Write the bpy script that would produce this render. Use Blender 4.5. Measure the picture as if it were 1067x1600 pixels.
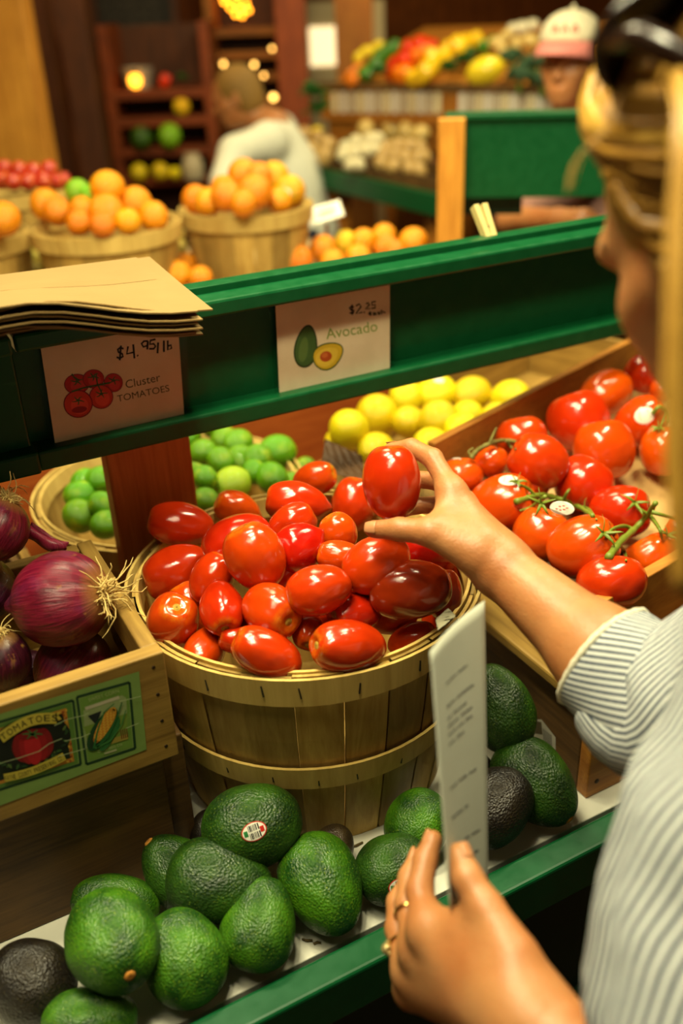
import bpy, bmesh, math, random
import numpy as np
from mathutils import Vector, Matrix, Quaternion
from mathutils.bvhtree import BVHTree
random.seed(7); np.random.seed(7)
SC = bpy.context.scene; COL = SC.collection
for o in list(bpy.data.objects): bpy.data.objects.remove(o)

# ---------------------------------------------------------------- camera
F_PX = 1480.0
CAM = Vector((0, 0, 1.55))                       # floor is at z = -0.20
RW = np.array([[0.87770544, -0.25363499, 0.40657404], [-0.47786592, -0.39998656, 0.7820837], [-0.03573965, -0.880727, -0.4722739]])
cd = bpy.data.cameras.new('camera'); cam = bpy.data.objects.new('camera', cd); COL.objects.link(cam); SC.camera = cam
cd.sensor_fit = 'VERTICAL'; cd.sensor_height = 36.0; cd.sensor_width = 24.0; cd.lens = 36.0 * F_PX / 1600.0
cd.clip_start = 0.02; cd.clip_end = 60
mc = Matrix([[RW[i][0], -RW[i][1], -RW[i][2], CAM[i]] for i in range(3)] + [[0, 0, 0, 1]])
cam.matrix_world = mc
cd.dof.use_dof = True; cd.dof.focus_distance = 0.93; cd.dof.aperture_fstop = 2.5

# ---------------------------------------------------------------- light
SC.view_settings.view_transform = 'Standard'; SC.view_settings.look = 'None'
SC.view_settings.exposure = 0.36; SC.view_settings.gamma = 1.0; SC.view_settings.use_curve_mapping = False
W = bpy.data.worlds.new('world'); SC.world = W; W.use_nodes = True
W.node_tree.nodes['Background'].inputs[0].default_value = (1.0, 0.74, 0.42, 1)
W.node_tree.nodes['Background'].inputs[1].default_value = 0.06
def area(name, loc, target, sx, sy, power, color, spread=math.pi):
    ld = bpy.data.lights.new(name, 'AREA'); ld.shape = 'RECTANGLE'; ld.size = sx; ld.size_y = sy
    ld.energy = power; ld.color = color; ld.spread = spread
    o = bpy.data.objects.new(name, ld); COL.objects.link(o); o.location = loc
    d = Vector(target) - Vector(loc); o.rotation_euler = d.to_track_quat('-Z', 'Y').to_euler()
    return o
WARM = (1.0, 0.91, 0.56)
# twin warm tubes hung over the near counter and rows of ceiling lamps further back, plus an added face fill
for k in range(2):
    for j in range(3): area('ceiling_spot_near', (0.02 + 0.20 * k, 0.38 + 0.36 * j, 2.45), (0.30 + 0.10 * k, 0.74, 0.9), 0.10, 0.16, 5.9, WARM)
    area('ceiling_tube_right', (1.10 + 0.17 * k, 0.85, 2.45), (0.85 + 0.17 * k, 0.75, 0.9), 0.07, 0.6, 10.0, WARM)
area('ceiling_lamp_counter', (-0.35, 0.30, 2.6), (0.3, 0.72, 0.9), 0.4, 0.4, 6.5, WARM)
area('ceiling_lamp_citrus', (0.6, 2.0, 2.8), (0.7, 2.0, 1.0), 0.5, 0.5, 17.0, (1.0, 0.85, 0.46))
area('face_fill_light', (1.10, 1.90, 2.15), (2.0, 2.45, 1.35), 0.45, 0.45, 17.0, (1.0, 0.85, 0.48))  # added fill aimed at the capped man's face, no ceiling lamp there
area('ceiling_lamp_produce', (2.6, 3.3, 2.7), (2.6, 4.2, 1.2), 0.8, 0.5, 24.0, (1.0, 0.86, 0.48))
area('ceiling_lamp_back', (0.9, 4.2, 2.9), (0.9, 5.2, 1.0), 0.7, 0.5, 20.0, (1.0, 0.66, 0.28))

# ---------------------------------------------------------------- pixel helpers (frame 1067 x 1600)
def ray(px, py): return Vector(RW @ np.array([(px - 533.5) / F_PX, (py - 800) / F_PX, 1.0]))
def Pd(px, py, d): return CAM + ray(px, py) * d
def Pz(px, py, z):
    r = ray(px, py); return CAM + r * ((z - CAM.z) / r.z)
def Py(px, py, y):
    r = ray(px, py); return CAM + r * (y / r.y)
def Ppl(px, py, o, n):
    r = ray(px, py); return CAM + r * ((Vector(o) - CAM).dot(n) / r.dot(n))
def depth(p): return float(np.array(RW).T[2] @ np.array(Vector(p) - CAM))
def camdir(x, y, z): return Vector(RW @ np.array([x, y, z])).normalized()   # x right, y down, z into the picture

# ---------------------------------------------------------------- naming
def tag(o, label=None, cat=None, group=None, kind=None):
    if label: o['label'] = label
    if cat: o['category'] = cat
    if group: o['group'] = group
    if kind: o['kind'] = kind
    return o
def empty(name, loc, label, cat, group=None, rot=None):
    o = bpy.data.objects.new(name, None); COL.objects.link(o); o.location = loc; o.empty_display_size = 0.02
    if rot is not None: o.rotation_mode = 'QUATERNION'; o.rotation_quaternion = rot
    return tag(o, label, cat, group)
def copy_tree(o, parent=None):
    c = o.copy(); COL.objects.link(c)
    if parent: c.parent = parent
    for ch in [x for x in COL.objects if x.parent == o]: copy_tree(ch, c)
    return c
NTH = ['leftmost', 'second from the left', 'third from the left', 'fourth from the left', 'fifth from the left', 'sixth from the left', 'seventh from the left', 'eighth from the left', 'ninth from the left', 'tenth from the left', 'eleventh from the left', 'twelfth from the left', 'thirteenth from the left', 'fourteenth from the left']
def nth(i, n): return 'rightmost' if i == n - 1 and n > 1 else NTH[i]

# ---------------------------------------------------------------- materials
def C(r, g, b):
    f = lambda c: ((c / 255 + 0.055) / 1.055) ** 2.4 if c > 10 else c / 255 / 12.92
    return (f(r), f(g), f(b), 1)
class NT:
    def __init__(s, name):
        s.m = bpy.data.materials.new(name); s.m.use_nodes = True; s.t = s.m.node_tree
        s.b = s.t.nodes['Principled BSDF']
    def n(s, typ, **kw):
        x = s.t.nodes.new(typ)
        for k, v in kw.items():
            if k.startswith('i_'):
                key = k[2:]; key = int(key) if key.isdigit() else key.replace('_', ' ')
                s.setin(x.inputs[key], v)
            else: setattr(x, k, v)
        return x
    def setin(s, sock, v):
        if isinstance(v, bpy.types.NodeSocket): s.t.links.new(v, sock)
        else: sock.default_value = v
    def p(s, **kw):
        for k, v in kw.items(): s.setin(s.b.inputs[k.replace('_', ' ')], v)
    def coord(s, out='Object', scale=(1, 1, 1), rot=(0, 0, 0)):
        tc = s.n('ShaderNodeTexCoord'); mp = s.n('ShaderNodeMapping', i_Vector=tc.outputs[out], i_Scale=scale, i_Rotation=rot); return mp.outputs[0]
    def noise(s, vec, scale=5, detail=4, rough=0.55, dist=0.0):
        return s.n('ShaderNodeTexNoise', i_Vector=vec, i_Scale=scale, i_Detail=detail, i_Roughness=rough, i_Distortion=dist).outputs[0]
    def ramp(s, fac, stops, interp='LINEAR'):
        r = s.n('ShaderNodeValToRGB', i_Fac=fac); e = r.color_ramp.elements; r.color_ramp.interpolation = interp
        while len(e) < len(stops): e.new(0.5)
        for x, (pos, col) in zip(e, stops): x.position = pos; x.color = col
        return r.outputs[0]
    def mix(s, fac, a, b, mode='MIX'):
        x = s.n('ShaderNodeMix', data_type='RGBA', blend_type=mode)
        s.setin(x.inputs[0], fac); s.setin(x.inputs[6], a); s.setin(x.inputs[7], b); return x.outputs[2]
    def math(s, op, a, b=0.0, clamp=False):
        x = s.n('ShaderNodeMath', operation=op, use_clamp=clamp); s.setin(x.inputs[0], a); s.setin(x.inputs[1], b); return x.outputs[0]
    def rng(s, v, a, b, c=0.0, d=1.0):
        x = s.n('ShaderNodeMapRange'); s.setin(x.inputs[0], v)
        for i, q in enumerate((a, b, c, d)): x.inputs[i + 1].default_value = q
        return x.outputs[0]
    def attr(s, name, out='Fac'): return s.n('ShaderNodeAttribute', attribute_name=name).outputs[out]
    def sep(s, vec): return s.n('ShaderNodeSeparateXYZ', i_Vector=vec).outputs
    def rand(s): return s.n('ShaderNodeObjectInfo').outputs['Random']
    def bump(s, h, strength=0.3, dist=0.002):
        x = s.n('ShaderNodeBump', i_Strength=strength, i_Distance=dist, i_Height=h); s.setin(s.b.inputs['Normal'], x.outputs[0])
    def hsv(s, col, h=0.5, sat=1.0, v=1.0):
        x = s.n('ShaderNodeHueSaturation', i_Color=col); s.setin(x.inputs[0], h); s.setin(x.inputs[1], sat); s.setin(x.inputs[2], v); return x.outputs[0]
_mc = {}
def plain(name, col, rough=0.6, metal=0.0, spec=0.4, var=0.12, scale=40, bump=0.0, coat=0.0):
    if name in _mc: return _mc[name]
    t = NT(name); v = t.noise(t.coord(), scale)
    c2 = tuple(x * (1 - var) for x in col[:3]) + (1,); c1 = tuple(min(1, x * (1 + var)) for x in col[:3]) + (1,)
    t.p(Base_Color=t.ramp(v, [(0.3, c2), (0.7, c1)]), Roughness=rough, Metallic=metal, Coat_Weight=coat); t.b.inputs['Specular IOR Level'].default_value = spec
    if bump: t.bump(v, bump)
    _mc[name] = t.m; return t.m
def wood(name, light, dark, axis='x', rough=0.55, grain=1.0, tint=False, stain=0.25, bump=0.25):
    if name in _mc: return _mc[name]
    t = NT(name); s = [26 * grain] * 3; s['xyz'.index(axis)] = 2.2 * grain
    v = t.coord('Object', tuple(s)); g = t.noise(v, 2.2, 6, 0.62, 0.7)
    fine = t.noise(t.coord('Object', tuple(x * 4 if x > 10 * grain else x * 2 for x in s)), 3, 3)
    col = t.ramp(t.math('ADD', t.math('MULTIPLY', g, 0.75), t.math('MULTIPLY', fine, 0.25)), [(0.32, dark), (0.66, light)])
    blot = t.noise(t.coord(), 9, 3)
    col = t.mix(t.rng(blot, 0.42, 0.75, 0.0, stain), col, tuple(x * 0.45 for x in dark[:3]) + (1,))
    if tint: col = t.hsv(col, 0.5, 1.0, t.rng(t.attr('tint'), 0, 1, 0.5, 1.2))
    else: col = t.hsv(col, 0.5, 1.0, t.rng(t.rand(), 0, 1, 0.88, 1.1))
    t.p(Base_Color=col, Roughness=rough); t.b.inputs['Specular IOR Level'].default_value = 0.35
    t.bump(g, bump, 0.001); _mc[name] = t.m; return t.m

# ---------------------------------------------------------------- mesh builder
class MB:
    def __init__(s): s.v = []; s.f = []; s.mi = []; s.uv = None; s.tint = []; s._t = 0.5
    def add(s, vs, fs, m=0):
        b = len(s.v); s.v += [tuple(x) for x in vs]; s.f += [tuple(i + b for i in q) for q in fs]; s.mi += [m] * len(fs); s.tint += [s._t] * len(vs); return b
    def box(s, c, size, rot=None, m=0):
        c = Vector(c); h = Vector(size) / 2; R = rot if rot is not None else Matrix.Identity(3)
        vs = [c + R @ Vector((h.x * i, h.y * j, h.z * k)) for k in (-1, 1) for j in (-1, 1) for i in (-1, 1)]
        s.add(vs, [(0, 2, 3, 1), (4, 5, 7, 6), (0, 1, 5, 4), (2, 6, 7, 3), (0, 4, 6, 2), (1, 3, 7, 5)], m); return s
    def slab(s, quad, n, th, m=0):
        a = [Vector(q) for q in quad]; n = Vector(n).normalized() * th; k = len(a)
        s.add(a + [q - n for q in a], [tuple(range(k)), tuple(range(2 * k - 1, k - 1, -1))] + [(i, i + k, (i + 1) % k + k, (i + 1) % k) for i in range(k)], m); return s
    def tube(s, pts, rad, n=8, m=0, cap=True, flat=1.0, up=None):
        P = [Vector(p) for p in pts]; k = len(P)
        R = rad if isinstance(rad, (list, tuple)) else [rad] * k
        U = Vector(up) if up else None; rings = []; vs = []
        for i in range(k):
            t = (P[min(i + 1, k - 1)] - P[max(i - 1, 0)]); t = t.normalized() if t.length > 1e-9 else Vector((0, 0, 1))
            if U is None: U = t.orthogonal().normalized()
            U = (U - t * U.dot(t)); U = U.normalized() if U.length > 1e-6 else t.orthogonal().normalized()
            B = t.cross(U)
            vs += [P[i] + (U * math.cos(2 * math.pi * j / n) * R[i] + B * math.sin(2 * math.pi * j / n) * R[i] * flat) for j in range(n)]
        fs = [(i * n + j, i * n + (j + 1) % n, (i + 1) * n + (j + 1) % n, (i + 1) * n + j) for i in range(k - 1) for j in range(n)]
        if cap: fs += [tuple(range(n - 1, -1, -1)), tuple(range((k - 1) * n, k * n))]
        s.add(vs, fs, m); return s
    def lathe(s, prof, n=48, c=(0, 0, 0), m=0, a0=0.0, a1=2 * math.pi, closed=False):
        full = abs(a1 - a0 - 2 * math.pi) < 1e-6; cols = n if full else n + 1; k = len(prof); vs = []
        for j in range(cols):
            a = a0 + (a1 - a0) * j / n
            vs += [(c[0] + r * math.cos(a), c[1] + r * math.sin(a), c[2] + z) for r, z in prof]
        fs = []
        for j in range(n):
            j2 = (j + 1) % cols
            for i in range(k - (0 if closed else 1)):
                i2 = (i + 1) % k; fs.append((j * k + i, j2 * k + i, j2 * k + i2, j * k + i2))
        s.add(vs, fs, m); return s
    def ball(s, c, r, nu=14, nv=9, m=0):
        rx, ry, rz = r if isinstance(r, (tuple, list)) else (r, r, r); c = Vector(c); vs = []; fs = []
        for i in range(nv + 1):
            t = math.pi * i / nv
            vs += [c + Vector((rx * math.sin(t) * math.cos(2 * math.pi * j / nu), ry * math.sin(t) * math.sin(2 * math.pi * j / nu), rz * math.cos(t))) for j in range(nu)]
        for i in range(nv): fs += [(i * nu + j, (i + 1) * nu + j, (i + 1) * nu + (j + 1) % nu, i * nu + (j + 1) % nu) for j in range(nu)]
        s.add(vs, fs, m); return s
    def mesh(s, name, mats, smooth=False):
        me = bpy.data.meshes.new(name); me.from_pydata(s.v, [], s.f)
        for q in (mats if isinstance(mats, (list, tuple)) else [mats]): me.materials.append(q)
        me.polygons.foreach_set('material_index', s.mi)
        if smooth: me.polygons.foreach_set('use_smooth', [True] * len(s.f))
        at = me.attributes.new('tint', 'FLOAT', 'POINT'); at.data.foreach_set('value', s.tint)
        me.validate(); me.update(); return me
    def build(s, name, mats, parent=None, smooth=False, bevel=0.0, seg=2, angle=None):
        me = s.mesh(name, mats, smooth or bool(angle)); o = bpy.data.objects.new(name, me); COL.objects.link(o)
        if parent: o.parent = parent
        if bevel:
            b = o.modifiers.new('bevel', 'BEVEL'); b.width = bevel; b.segments = seg; b.limit_method = 'ANGLE'; b.angle_limit = math.radians(40)
        if angle:
            try: me.set_sharp_from_angle(angle=math.radians(angle))
            except Exception: pass
        return o
def thing_mesh(name, mb, mats, label, cat, group=None, origin=None, **kw):
    if origin is not None:
        o0 = Vector(origin); mb.v = [tuple(Vector(v) - o0) for v in mb.v]
    o = mb.build(name, mats, **kw)
    if origin is not None: o.location = origin
    return tag(o, label, cat, group)
def local(parent, mb):                # world coordinates -> coordinates of an Empty / object
    bpy.context.view_layer.update(); inv = parent.matrix_world.inverted()
    mb.v = [tuple(inv @ Vector(v)) for v in mb.v]; return mb
# ================================================================= shared materials
GREEN = NT('green_paint')
_g = GREEN.noise(GREEN.coord(), 60, 4); _w = GREEN.noise(GREEN.coord('Object', (3, 30, 30)), 4, 4)
GREEN.p(Base_Color=GREEN.mix(GREEN.rng(_w, 0.68, 0.78, 0, 0.35), GREEN.mix(_g, C(5, 66, 31), C(12, 84, 45)), C(60, 130, 72)), Roughness=GREEN.rng(_g, 0.3, 0.8, 0.30, 0.45)); GREEN.b.inputs['Specular IOR Level'].default_value = 0.28
GREEN.bump(_g, 0.08, 0.001); GREEN = GREEN.m
GREEN_DK = plain('dark_green_paint', C(3, 45, 24), 0.5, var=0.1)
TAN_WOOD = wood('pale_crate_wood', C(176, 140, 66), C(120, 88, 34), 'x', 0.6, stain=0.4)
TAN_WOOD_Y = wood('pale_crate_wood_y', C(176, 140, 66), C(120, 88, 34), 'y', 0.6, stain=0.4)
OLD_WOOD = wood('old_crate_wood', C(122, 88, 42), C(66, 44, 20), 'x', 0.65, stain=0.6)
OLD_WOOD_Y = wood('old_crate_wood_y', C(122, 88, 42), C(66, 44, 20), 'y', 0.65, stain=0.6)
RED_WOOD = wood('red_stained_wood', C(222, 140, 76), C(184, 102, 50), 'z', 0.4, stain=0.15)
RED_WOOD_X = wood('red_stained_wood_x', C(176, 92, 36), C(134, 56, 18), 'x', 0.45, stain=0.15)
GOLD_WOOD = wood('golden_pine', C(196, 128, 44), C(140, 78, 20), 'z', 0.5, stain=0.2)
GOLD_WOOD_X = wood('golden_pine_x', C(190, 128, 48), C(146, 86, 26), 'x', 0.5, stain=0.2)
DARK_WOOD = wood('dark_brown_wood', C(88, 46, 18), C(46, 22, 8), 'z', 0.6, stain=0.3)
DARK_WOOD_X = wood('dark_brown_wood_x', C(112, 52, 18), C(64, 28, 9), 'x', 0.6, stain=0.3)
STAVE = wood('basket_stave', C(206, 172, 92), C(160, 122, 54), 'z', 0.6, grain=0.8, tint=True, stain=0.25)
HOOP = wood('basket_hoop', C(222, 192, 110), C(184, 148, 74), 'z', 0.55, grain=0.6, stain=0.2)
WHITE_BOARD = plain('white_shelf_board', C(222, 220, 204), 0.5, var=0.05, scale=12)
STEEL = plain('dark_staple_steel', C(70, 66, 58), 0.4, metal=0.8)
NAIL = plain('rusty_nail', C(60, 44, 30), 0.5, metal=0.6)
BLACKISH = plain('black_void', C(14, 12, 8), 0.8)

# ================================================================= setting
FZ = -0.20
floor_m = wood('floor_boards', C(92, 58, 28), C(52, 30, 14), 'y', 0.6)
b = MB().box((3, 2.7, FZ - 0.03), (11, 9, 0.06)); tag(b.build('floor', floor_m), kind='structure')
b = MB(); 
for i in range(44): b._t = random.random(); b.box((-2.4 + 0.25 * i + 0.125, 6.9, 1.5), (0.246, 0.05, 3.5))
WALLM = wood('wall_boards', C(150, 82, 28), C(92, 44, 12), 'z', 0.55, stain=0.3)
tag(b.build('wall_back', WALLM), kind='structure')
b = MB().box((8.5, 2.7, 1.5), (0.06, 9, 3.5)); tag(b.build('wall_right', WALLM), kind='structure')
b = MB().box((-2.4, 2.7, 1.5), (0.06, 9, 3.5)); tag(b.build('wall_left', WALLM), kind='structure')
b = MB().box((3, 2.7, 3.25), (11, 9, 0.06)); tag(b.build('ceiling', DARK_WOOD_X), kind='structure')

# ================================================================= near produce stand
T = 0.78                                              # white shelf
st = empty('produce_stand', (0.45, 0.75, FZ), 'green painted produce stand with a white shelf and header board holding the price signs', 'produce stand')
def SP(mb, name, mat, parent=st, **kw):
    base = parent
    off = st.location
    mb.v = [tuple(Vector(v) - off) for v in mb.v]
    return mb.build(name, mat, parent, **kw)
X0, X1 = -0.75, 1.75
SP(MB().box(((X0 + X1) / 2, 0.77, T - 0.012), (X1 - X0, 0.48, 0.024)), 'shelf_board', WHITE_BOARD, bevel=0.001)
SP(MB().box(((X0 + X1) / 2, 0.501, T - 0.012), (X1 - X0, 0.030, 0.056)), 'front_rail', GREEN, bevel=0.004, seg=3)
SP(MB().box(((X0 + X1) / 2, 0.508, T - 0.33), (X1 - X0, 0.014, 0.58)), 'front_panel', GREEN_DK, bevel=0.001)
SP(MB().box(((X0 + X1) / 2, 0.500, T - 0.235), (X1 - X0, 0.016, 0.018)), 'front_batten', GREEN_DK, bevel=0.003)
SP(MB().box(((X0 + X1) / 2, 1.20, 0.70), (X1 - X0, 0.38, 0.02)), 'rear_shelf', DARK_WOOD_X, bevel=0.001)
SP(MB().box(((X0 + X1) / 2, 1.02, 0.727), (X1 - X0, 0.02, 0.082)), 'riser_board', DARK_WOOD_X)
for x in (X0 + 0.05, X1 - 0.05):
    for y in (0.56, 1.35): SP(MB().box((x, y, (FZ + 0.69) / 2), (0.09, 0.07, 0.69 - FZ)), 'leg', DARK_WOOD, bevel=0.003)
SP(MB().box((0.2640, 0.990, (T + 1.155) / 2), (0.099, 0.030, 1.155 - T)), 'post', RED_WOOD, bevel=0.003)
SP(MB().box((1.55, 0.990, (T + 1.155) / 2), (0.097, 0.030, 1.155 - T)), 'post', RED_WOOD, bevel=0.003)
hb = SP(MB().box((0.95, 0.966, 1.214), (1.63, 0.014, 0.150)), 'header_panel', GREEN, bevel=0.001)
SP(MB().box((0.95, 0.946, 1.147), (1.63, 0.036, 0.022)), 'bottom_rail', GREEN, hb, bevel=0.003)
SP(MB().box((0.95, 0.944, 1.2725), (1.63, 0.034, 0.018)), 'top_rail', GREEN, hb, bevel=0.003)
SP(MB().box((0.95, 0.977, 1.2685), (1.63, 0.030, 0.022)), 'cap_rail', GREEN, hb, bevel=0.003)
SP(MB().box((0.95, 1.004, 1.268), (1.63, 0.022, 0.026)), 'cap_rail', GREEN, hb, bevel=0.003)
hl = SP(MB().box((-0.31, 0.928, 1.215), (0.88, 0.016, 0.14)), 'header_panel', GREEN, bevel=0.002)
SP(MB().box((-0.31, 0.917, 1.158), (0.886, 0.034, 0.024)), 'bottom_rail', GREEN, hl, bevel=0.003)
SP(MB().box((-0.31, 0.930, 1.277), (0.88, 0.045, 0.018)), 'top_rail', GREEN, hl, bevel=0.003)

# ================================================================= baskets
def basket(rt, rb, h, loc, label, group=None, detail=True, name='wooden_basket', n=24, seed=1, mid=True):
    rnd = random.Random(seed)
    root = empty(name, loc, label, 'basket', group)
    b = MB()
    rr = lambda z: rb + (rt - rb) * z / h
    for i in range(n):
        b._t = rnd.choice([rnd.uniform(0.45, 0.8), rnd.uniform(0.45, 0.8), rnd.uniform(0.1, 0.35), rnd.uniform(0.7, 1.0)]); j = rnd.uniform(-0.0012, 0.0012)
        g = 0.006 if rnd.random() < 0.8 else 0.03
        a0 = 2 * math.pi * (i + g) / n; a1 = 2 * math.pi * (i + 1 - g) / n
        zt = h - rnd.uniform(0.0, 0.004)
        zs = [0, zt * 0.33, zt * 0.66, zt]; bulge = [0, 0.003, 0.003, 0]
        outp = [(rr(z) + bu + j, z) for z, bu in zip(zs, bulge)]
        b.lathe(outp + [(r - 0.0035, z) for r, z in reversed(outp)], 4, a0=a0, a1=a1, closed=True)
    w = b.build('staves', STAVE, root)
    MB().lathe([(0.001, 0.004), (rb - 0.002, 0.004), (rb - 0.002, 0.012), (0.001, 0.012)], 40).build('base', STAVE, root)
    def hoop(z0, z1, inner=False, nm='hoop'):
        s = -1 if inner else 1; o = 0.0042 if not inner else -0.0045; th = 0.0032
        p = [(rr(z0) + o + (0.002 if not inner else 0), z0), (rr(z1) + o + (0.0 if z1 > h * 0.9 else 0.002), z1)]
        hb = MB().lathe(p + [(p[1][0] - s * -th, p[1][1]), (p[0][0] - s * -th, p[0][1])] if not inner else p + [(r - th, z) for r, z in reversed(p)], 72, closed=True)
        ho = hb.build(nm, HOOP, root, angle=50)
        if detail and not inner:
            for k in range(22):
                a = 2 * math.pi * (k + rnd.uniform(-0.2, 0.2)) / 22; zc = (z0 + z1) / 2 + rnd.uniform(-0.004, 0.004); r = (rr(zc) + o + th + 0.0012)
                R = Matrix.Rotation(a, 3, 'Z') @ Matrix.Rotation(rnd.uniform(-0.2, 0.2), 3, 'X')
                MB().box((r * math.cos(a), r * math.sin(a), zc), (0.0016, 0.0013, 0.012), R).build('staple', STEEL, ho)
        return ho
    hp = hoop(h - 0.030, h + 0.001, nm='rim_hoop')
    if detail:
        a = math.radians(-70); rz = rr(h - 0.015) + 0.0085
        MB().lathe([(rz + 0.0005, h - 0.028), (rz + 0.002, h - 0.003), (rz + 0.004, h - 0.003), (rz + 0.0028, h - 0.028)], 6, a0=a, a1=a + 0.28, closed=True).build('splice', HOOP, hp)
    hoop(h - 0.022, h + 0.0015, True, 'inner_hoop')
    if mid: hoop(h * 0.40, h * 0.40 + 0.028)
    return root
BC = Vector((0.3575, 0.780, T + 0.0006)); BR, BB, BH = 0.1805, 0.148, 0.242
tom_basket = basket(BR, BB, BH, BC, 'round wooden basket heaped with red plum tomatoes behind the avocados', seed=3)
LC = Vector((0.345, 1.195, 0.7105))
lime_basket = basket(0.185, 0.150, 0.242, LC, 'round wooden basket of green limes behind the wooden post', detail=False, seed=5)

# ================================================================= crates
def crate(name, label, fl, fr, depth_y, z0, z1, th, mats, parts=('front_board', 'side_board', 'back_board', 'bottom_board'), front_z=None):
    """box crate between front-left x and front-right x at front y"""
    x0, y0 = fl; x1 = fr
    root = empty(name, ((x0 + x1) / 2, y0 + depth_y / 2, z0), label, 'crate')
    off = root.location
    def PB(c, s, nm, mat, par=root):
        m = MB().box(Vector(c) - off, s); return m.build(nm, mat, par, bevel=0.0016)
    zf = front_z or z1
    f = PB(((x0 + x1) / 2, y0 + th / 2, (z0 + zf) / 2), (x1 - x0, th, zf - z0), parts[0], mats[0])
    s1 = PB((x0 + th / 2, y0 + depth_y / 2 + th / 2, (z0 + z1) / 2), (th, depth_y - th - 0.001, z1 - z0), parts[1], mats[1])
    s2 = PB((x1 - th / 2, y0 + depth_y / 2 + th / 2, (z0 + z1) / 2), (th, depth_y - th - 0.001, z1 - z0 - 0.002), parts[1], mats[1])
    PB(((x0 + x1) / 2, y0 + depth_y - th / 2, (z0 + z1) / 2), (x1 - x0 - 2 * th - 0.001, th, z1 - z0 - 0.004), parts[2], mats[0])
    PB(((x0 + x1) / 2, y0 + depth_y / 2, z0 + th / 2), (x1 - x0 - 2 * th - 0.001, depth_y - 2 * th - 0.001, th), parts[3], mats[0])
    return root, f, s1, s2
OY = 0.672                                             # front face of the onion crate
lower, lf, _, _ = crate('wooden_crate', 'dark brown wooden crate standing on the white shelf beneath the onion crate', (-0.36, 0.690), 0.157, 0.27, T + 0.0006, 0.938, 0.014, (OLD_WOOD, OLD_WOOD_Y))
onion, onf, _, ons = crate('wooden_crate', 'small wooden crate of red onions with a green vintage vegetable label', (-0.30, OY), 0.169, 0.235, 0.9395, 1.058, 0.016, (TAN_WOOD, TAN_WOOD_Y))
MB().box(Vector((0.1700, 0.722, T + 0.079)) - lower.location, (0.024, 0.040, 0.156)).build('corner_post', OLD_WOOD, lower, bevel=0.002)
# hand hole in the right side board
def hole(board, c, size):
    cb = MB(); n = 20; L = size[1] / 2 - size[2] / 2
    pr = [(math.cos(a) * size[2] / 2 + (L if i < n // 2 + 0 else -L), math.sin(a) * size[2] / 2) for i, a in enumerate([math.radians(-90 + 180 * k / (n // 2 - 1)) for k in range(n // 2)] + [math.radians(90 + 180 * k / (n // 2 - 1)) for k in range(n // 2)])]
    cb.slab([(c[0] + size[0] / 2, c[1] + u, c[2] + v) for u, v in pr], (1, 0, 0), size[0])
    cut = cb.build('cutter', BLACKISH); cut.location = board.parent.location * 0
    m = board.modifiers.new('hole', 'BOOLEAN'); m.object = cut; m.solver = 'EXACT'
    bpy.context.view_layer.update(); dg = bpy.context.evaluated_depsgraph_get()
    me = bpy.data.meshes.new_from_object(board.evaluated_get(dg)); board.modifiers.clear(); board.data = me
    bpy.data.objects.remove(cut)
hole(ons, (0.161, 0.765, 1.008), (0.06, 0.085, 0.024))
for z in (0.955, 0.985, 1.015, 1.045):
    MB().lathe([(0.0001, 0.0006), (0.0016, 0.0004), (0.0018, 0)], 8).build('nail', NAIL, onf)
    o = COL.objects[-1]; o.rotation_euler = (math.pi / 2, 0, 0); o.location = Vector((0.158, OY, z)) - onion.location
# weathered slatted crate behind the onions
sl = empty('slatted_crate', (0.0, 1.17, 0.711), 'weathered grey slatted crate behind the onions and under the sign board', 'crate')
for k in range(5):
    o = MB().box((0.13, -0.08 + 0.045 * k, 0.10), (0.012, 0.038, 0.20 - 0.006 * (k % 2))).build('slat', OLD_WOOD_Y if k % 2 else TAN_WOOD_Y, sl, bevel=0.001)
MB().box((0.118, 0.01, 0.03), (0.011, 0.24, 0.03)).build('batten', OLD_WOOD_Y, sl, bevel=0.001)
MB().box((0.118, 0.01, 0.17), (0.011, 0.24, 0.03)).build('batten', OLD_WOOD_Y, sl, bevel=0.001)
MB().box((-0.05, -0.105, 0.10), (0.34, 0.012, 0.18)).build('end_board', OLD_WOOD, sl, bevel=0.001)
MB().box((-0.05, 0.130, 0.10), (0.34, 0.012, 0.18)).build('end_board', OLD_WOOD, sl, bevel=0.001)

# crate under the tomato bin (right) and the bin itself
RX, RY = 0.572, 0.553
rc, rf, rs1, _ = crate('wooden_crate', 'brown wooden crate with a worn barcode sticker supporting the tomato bin at right', (RX, RY), 1.15, 0.36, T + 0.0006, 0.898, 0.016, (GOLD_WOOD_X, OLD_WOOD_Y), front_z=0.885)
MB().box(Vector((RX + 0.020, RY + 0.155, 0.907)) - rc.location, (0.062, 0.33, 0.015)).build('top_slat', TAN_WOOD_Y, rc, bevel=0.003)
for z in (0.80, 0.835, 0.865):
    o = MB().lathe([(0.0001, 0.0012), (0.0028, 0.0008), (0.0032, 0)], 10).build('nail', NAIL, rf); o.rotation_euler = (math.pi / 2, 0, 0); o.location = Vector((RX + 0.013, RY, z)) - rc.location

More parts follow.
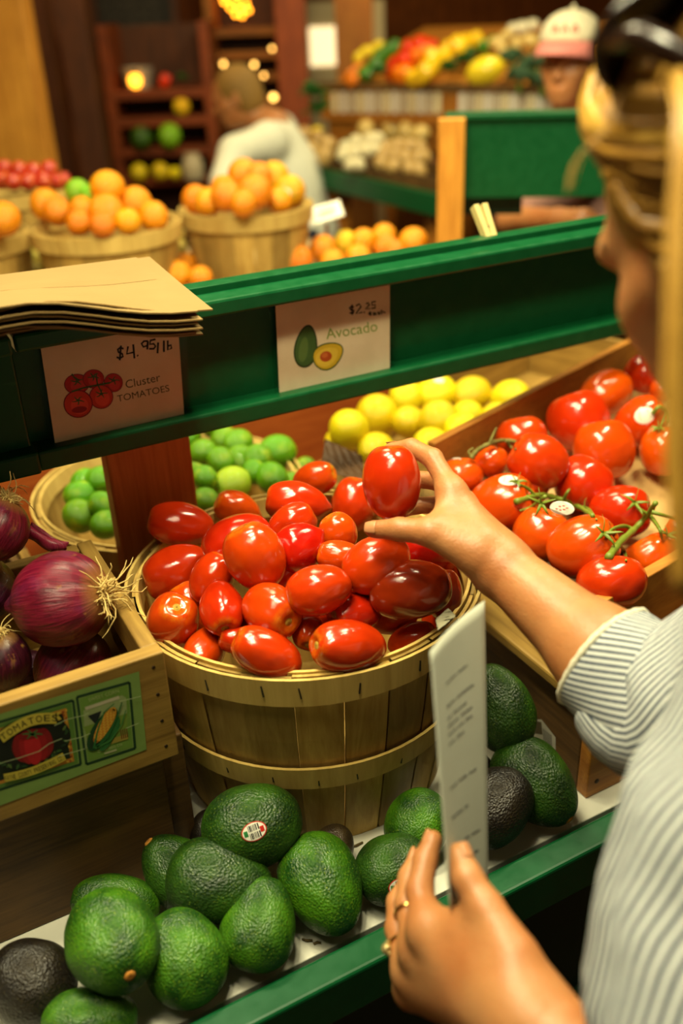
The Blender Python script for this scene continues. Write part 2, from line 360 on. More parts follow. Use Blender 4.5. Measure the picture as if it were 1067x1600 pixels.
bin_ = empty('tomato_bin', (0.80, 0.80, 0.916), 'wooden bin of vine tomatoes at right with burlap along its near edge', 'bin')
def BN(mb, nm, mat, **kw):
    mb.v = [tuple(Vector(v) - bin_.location) for v in mb.v]; return mb.build(nm, mat, bin_, **kw)
FA, FBq = Vector((0.606, 0.594, 0)), Vector((1.25, 0.700, 0)); LB = Vector((0.606, 0.905, 0)); RBk = Vector((1.25, 1.120, 0))
def wall_between(a, c, z0, z1, th, z0b=None, z1b=None):
    d = (c - a); n = Vector((-d.y, d.x, 0)).normalized() * th; z0b = z0 if z0b is None else z0b; z1b = z1 if z1b is None else z1b
    A = [a, c, c + n, a + n]; zz = [(z0, z1), (z0b, z1b), (z0b, z1b), (z0, z1)]
    vs = [Vector((p.x, p.y, q[0])) for p, q in zip(A, zz)] + [Vector((p.x, p.y, q[1])) for p, q in zip(A, zz)]
    m = MB(); m.add(vs, [(3, 2, 1, 0), (4, 5, 6, 7), (0, 1, 5, 4), (1, 2, 6, 5), (2, 3, 7, 6), (3, 0, 4, 7)]); return m
BN(wall_between(FA, FBq, 0.916, 1.000, 0.014, 0.916, 1.004), 'front_board', GOLD_WOOD_X, bevel=0.0015)
BN(wall_between(LB, RBk, 0.916, 1.062, 0.012, 0.916, 1.062), 'back_board', GOLD_WOOD_X, bevel=0.0015)
BN(wall_between(FA + Vector((-0.014, 0, 0)), LB + Vector((-0.014, 0, 0)), 0.916, 0.982, -0.013), 'side_board', OLD_WOOD_Y, bevel=0.0015)
BN(wall_between(FBq, RBk, 0.916, 1.04, -0.013), 'side_board', OLD_WOOD_Y, bevel=0.0015)
m = MB(); m.slab([(0.607, 0.612, 0.935), (1.24, 0.72, 0.935), (1.24, 1.10, 0.99), (0.607, 0.90, 0.975)], (0, 0, 1), 0.01); BN(m, 'bottom_board', OLD_WOOD)
BURLAP = NT('burlap'); v = BURLAP.noise(BURLAP.coord(), 700, 3); v2 = BURLAP.noise(BURLAP.coord(), 60, 4)
BURLAP.p(Base_Color=BURLAP.mix(v2, C(96, 70, 28), C(160, 124, 62)), Roughness=0.95); BURLAP.bump(v, 1.0, 0.003); BURLAP = BURLAP.m
m = MB(); n = 60
pts = [Vector((0.5985 + 0.0004 * math.sin(i * 1.3), 0.588 + 0.32 * i / n, 0.990 + 0.0006 * math.sin(i * 0.9) + 0.0003 * math.sin(i * 2.7))) for i in range(n + 1)]
m.tube(pts, 0.0125, 12); BN(m, 'burlap_edge', BURLAP, smooth=True)

# lemon box
lb = empty('lemon_box', (0.921, 1.190, 0.7820), 'pale wooden box of yellow lemons behind the tomato bin', 'box', rot=Quaternion((0, 0, 1), math.radians(18.5)))
for c, s, nm, mt in [((0.325, 0, 0.101), (0.012, 0.286, 0.202), 'side_board', TAN_WOOD_Y), ((-0.325, 0, 0.061), (0.012, 0.286, 0.122), 'side_board', TAN_WOOD_Y), ((0, -0.150, 0.071), (0.66, 0.012, 0.142), 'front_board', TAN_WOOD), ((0, 0, 0.097), (0.636, 0.286, 0.012), 'bottom_board', TAN_WOOD)]:
    MB().box(c, s).build(nm, mt, lb, bevel=0.0015)
m = MB(); m.slab([(-0.33, 0.144, 0.0), (0.33, 0.144, 0.0), (0.33, 0.144, 0.204), (0.05, 0.144, 0.204), (-0.03, 0.144, 0.117), (-0.33, 0.144, 0.117)], (0, -1, 0), 0.012); m.build('back_board', TAN_WOOD, lb, bevel=0.0015)
# ================================================================= fruit shapes (unit size: 1 wide, 1 long, stem end at +z)
def surf(name, fn, mats, nu=40, nv=28):
    """fn(t 0..1 from stem to tip, phi) -> (rho, z)"""
    b = MB(); vs = []; 
    for i in range(nv + 1):
        t = i / nv
        for j in range(nu):
            p = 2 * math.pi * j / nu; r, z, *k = fn(t, p); vs.append((r * math.cos(p), r * math.sin(p), z))
    fs = [(i * nu + j, (i + 1) * nu + j, (i + 1) * nu + (j + 1) % nu, i * nu + (j + 1) % nu) for i in range(nv) for j in range(nu)]
    b.add(vs, fs); me = b.mesh(name, mats, True)
    bm = bmesh.new(); bm.from_mesh(me); bmesh.ops.remove_doubles(bm, verts=bm.verts, dist=1e-5); bm.to_mesh(me); bm.free()
    me.polygons.foreach_set('use_smooth', [True] * len(me.polygons))
    co = np.zeros(len(me.vertices) * 3); me.vertices.foreach_get('co', co); co = co.reshape(-1, 3)
    mx = np.abs(co[:, :2]).max(); z0, z1 = co[:, 2].min(), co[:, 2].max(); co[:, :2] /= 2 * mx; co[:, 2] = (co[:, 2] - (z0 + z1) / 2) / (z1 - z0)
    me.vertices.foreach_set('co', co.ravel()); me.update(); return me
def roma_fn(k, lob, tip, dim, flat):
    ph = k * 1.7
    def f(t, p):
        a = math.pi * t; c, s_ = math.cos(a), math.sin(a)
        r = 0.5 * abs(s_) ** 0.78; z = 0.62 * c
        up = max(0, c)
        r *= 1 + lob * math.cos((3 + k % 2) * p + ph) * (0.35 + 0.65 * up) + 0.02 * math.cos(2 * p + ph)
        z -= dim * math.exp(-(r / 0.14) ** 2) * (1 if c > 0 else 0)
        if c < 0: z -= tip * math.exp(-(r / 0.13) ** 2); r *= 1 - flat * (-c)
        return r, z
    return f
def tom_fn(k, ribs, dim, sq):
    def f(t, p):
        a = math.pi * t; c, s_ = math.cos(a), math.sin(a)
        r = 0.5 * abs(s_) ** 0.86; z = sq * 0.5 * c
        r *= 1 + 0.03 * math.cos(ribs * p + k) * max(0, c) + 0.018 * math.cos(2 * p + k * 2) + 0.012 * math.cos(3 * p + k)
        if c > 0: z -= dim * math.exp(-(r / 0.17) ** 2) * (1 + 0.25 * math.cos(ribs * p + k))
        else: z += 0.02 * math.exp(-(r / 0.15) ** 2)
        return r, z
    return f
def avo_fn(k, neck, bulk):
    def f(t, p):
        a = math.pi * t; c, s_ = math.cos(a), math.sin(a)
        z = 0.66 * c; w = 0.5 * abs(s_) ** 0.88
        w *= 1 - neck * (0.5 + 0.5 * c) ** bulk
        w *= 1 + 0.02 * math.cos(2 * p + k) + 0.015 * math.cos(3 * p + 2 * k + 3 * c) + 0.006 * math.sin(7 * p + 9 * c + k)
        if c > 0: z -= 0.02 * math.exp(-(w / 0.06) ** 2)
        return w, z
    return f
def cit_fn(k, el, nip, nav=0.0):
    def f(t, p):
        a = math.pi * t; c, s_ = math.cos(a), math.sin(a)
        r = 0.5 * abs(s_) ** 0.94; z = 0.5 * el * c + (nip if c < 0 else nip * 0.5) * math.copysign(math.exp(-(r / 0.10) ** 2), c)
        r *= 1 + 0.012 * math.cos(2 * p + k) + 0.01 * math.cos(3 * p + k * 3)
        z -= math.copysign(nav * math.exp(-(r / 0.05) ** 2), c)
        return r, z
    return f
def onion_fn(k):
    def f(t, p):
        a = math.pi * t; c, s_ = math.cos(a), math.sin(a)
        r = 0.5 * abs(s_) ** 0.9; z = 0.46 * c
        if c < 0: z -= 0.16 * math.exp(-(r / 0.13) ** 2)
        else: z -= 0.02 * math.exp(-(r / 0.1) ** 2)
        r *= 1 + 0.012 * math.cos(5 * p + k) + 0.008 * math.cos(9 * p + 2 * k) + 0.015 * math.cos(2 * p + k)
        return r, z
    return f
# ---- skins
def tomato_skin(name, c0, c1, stem, spread):
    t = NT(name); co = t.coord(); z = t.sep(co)[2]; n = t.noise(co, 3.5, 3); sp = t.noise(co, 120, 2)
    col = t.mix(n, c0, c1)
    rad = t.math('SQRT', t.math('ADD', t.math('POWER', t.sep(co)[0], 2.0), t.math('POWER', t.sep(co)[1], 2.0))); near = t.math('MULTIPLY', t.rng(rad, 0.20, 0.04), t.rng(z, 0.2, 0.35))
    yel = t.math('MAXIMUM', t.math('MULTIPLY', t.rng(z, spread, 0.5), t.rng(t.noise(co, 9, 3), 0.35, 0.7)), t.math('MULTIPLY', near, t.rng(t.noise(co, 14, 3), 0.25, 0.6)))
    col = t.mix(t.math('MULTIPLY', yel, 0.8, True), col, stem)
    col = t.mix(t.rng(sp, 0.70, 0.76, 0, 0.35), col, C(214, 120, 30))
    col = t.hsv(col, t.rng(t.rand(), 0, 1, 0.497, 0.512), 1.0, t.rng(t.rand(), 0, 1, 0.84, 1.08))
    t.p(Base_Color=col, Roughness=0.18, Subsurface_Weight=0.06, Subsurface_Scale=0.01, Coat_Weight=0.25, Coat_Roughness=0.05)
    t.b.inputs['Subsurface Radius'].default_value = (1, 0.2, 0.08); t.bump(t.noise(co, 2.6, 1), 0.12, 0.03); return t.m
ROMA = tomato_skin('plum_tomato_skin', C(178, 22, 4), C(200, 44, 8), C(200, 112, 20), 0.42)
ROMA_DARK = tomato_skin('dark_plum_tomato_skin', C(110, 6, 6), C(140, 14, 8), C(150, 40, 14), 0.44)
VINE_T = tomato_skin('vine_tomato_skin', C(196, 34, 4), C(212, 58, 8), C(206, 80, 14), 0.40)
SCAR = plain('stem_scar_tan', C(176, 142, 50), 0.8, var=0.3, scale=300)
def avo_skin(name, dark, mid, spk, scuff):
    t = NT(name); co = t.coord(); n = t.noise(co, 3.0, 4); vo = t.n('ShaderNodeTexVoronoi', i_Vector=co, i_Scale=34.0); v = vo.outputs['Distance']
    peb = t.noise(co, 40, 4, 0.6)
    col = t.mix(t.rng(n, 0.35, 0.68), dark, mid)
    col = t.mix(t.rng(t.noise(co, 62, 2), 0.60, 0.70, 0, 0.55), col, spk)
    col = t.mix(t.rng(t.noise(co, 6.5, 5), 0.70, 0.76, 0, scuff), col, C(74, 44, 20))
    col = t.hsv(col, 0.5, 1.0, t.rng(t.rand(), 0, 1, 0.8, 1.15))
    t.p(Base_Color=col, Roughness=t.rng(peb, 0.3, 0.7, 0.30, 0.46)); t.b.inputs['Specular IOR Level'].default_value = 0.55
    h = t.math('ADD', t.math('MULTIPLY', peb, 0.7), t.math('MULTIPLY', v, 0.6)); t.bump(h, 0.32, 0.016); return t.m
AVO = avo_skin('avocado_green_skin', C(20, 64, 6), C(70, 124, 12), C(156, 180, 40), 0.8)
AVO_MID = avo_skin('avocado_deep_green_skin', C(15, 46, 7), C(46, 88, 12), C(128, 150, 40), 0.5)
AVO_BLACK = avo_skin('avocado_ripe_black_skin', C(16, 10, 8), C(34, 26, 14), C(84, 74, 26), 0.3)
AVO_BROWN = avo_skin('avocado_brown_skin', C(44, 32, 18), C(72, 56, 30), C(104, 90, 50), 0.5)
STEMNUB = plain('avocado_stem_nub', C(176, 116, 40), 0.8, var=0.35, scale=200)
def citrus_skin(name, a, bcol, g=None, sc=70):
    t = NT(name); co = t.coord(); n = t.noise(co, 3, 3); p = t.noise(co, sc, 2)
    col = t.mix(n, a, bcol)
    if g: col = t.mix(t.rng(t.noise(co, 2.0, 2), 0.56, 0.78), col, g)
    col = t.hsv(col, t.rng(t.rand(), 0, 1, 0.485, 0.515), 1.0, t.rng(t.rand(), 0, 1, 0.85, 1.08))
    t.p(Base_Color=col, Roughness=0.34, Subsurface_Weight=0.08, Subsurface_Scale=0.01, Coat_Weight=0.1); t.bump(p, 0.35, 0.02); return t.m
LIME = citrus_skin('lime_skin', C(74, 138, 2), C(116, 170, 8), C(160, 184, 30))
LIME_Y = citrus_skin('yellow_lime_skin', C(150, 186, 30), C(186, 196, 44), C(110, 170, 20))
LEMON = citrus_skin('lemon_skin', C(226, 200, 6), C(244, 224, 20))
ORANGE = citrus_skin('orange_skin', C(236, 132, 0), C(244, 158, 0))
ORANGE_Y = citrus_skin('pale_orange_skin', C(232, 162, 4), C(224, 176, 10), C(190, 190, 30))
GREENFR = citrus_skin('green_citrus_skin', C(110, 180, 16), C(140, 196, 30))
def onion_skin_mat(name, deep, mid, hi):
    t = NT(name); co = t.coord(); s = t.sep(co)
    ang = t.math('ARCTAN2', s[1], s[0]); cv = t.n('ShaderNodeCombineXYZ', i_0=t.math('MULTIPLY', ang, 9.0), i_1=0.0, i_2=t.math('MULTIPLY', s[2], 2.5)).outputs[0]
    n = t.noise(cv, 1.6, 5, 0.65); pat = t.noise(co, 3.2, 4)
    col = t.ramp(n, [(0.3, deep), (0.52, mid), (0.72, hi)])
    col = t.mix(t.rng(pat, 0.52, 0.75, 0, 0.6), col, C(104, 40, 84))
    flake = t.math('MULTIPLY', t.rng(t.noise(co, 5, 5, 0.6), 0.60, 0.66), t.rng(s[2], 0.12, 0.40))
    col = t.mix(t.math('MULTIPLY', flake, 0.85, True), col, C(168, 120, 56))
    col = t.mix(t.rng(s[2], 0.40, 0.50, 0, 0.75), col, C(150, 110, 50))
    col = t.mix(t.rng(n, 0.68, 0.78, 0, 0.5), col, C(170, 110, 110))
    t.p(Base_Color=col, Roughness=0.3); t.b.inputs['Specular IOR Level'].default_value = 0.5; t.bump(n, 0.3, 0.02); return t.m
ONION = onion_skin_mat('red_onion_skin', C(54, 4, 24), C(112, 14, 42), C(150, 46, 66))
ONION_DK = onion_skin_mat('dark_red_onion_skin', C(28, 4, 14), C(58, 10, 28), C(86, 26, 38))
ROOT = plain('onion_root_straw', C(206, 178, 108), 0.85, var=0.25, scale=90)

ROMAS = [surf('plum_tomato', roma_fn(k, l, tp, d, fl), [ROMA]) for k, l, tp, d, fl in [(0, .035, .03, .07, .10), (1, .05, .10, .08, .16), (2, .03, .0, .06, .06), (3, .06, .05, .10, .12)]]
ROMA_D = surf('plum_tomato', roma_fn(2, .02, .0, .05, .05), [ROMA_DARK])
TOMS = [surf('vine_tomato', tom_fn(k, rb, dm, sq), [VINE_T]) for k, rb, dm, sq in [(0, 5, .10, .84), (1, 6, .08, .88), (2, 5, .12, .80)]]
AVOS = [surf('avocado', avo_fn(k, nk, bk), [AVO], 48, 32) for k, nk, bk in [(0, .18, 1.6), (1, .34, 1.3), (2, .26, 1.4), (3, .10, 1.5)]]
def recol(me, mat): m = me.copy(); m.materials.clear(); m.materials.append(mat); return m
LIMES = [surf('lime', cit_fn(k, e, n, 0.01), [LIME]) for k, e, n in [(0, 1.08, .03), (1, 1.14, .05), (2, 1.04, .02)]]
LEMONS = [surf('lemon', cit_fn(k, e, n, 0.01), [LEMON]) for k, e, n in [(0, 1.12, .07), (1, 1.06, .04), (2, 1.18, .09)]]
ORANGES = [surf('orange', cit_fn(k, e, 0, .03), [ORANGE]) for k, e in [(0, .96), (1, 1.0), (2, .98)]]
ONIONS = [surf('red_onion', onion_fn(k), [ONION], 56, 36) for k in (0, 1, 2)]
sc = MB(); sc.lathe([(0.0005, 0.0012), (0.0030, 0.0010), (0.0042, 0.0), (0.0030, -0.0015)], 12); SCAR_ME = sc.mesh('stem_scar', SCAR, True)
sc = MB(); sc.lathe([(0.0005, 0.0016), (0.0030, 0.0020), (0.0044, 0.0008), (0.0050, -0.0022)], 14); NUB_ME = sc.mesh('stem_nub', STEMNUB, True)

# ================================================================= placing
class Pile:
    def __init__(s): s.sp = []
    def spheres(s, c, ax, W_, L_):
        h = max(0, (L_ - W_) / 2); k = 3 if h > 0.004 else 1
        return [(c + ax * (h * u), W_ / 2 * 0.94) for u in ((-1, 0, 1) if k == 3 else (0,))]
    def clash(s, sp, tol):
        for c, r in sp:
            for c2, r2 in s.sp:
                if (c - c2).length < r + r2 - tol: return True
        return False
def place(pile, me, px, py, major, minor, ang, tilt, d, name, label, cat, group=None, roll=None, tol=0.002, push=0.10, lmax=1.7, lmin=0.8, step=0.002, flip=False):
    ca = math.cos(math.radians(ang)); sa = math.sin(math.radians(ang)); ct = math.cos(math.radians(tilt)); stt = math.sin(math.radians(tilt))
    zc = ray(px, py); zc.normalize(); xc = camdir(1, 0, 0); xc = (xc - zc * xc.dot(zc)).normalized(); yc = zc.cross(xc)   # local view frame at that pixel
    ax = (xc * ca * ct - yc * sa * ct - zc * stt).normalized()
    dd = d
    while True:
        W_ = minor * dd / F_PX; Mj = major * dd / F_PX
        L_ = math.sqrt(max(Mj * Mj - (W_ * stt) ** 2, (W_ * 0.5) ** 2)) / max(ct, 0.25); L_ = min(max(L_, W_ * lmin), W_ * lmax)
        c = Pd(px, py, dd); sp = pile.spheres(c, ax, W_, L_)
        if not pile.clash(sp, tol) or abs(dd - d) > abs(push): break
        dd += step * (1 if push > 0 else -1)
    pile.sp += sp
    o = bpy.data.objects.new(name, me); COL.objects.link(o); o.location = c; o.scale = (W_, W_, L_)
    q = ax.to_track_quat('Z', 'Y') @ Quaternion((0, 0, 1), roll if roll is not None else random.uniform(0, 6.28))
    o.rotation_mode = 'QUATERNION'; o.rotation_quaternion = q
    tag(o, label, cat, group); o['dd'] = dd; return o
def topz(me): return max(v.co.z for v in me.vertices if v.co.x ** 2 + v.co.y ** 2 < 0.0012)
def cap_part(o, me, name, s=1.0, dz=0.0):
    c = bpy.data.objects.new(name, me); COL.objects.link(c); c.parent = o
    c.location = (0, 0, topz(o.data) + dz); c.scale = (s / o.scale[0], s / o.scale[1], s / o.scale[2]); return c
def world_bvh(o):
    M = o.matrix_basis
    return BVHTree.FromPolygons([M @ v.co for v in o.data.vertices], [tuple(p.vertices) for p in o.data.polygons])
def hit(objs, px, py):
    best = None
    for o in objs:
        h = world_bvh(o).ray_cast(CAM, ray(px, py).normalized())
        if h[0] is not None and (best is None or h[3] < best[3]): best = (h[0], h[1], o, h[3])
    return best
ST_WHITE = plain('sticker_white', C(226, 224, 208), 0.45, var=0.04); ST_RED = plain('sticker_red', C(190, 40, 30), 0.45); ST_BLACK = plain('sticker_black', C(24, 22, 20), 0.45); ST_GREEN = plain('sticker_green', C(40, 120, 60), 0.45)
def sticker(o, px, py, w, h, ang, kind='plain', lift=0.0006, cat=False):
    """an oval produce sticker wrapped on the skin of o; w, h in metres"""
    bv = world_bvh(o); r0 = ray(px, py).normalized(); hp = bv.ray_cast(CAM, r0)
    if hp[0] is None: return None
    nrm = hp[1]; xc = camdir(1, 0, 0); xc = (xc - nrm * xc.dot(nrm)).normalized(); yc = nrm.cross(xc); a = math.radians(ang)
    U = xc * math.cos(a) + yc * math.sin(a); V = -xc * math.sin(a) + yc * math.cos(a)
    inv = o.matrix_basis.inverted(); b = MB()
    def pt(u, v, l):
        p = hp[0] + U * u + V * v + nrm * 0.02; q = bv.ray_cast(p, -nrm)
        g = (q[0] + q[1] * l) if q[0] is not None else hp[0] + U * u + V * v
        return inv @ g
    def disc(a_, b_, m, l, rings=3, n=28):
        vs = [pt(0, 0, l)]; fs = []
        for i in range(1, rings + 1):
            vs += [pt(a_ * i / rings * math.cos(2 * math.pi * j / n), b_ * i / rings * math.sin(2 * math.pi * j / n), l) for j in range(n)]
        fs += [(0, 1 + j, 1 + (j + 1) % n) for j in range(n)]
        for i in range(rings - 1): fs += [(1 + i * n + j, 1 + (i + 1) * n + j, 1 + (i + 1) * n + (j + 1) % n, 1 + i * n + (j + 1) % n) for j in range(n)]
        b.add(vs, fs, m)
    def bar(u0, v0, u1, v1, m, l):
        n = 4
        for i in range(n):
            f0, f1 = v0 + (v1 - v0) * i / n, v0 + (v1 - v0) * (i + 1) / n
            b.add([pt(u0, f0, l), pt(u1, f0, l), pt(u1, f1, l), pt(u0, f1, l)], [(0, 1, 2, 3)], m)
    if kind == 'barcode':
        disc(w / 2, h / 2, 1, lift); disc(w / 2 * 0.92, h / 2 * 0.90, 0, lift + 0.0002)
        rnd = random.Random(int(px)); u = -w * 0.20
        while u < w * 0.20:
            q = rnd.uniform(0.0005, 0.0013); bar(u, -h * 0.36, u + q, -h * 0.04, 2, lift + 0.0004); bar(u, h * 0.04, u + q, h * 0.36, 2, lift + 0.0004); u += q + rnd.uniform(0.0004, 0.0010)
        bar(-w * 0.40, -h * 0.14, -w * 0.25, h * 0.16, 3, lift + 0.0004); bar(w * 0.24, -h * 0.16, w * 0.40, h * 0.14, 1, lift + 0.0004)
    else:
        disc(w / 2, h / 2, 0, lift)
        for q in (-0.16, 0.02, 0.2): bar(-w * 0.26, h * q - h * 0.03, w * 0.26, h * q + h * 0.03, 3 if q < 0 else 1, lift + 0.0002)
    s = b.build('sticker', [ST_WHITE, ST_RED, ST_BLACK, ST_GREEN], o, smooth=True); return s

# ================================================================= red plum tomatoes in the basket
def dome_d(px, py, c, r, zr, hgt, sink):
    d = 0.4
    for _ in range(4000):
        p = Pd(px, py, d); q = ((p.x - c.x) ** 2 + (p.y - c.y) ** 2) / (r * r)
        if p.z < zr - sink + hgt * max(0, 1 - q): return d
        if p.y > c.y and q > 0.80 and d > 0.5 and p.z < zr + hgt + 0.10: return d
        d += 0.001
    return d
rp = Pile(); ROMA_OBJ = []
# held one first so the others keep clear of it
held = place(Pile(), ROMAS[2], 612, 755, 116, 95, 93, 6, 0.868, 'plum_tomato', 'red plum tomato held up between the fingers and thumb of the right hand', 'tomato', roll=0.6)
RL = [  # px, py, major, minor, angle of the stem end, tilt to viewer, mesh, scar, label
 (419, 1022, 128, 78, 155, 10, 0, 0, 'plump plum tomato lying against the front rim of the basket, left of its middle'),
 (548, 1010, 128, 86, 178, 30, 3, 1, 'big plum tomato lying sideways against the front rim with a dimpled left end'),
 (421, 953, 98, 88, -32, 48, 3, 1, 'round plum tomato with tan stem scar facing right, in the middle of the front heap'),
 (641, 921, 130, 98, 185, 0, 4, 0, 'dark wine red plum tomato lying on top below the holding hand'),
 (400, 872, 110, 98, 118, 8, 0, 0, 'large upright plum tomato on top of the heap, left of its centre'),
 (468, 787, 124, 70, 172, 0, 1, 0, 'long plum tomato with a pointed right end lying across the back of the heap'),
 (284, 820, 104, 74, 172, 0, 0, 0, 'smooth plum tomato resting beside the wooden post at the back left rim'),
 (278, 893, 108, 86, 200, 5, 2, 0, 'long glossy plum tomato against the left rim of the basket'),
 (269, 973, 90, 84, 75, 62, 3, 1, 'plum tomato at the left rim with a yellow star around its stem scar'),
 (322, 1014, 90, 66, 235, 48, 3, 1, 'plum tomato at the front left rim with its stem scar facing forward'),
 (500, 922, 104, 84, 195, 0, 0, 0, 'plum tomato lying level at the very centre of the heap'),
 (557, 957, 98, 66, 185, 42, 3, 1, 'plum tomato with a tan scar on its left end, below the heap centre'),
 (590, 880, 110, 90, 210, 0, 0, 0, 'plum tomato leaning under the thumb of the holding hand'),
 (471, 853, 86, 80, 215, 0, 1, 0, 'plum tomato with a pointed tip turned up right, behind the heap centre'),
 (346, 947, 88, 70, -80, 44, 3, 1, 'narrow plum tomato standing stem down between the left tomatoes'),
 (643, 1000, 80, 54, 20, 10, 0, 0, 'small plum tomato at the right end of the front rim below the dark one'),
 (372, 847, 112, 86, 205, 0, 2, 0, 'plum tomato tucked behind the large upright one'),
 (374, 797, 78, 58, 160, 10, 1, 0, 'plum tomato at the back rim just right of the wooden post'),
 (490, 749, 70, 56, 20, 20, 0, 0, 'plum tomato at the back rim nearest the limes'),
 (552, 790, 88, 76, 80, 0, 0, 0, 'plum tomato half hidden behind the left side of the held tomato'),
 (530, 833, 64, 62, 120, 10, 0, 0, 'plum tomato peeping from behind the pointed one near the held tomato'),
 (483, 985, 60, 56, -90, 40, 3, 1, 'plum tomato with yellowish stem end deep between the two front ones'),
 (535, 872, 80, 56, 170, 0, 0, 0, 'bright plum tomato seen in the gap behind the heap centre'),
 (668, 862, 84, 70, 200, 0, 2, 0, 'plum tomato in shade directly under the palm of the holding hand'),
 (694, 930, 80, 60, 90, 0, 4, 0, 'dark plum tomato against the right rim behind the wine red one'),
 (372, 1000, 60, 48, 170, 10, 0, 0, 'plum tomato mostly hidden low between the two front left ones'),
 (432, 905, 84, 70, 30, 0, 0, 0, 'plum tomato buried under the heap between the upright and central ones'),
 (330, 905, 84, 70, 60, 0, 0, 0, 'plum tomato buried low between the left rim tomatoes'),
 (560, 905, 84, 70, 140, 0, 2, 0, 'plum tomato buried low left of the wine red one'),
 (612, 960, 80, 66, 20, 0, 0, 0, 'plum tomato buried below the wine red one'),
 (455, 820, 80, 66, 30, 0, 0, 0, 'plum tomato buried under the long pointed one'),
 (300, 950, 84, 70, 120, 0, 2, 0, 'plum tomato buried under the ones at the left rim'),
 (395, 985, 84, 70, 20, 0, 0, 0, 'plum tomato buried under the round one with the scar'),
 (520, 975, 80, 66, 160, 0, 0, 0, 'plum tomato buried low in front of the heap centre'),
 (690, 970, 80, 66, 70, 0, 2, 0, 'plum tomato buried low at the right rim by the paper scrap'),
 (700, 880, 84, 70, 100, 0, 0, 0, 'plum tomato buried at the back right rim under the wrist'),

]
for px, py, mj, mn, an, ti, me, scar, lab in reversed(RL):
    d = dome_d(px, py, BC, 0.165, BC.z + BH - 0.005, 0.080, 0.016) + (0.03 if 'buried' in lab or 'hidden low' in lab else 0.008)
    o = place(rp, ROMA_D if me == 4 else ROMAS[me], px, py, mj, mn, an, ti, d, 'plum_tomato', lab, 'tomato', 'plum tomatoes in the basket', tol=0.005, lmax=1.5, push=-0.06)
    ROMA_OBJ.append(o)
    if scar: cap_part(o, SCAR_ME, 'stem_scar', 1.25, 0.0002 / o.scale[2])

# ================================================================= vine tomatoes in the right bin
vp = Pile(); VINE_OBJ = []
VL = [
 (955, 912, 110, 80, 100, -10, 'vine tomato in the near right corner of the bin against the front board'),
 (910, 855, 108, 102, 20, 15, 'large vine tomato in the front row under the curved end of a green stem'),
 (783, 789, 104, 96, 20, 20, 'large vine tomato nearest the holding hand, a white sticker on its top'),
 (968, 800, 92, 84, 5, 10, 'vine tomato in mid bin right below the crumpled brown paper'),
 (1018, 872, 92, 66, 120, 0, 'vine tomato against the front board right of the corner one'),
 (845, 836, 92, 80, 70, 10, 'vine tomato half hidden below the sticker on the green stem'),
 (912, 757, 96, 82, 60, -5, 'vine tomato in the centre of the bin'),
 (842, 721, 90, 88, 150, 10, 'round vine tomato left of the bin centre, near the lemon side'),
 (943, 705, 98, 92, 100, -5, 'broad smooth vine tomato behind the centre one'),
 (904, 658, 98, 90, 110, 0, 'broad vine tomato against the back board of the bin'),
 (948, 613, 86, 72, 215, 35, 'vine tomato with its tan dimple showing, against the back board'),
 (1001, 660, 84, 76, 40, 10, 'vine tomato with a round white sticker on its front'),
 (1040, 705, 84, 76, 90, 0, 'vine tomato at the right beside the strand of blond hair'),
 (1006, 585, 66, 58, 70, 0, 'vine tomato highest up in the back of the bin'),
 (1034, 610, 40, 36, 60, 0, 'small speckled tomato at the back right of the bin'),
 (815, 686, 80, 68, 100, 0, 'vine tomato at the back board left end under a dry stem'),
 (722, 744, 70, 54, 90, 10, 'vine tomato at the left end of the bin just behind the fingers'),
 (767, 722, 56, 48, 80, 10, 'small vine tomato beneath the dry stem at the left end'),
 (826, 756, 66, 56, 90, 0, 'vine tomato deep between the sticker one and the round one'),
 (1066, 835, 56, 60, 150, 0, 'vine tomato at the far right edge in front'),
]
for px, py, mj, mn, an, ti, lab in reversed(VL):
    z = 0.985; 
    for _ in range(60):
        p = Pz(px, py, z); zt = 0.983 + 0.20 * (p.y - 0.63); z += (zt - z) * 0.5
    d = depth(Pz(px, py, z)); d_0 = d
    while d < d_0 + 0.04:
        p = Pd(px, py, d); r = min(mj, mn) * d / F_PX / 2
        if p.y - r > 0.612 + 0.165 * (p.x - 0.606) and p.x - r > 0.610: break
        d += 0.003
    if abs(math.sin(math.radians(an))) > 0.7: mj, mn = mn, mj
    o = place(vp, TOMS[len(VINE_OBJ) % 3], px, py, mj, mn, an, ti, d, 'vine_tomato', lab, 'tomato', 'tomatoes in the right bin', tol=0.005, lmax=1.15, lmin=0.72, push=-0.05)
    VINE_OBJ.append(o)
VINE_OBJ.reverse()
cap_part(VINE_OBJ[10], SCAR_ME, 'stem_scar', 1.6, 0.0)
sticker(VINE_OBJ[11], 1007, 649, 0.026, 0.022, 15)
sticker(VINE_OBJ[2], 795, 750, 0.024, 0.018, -20)

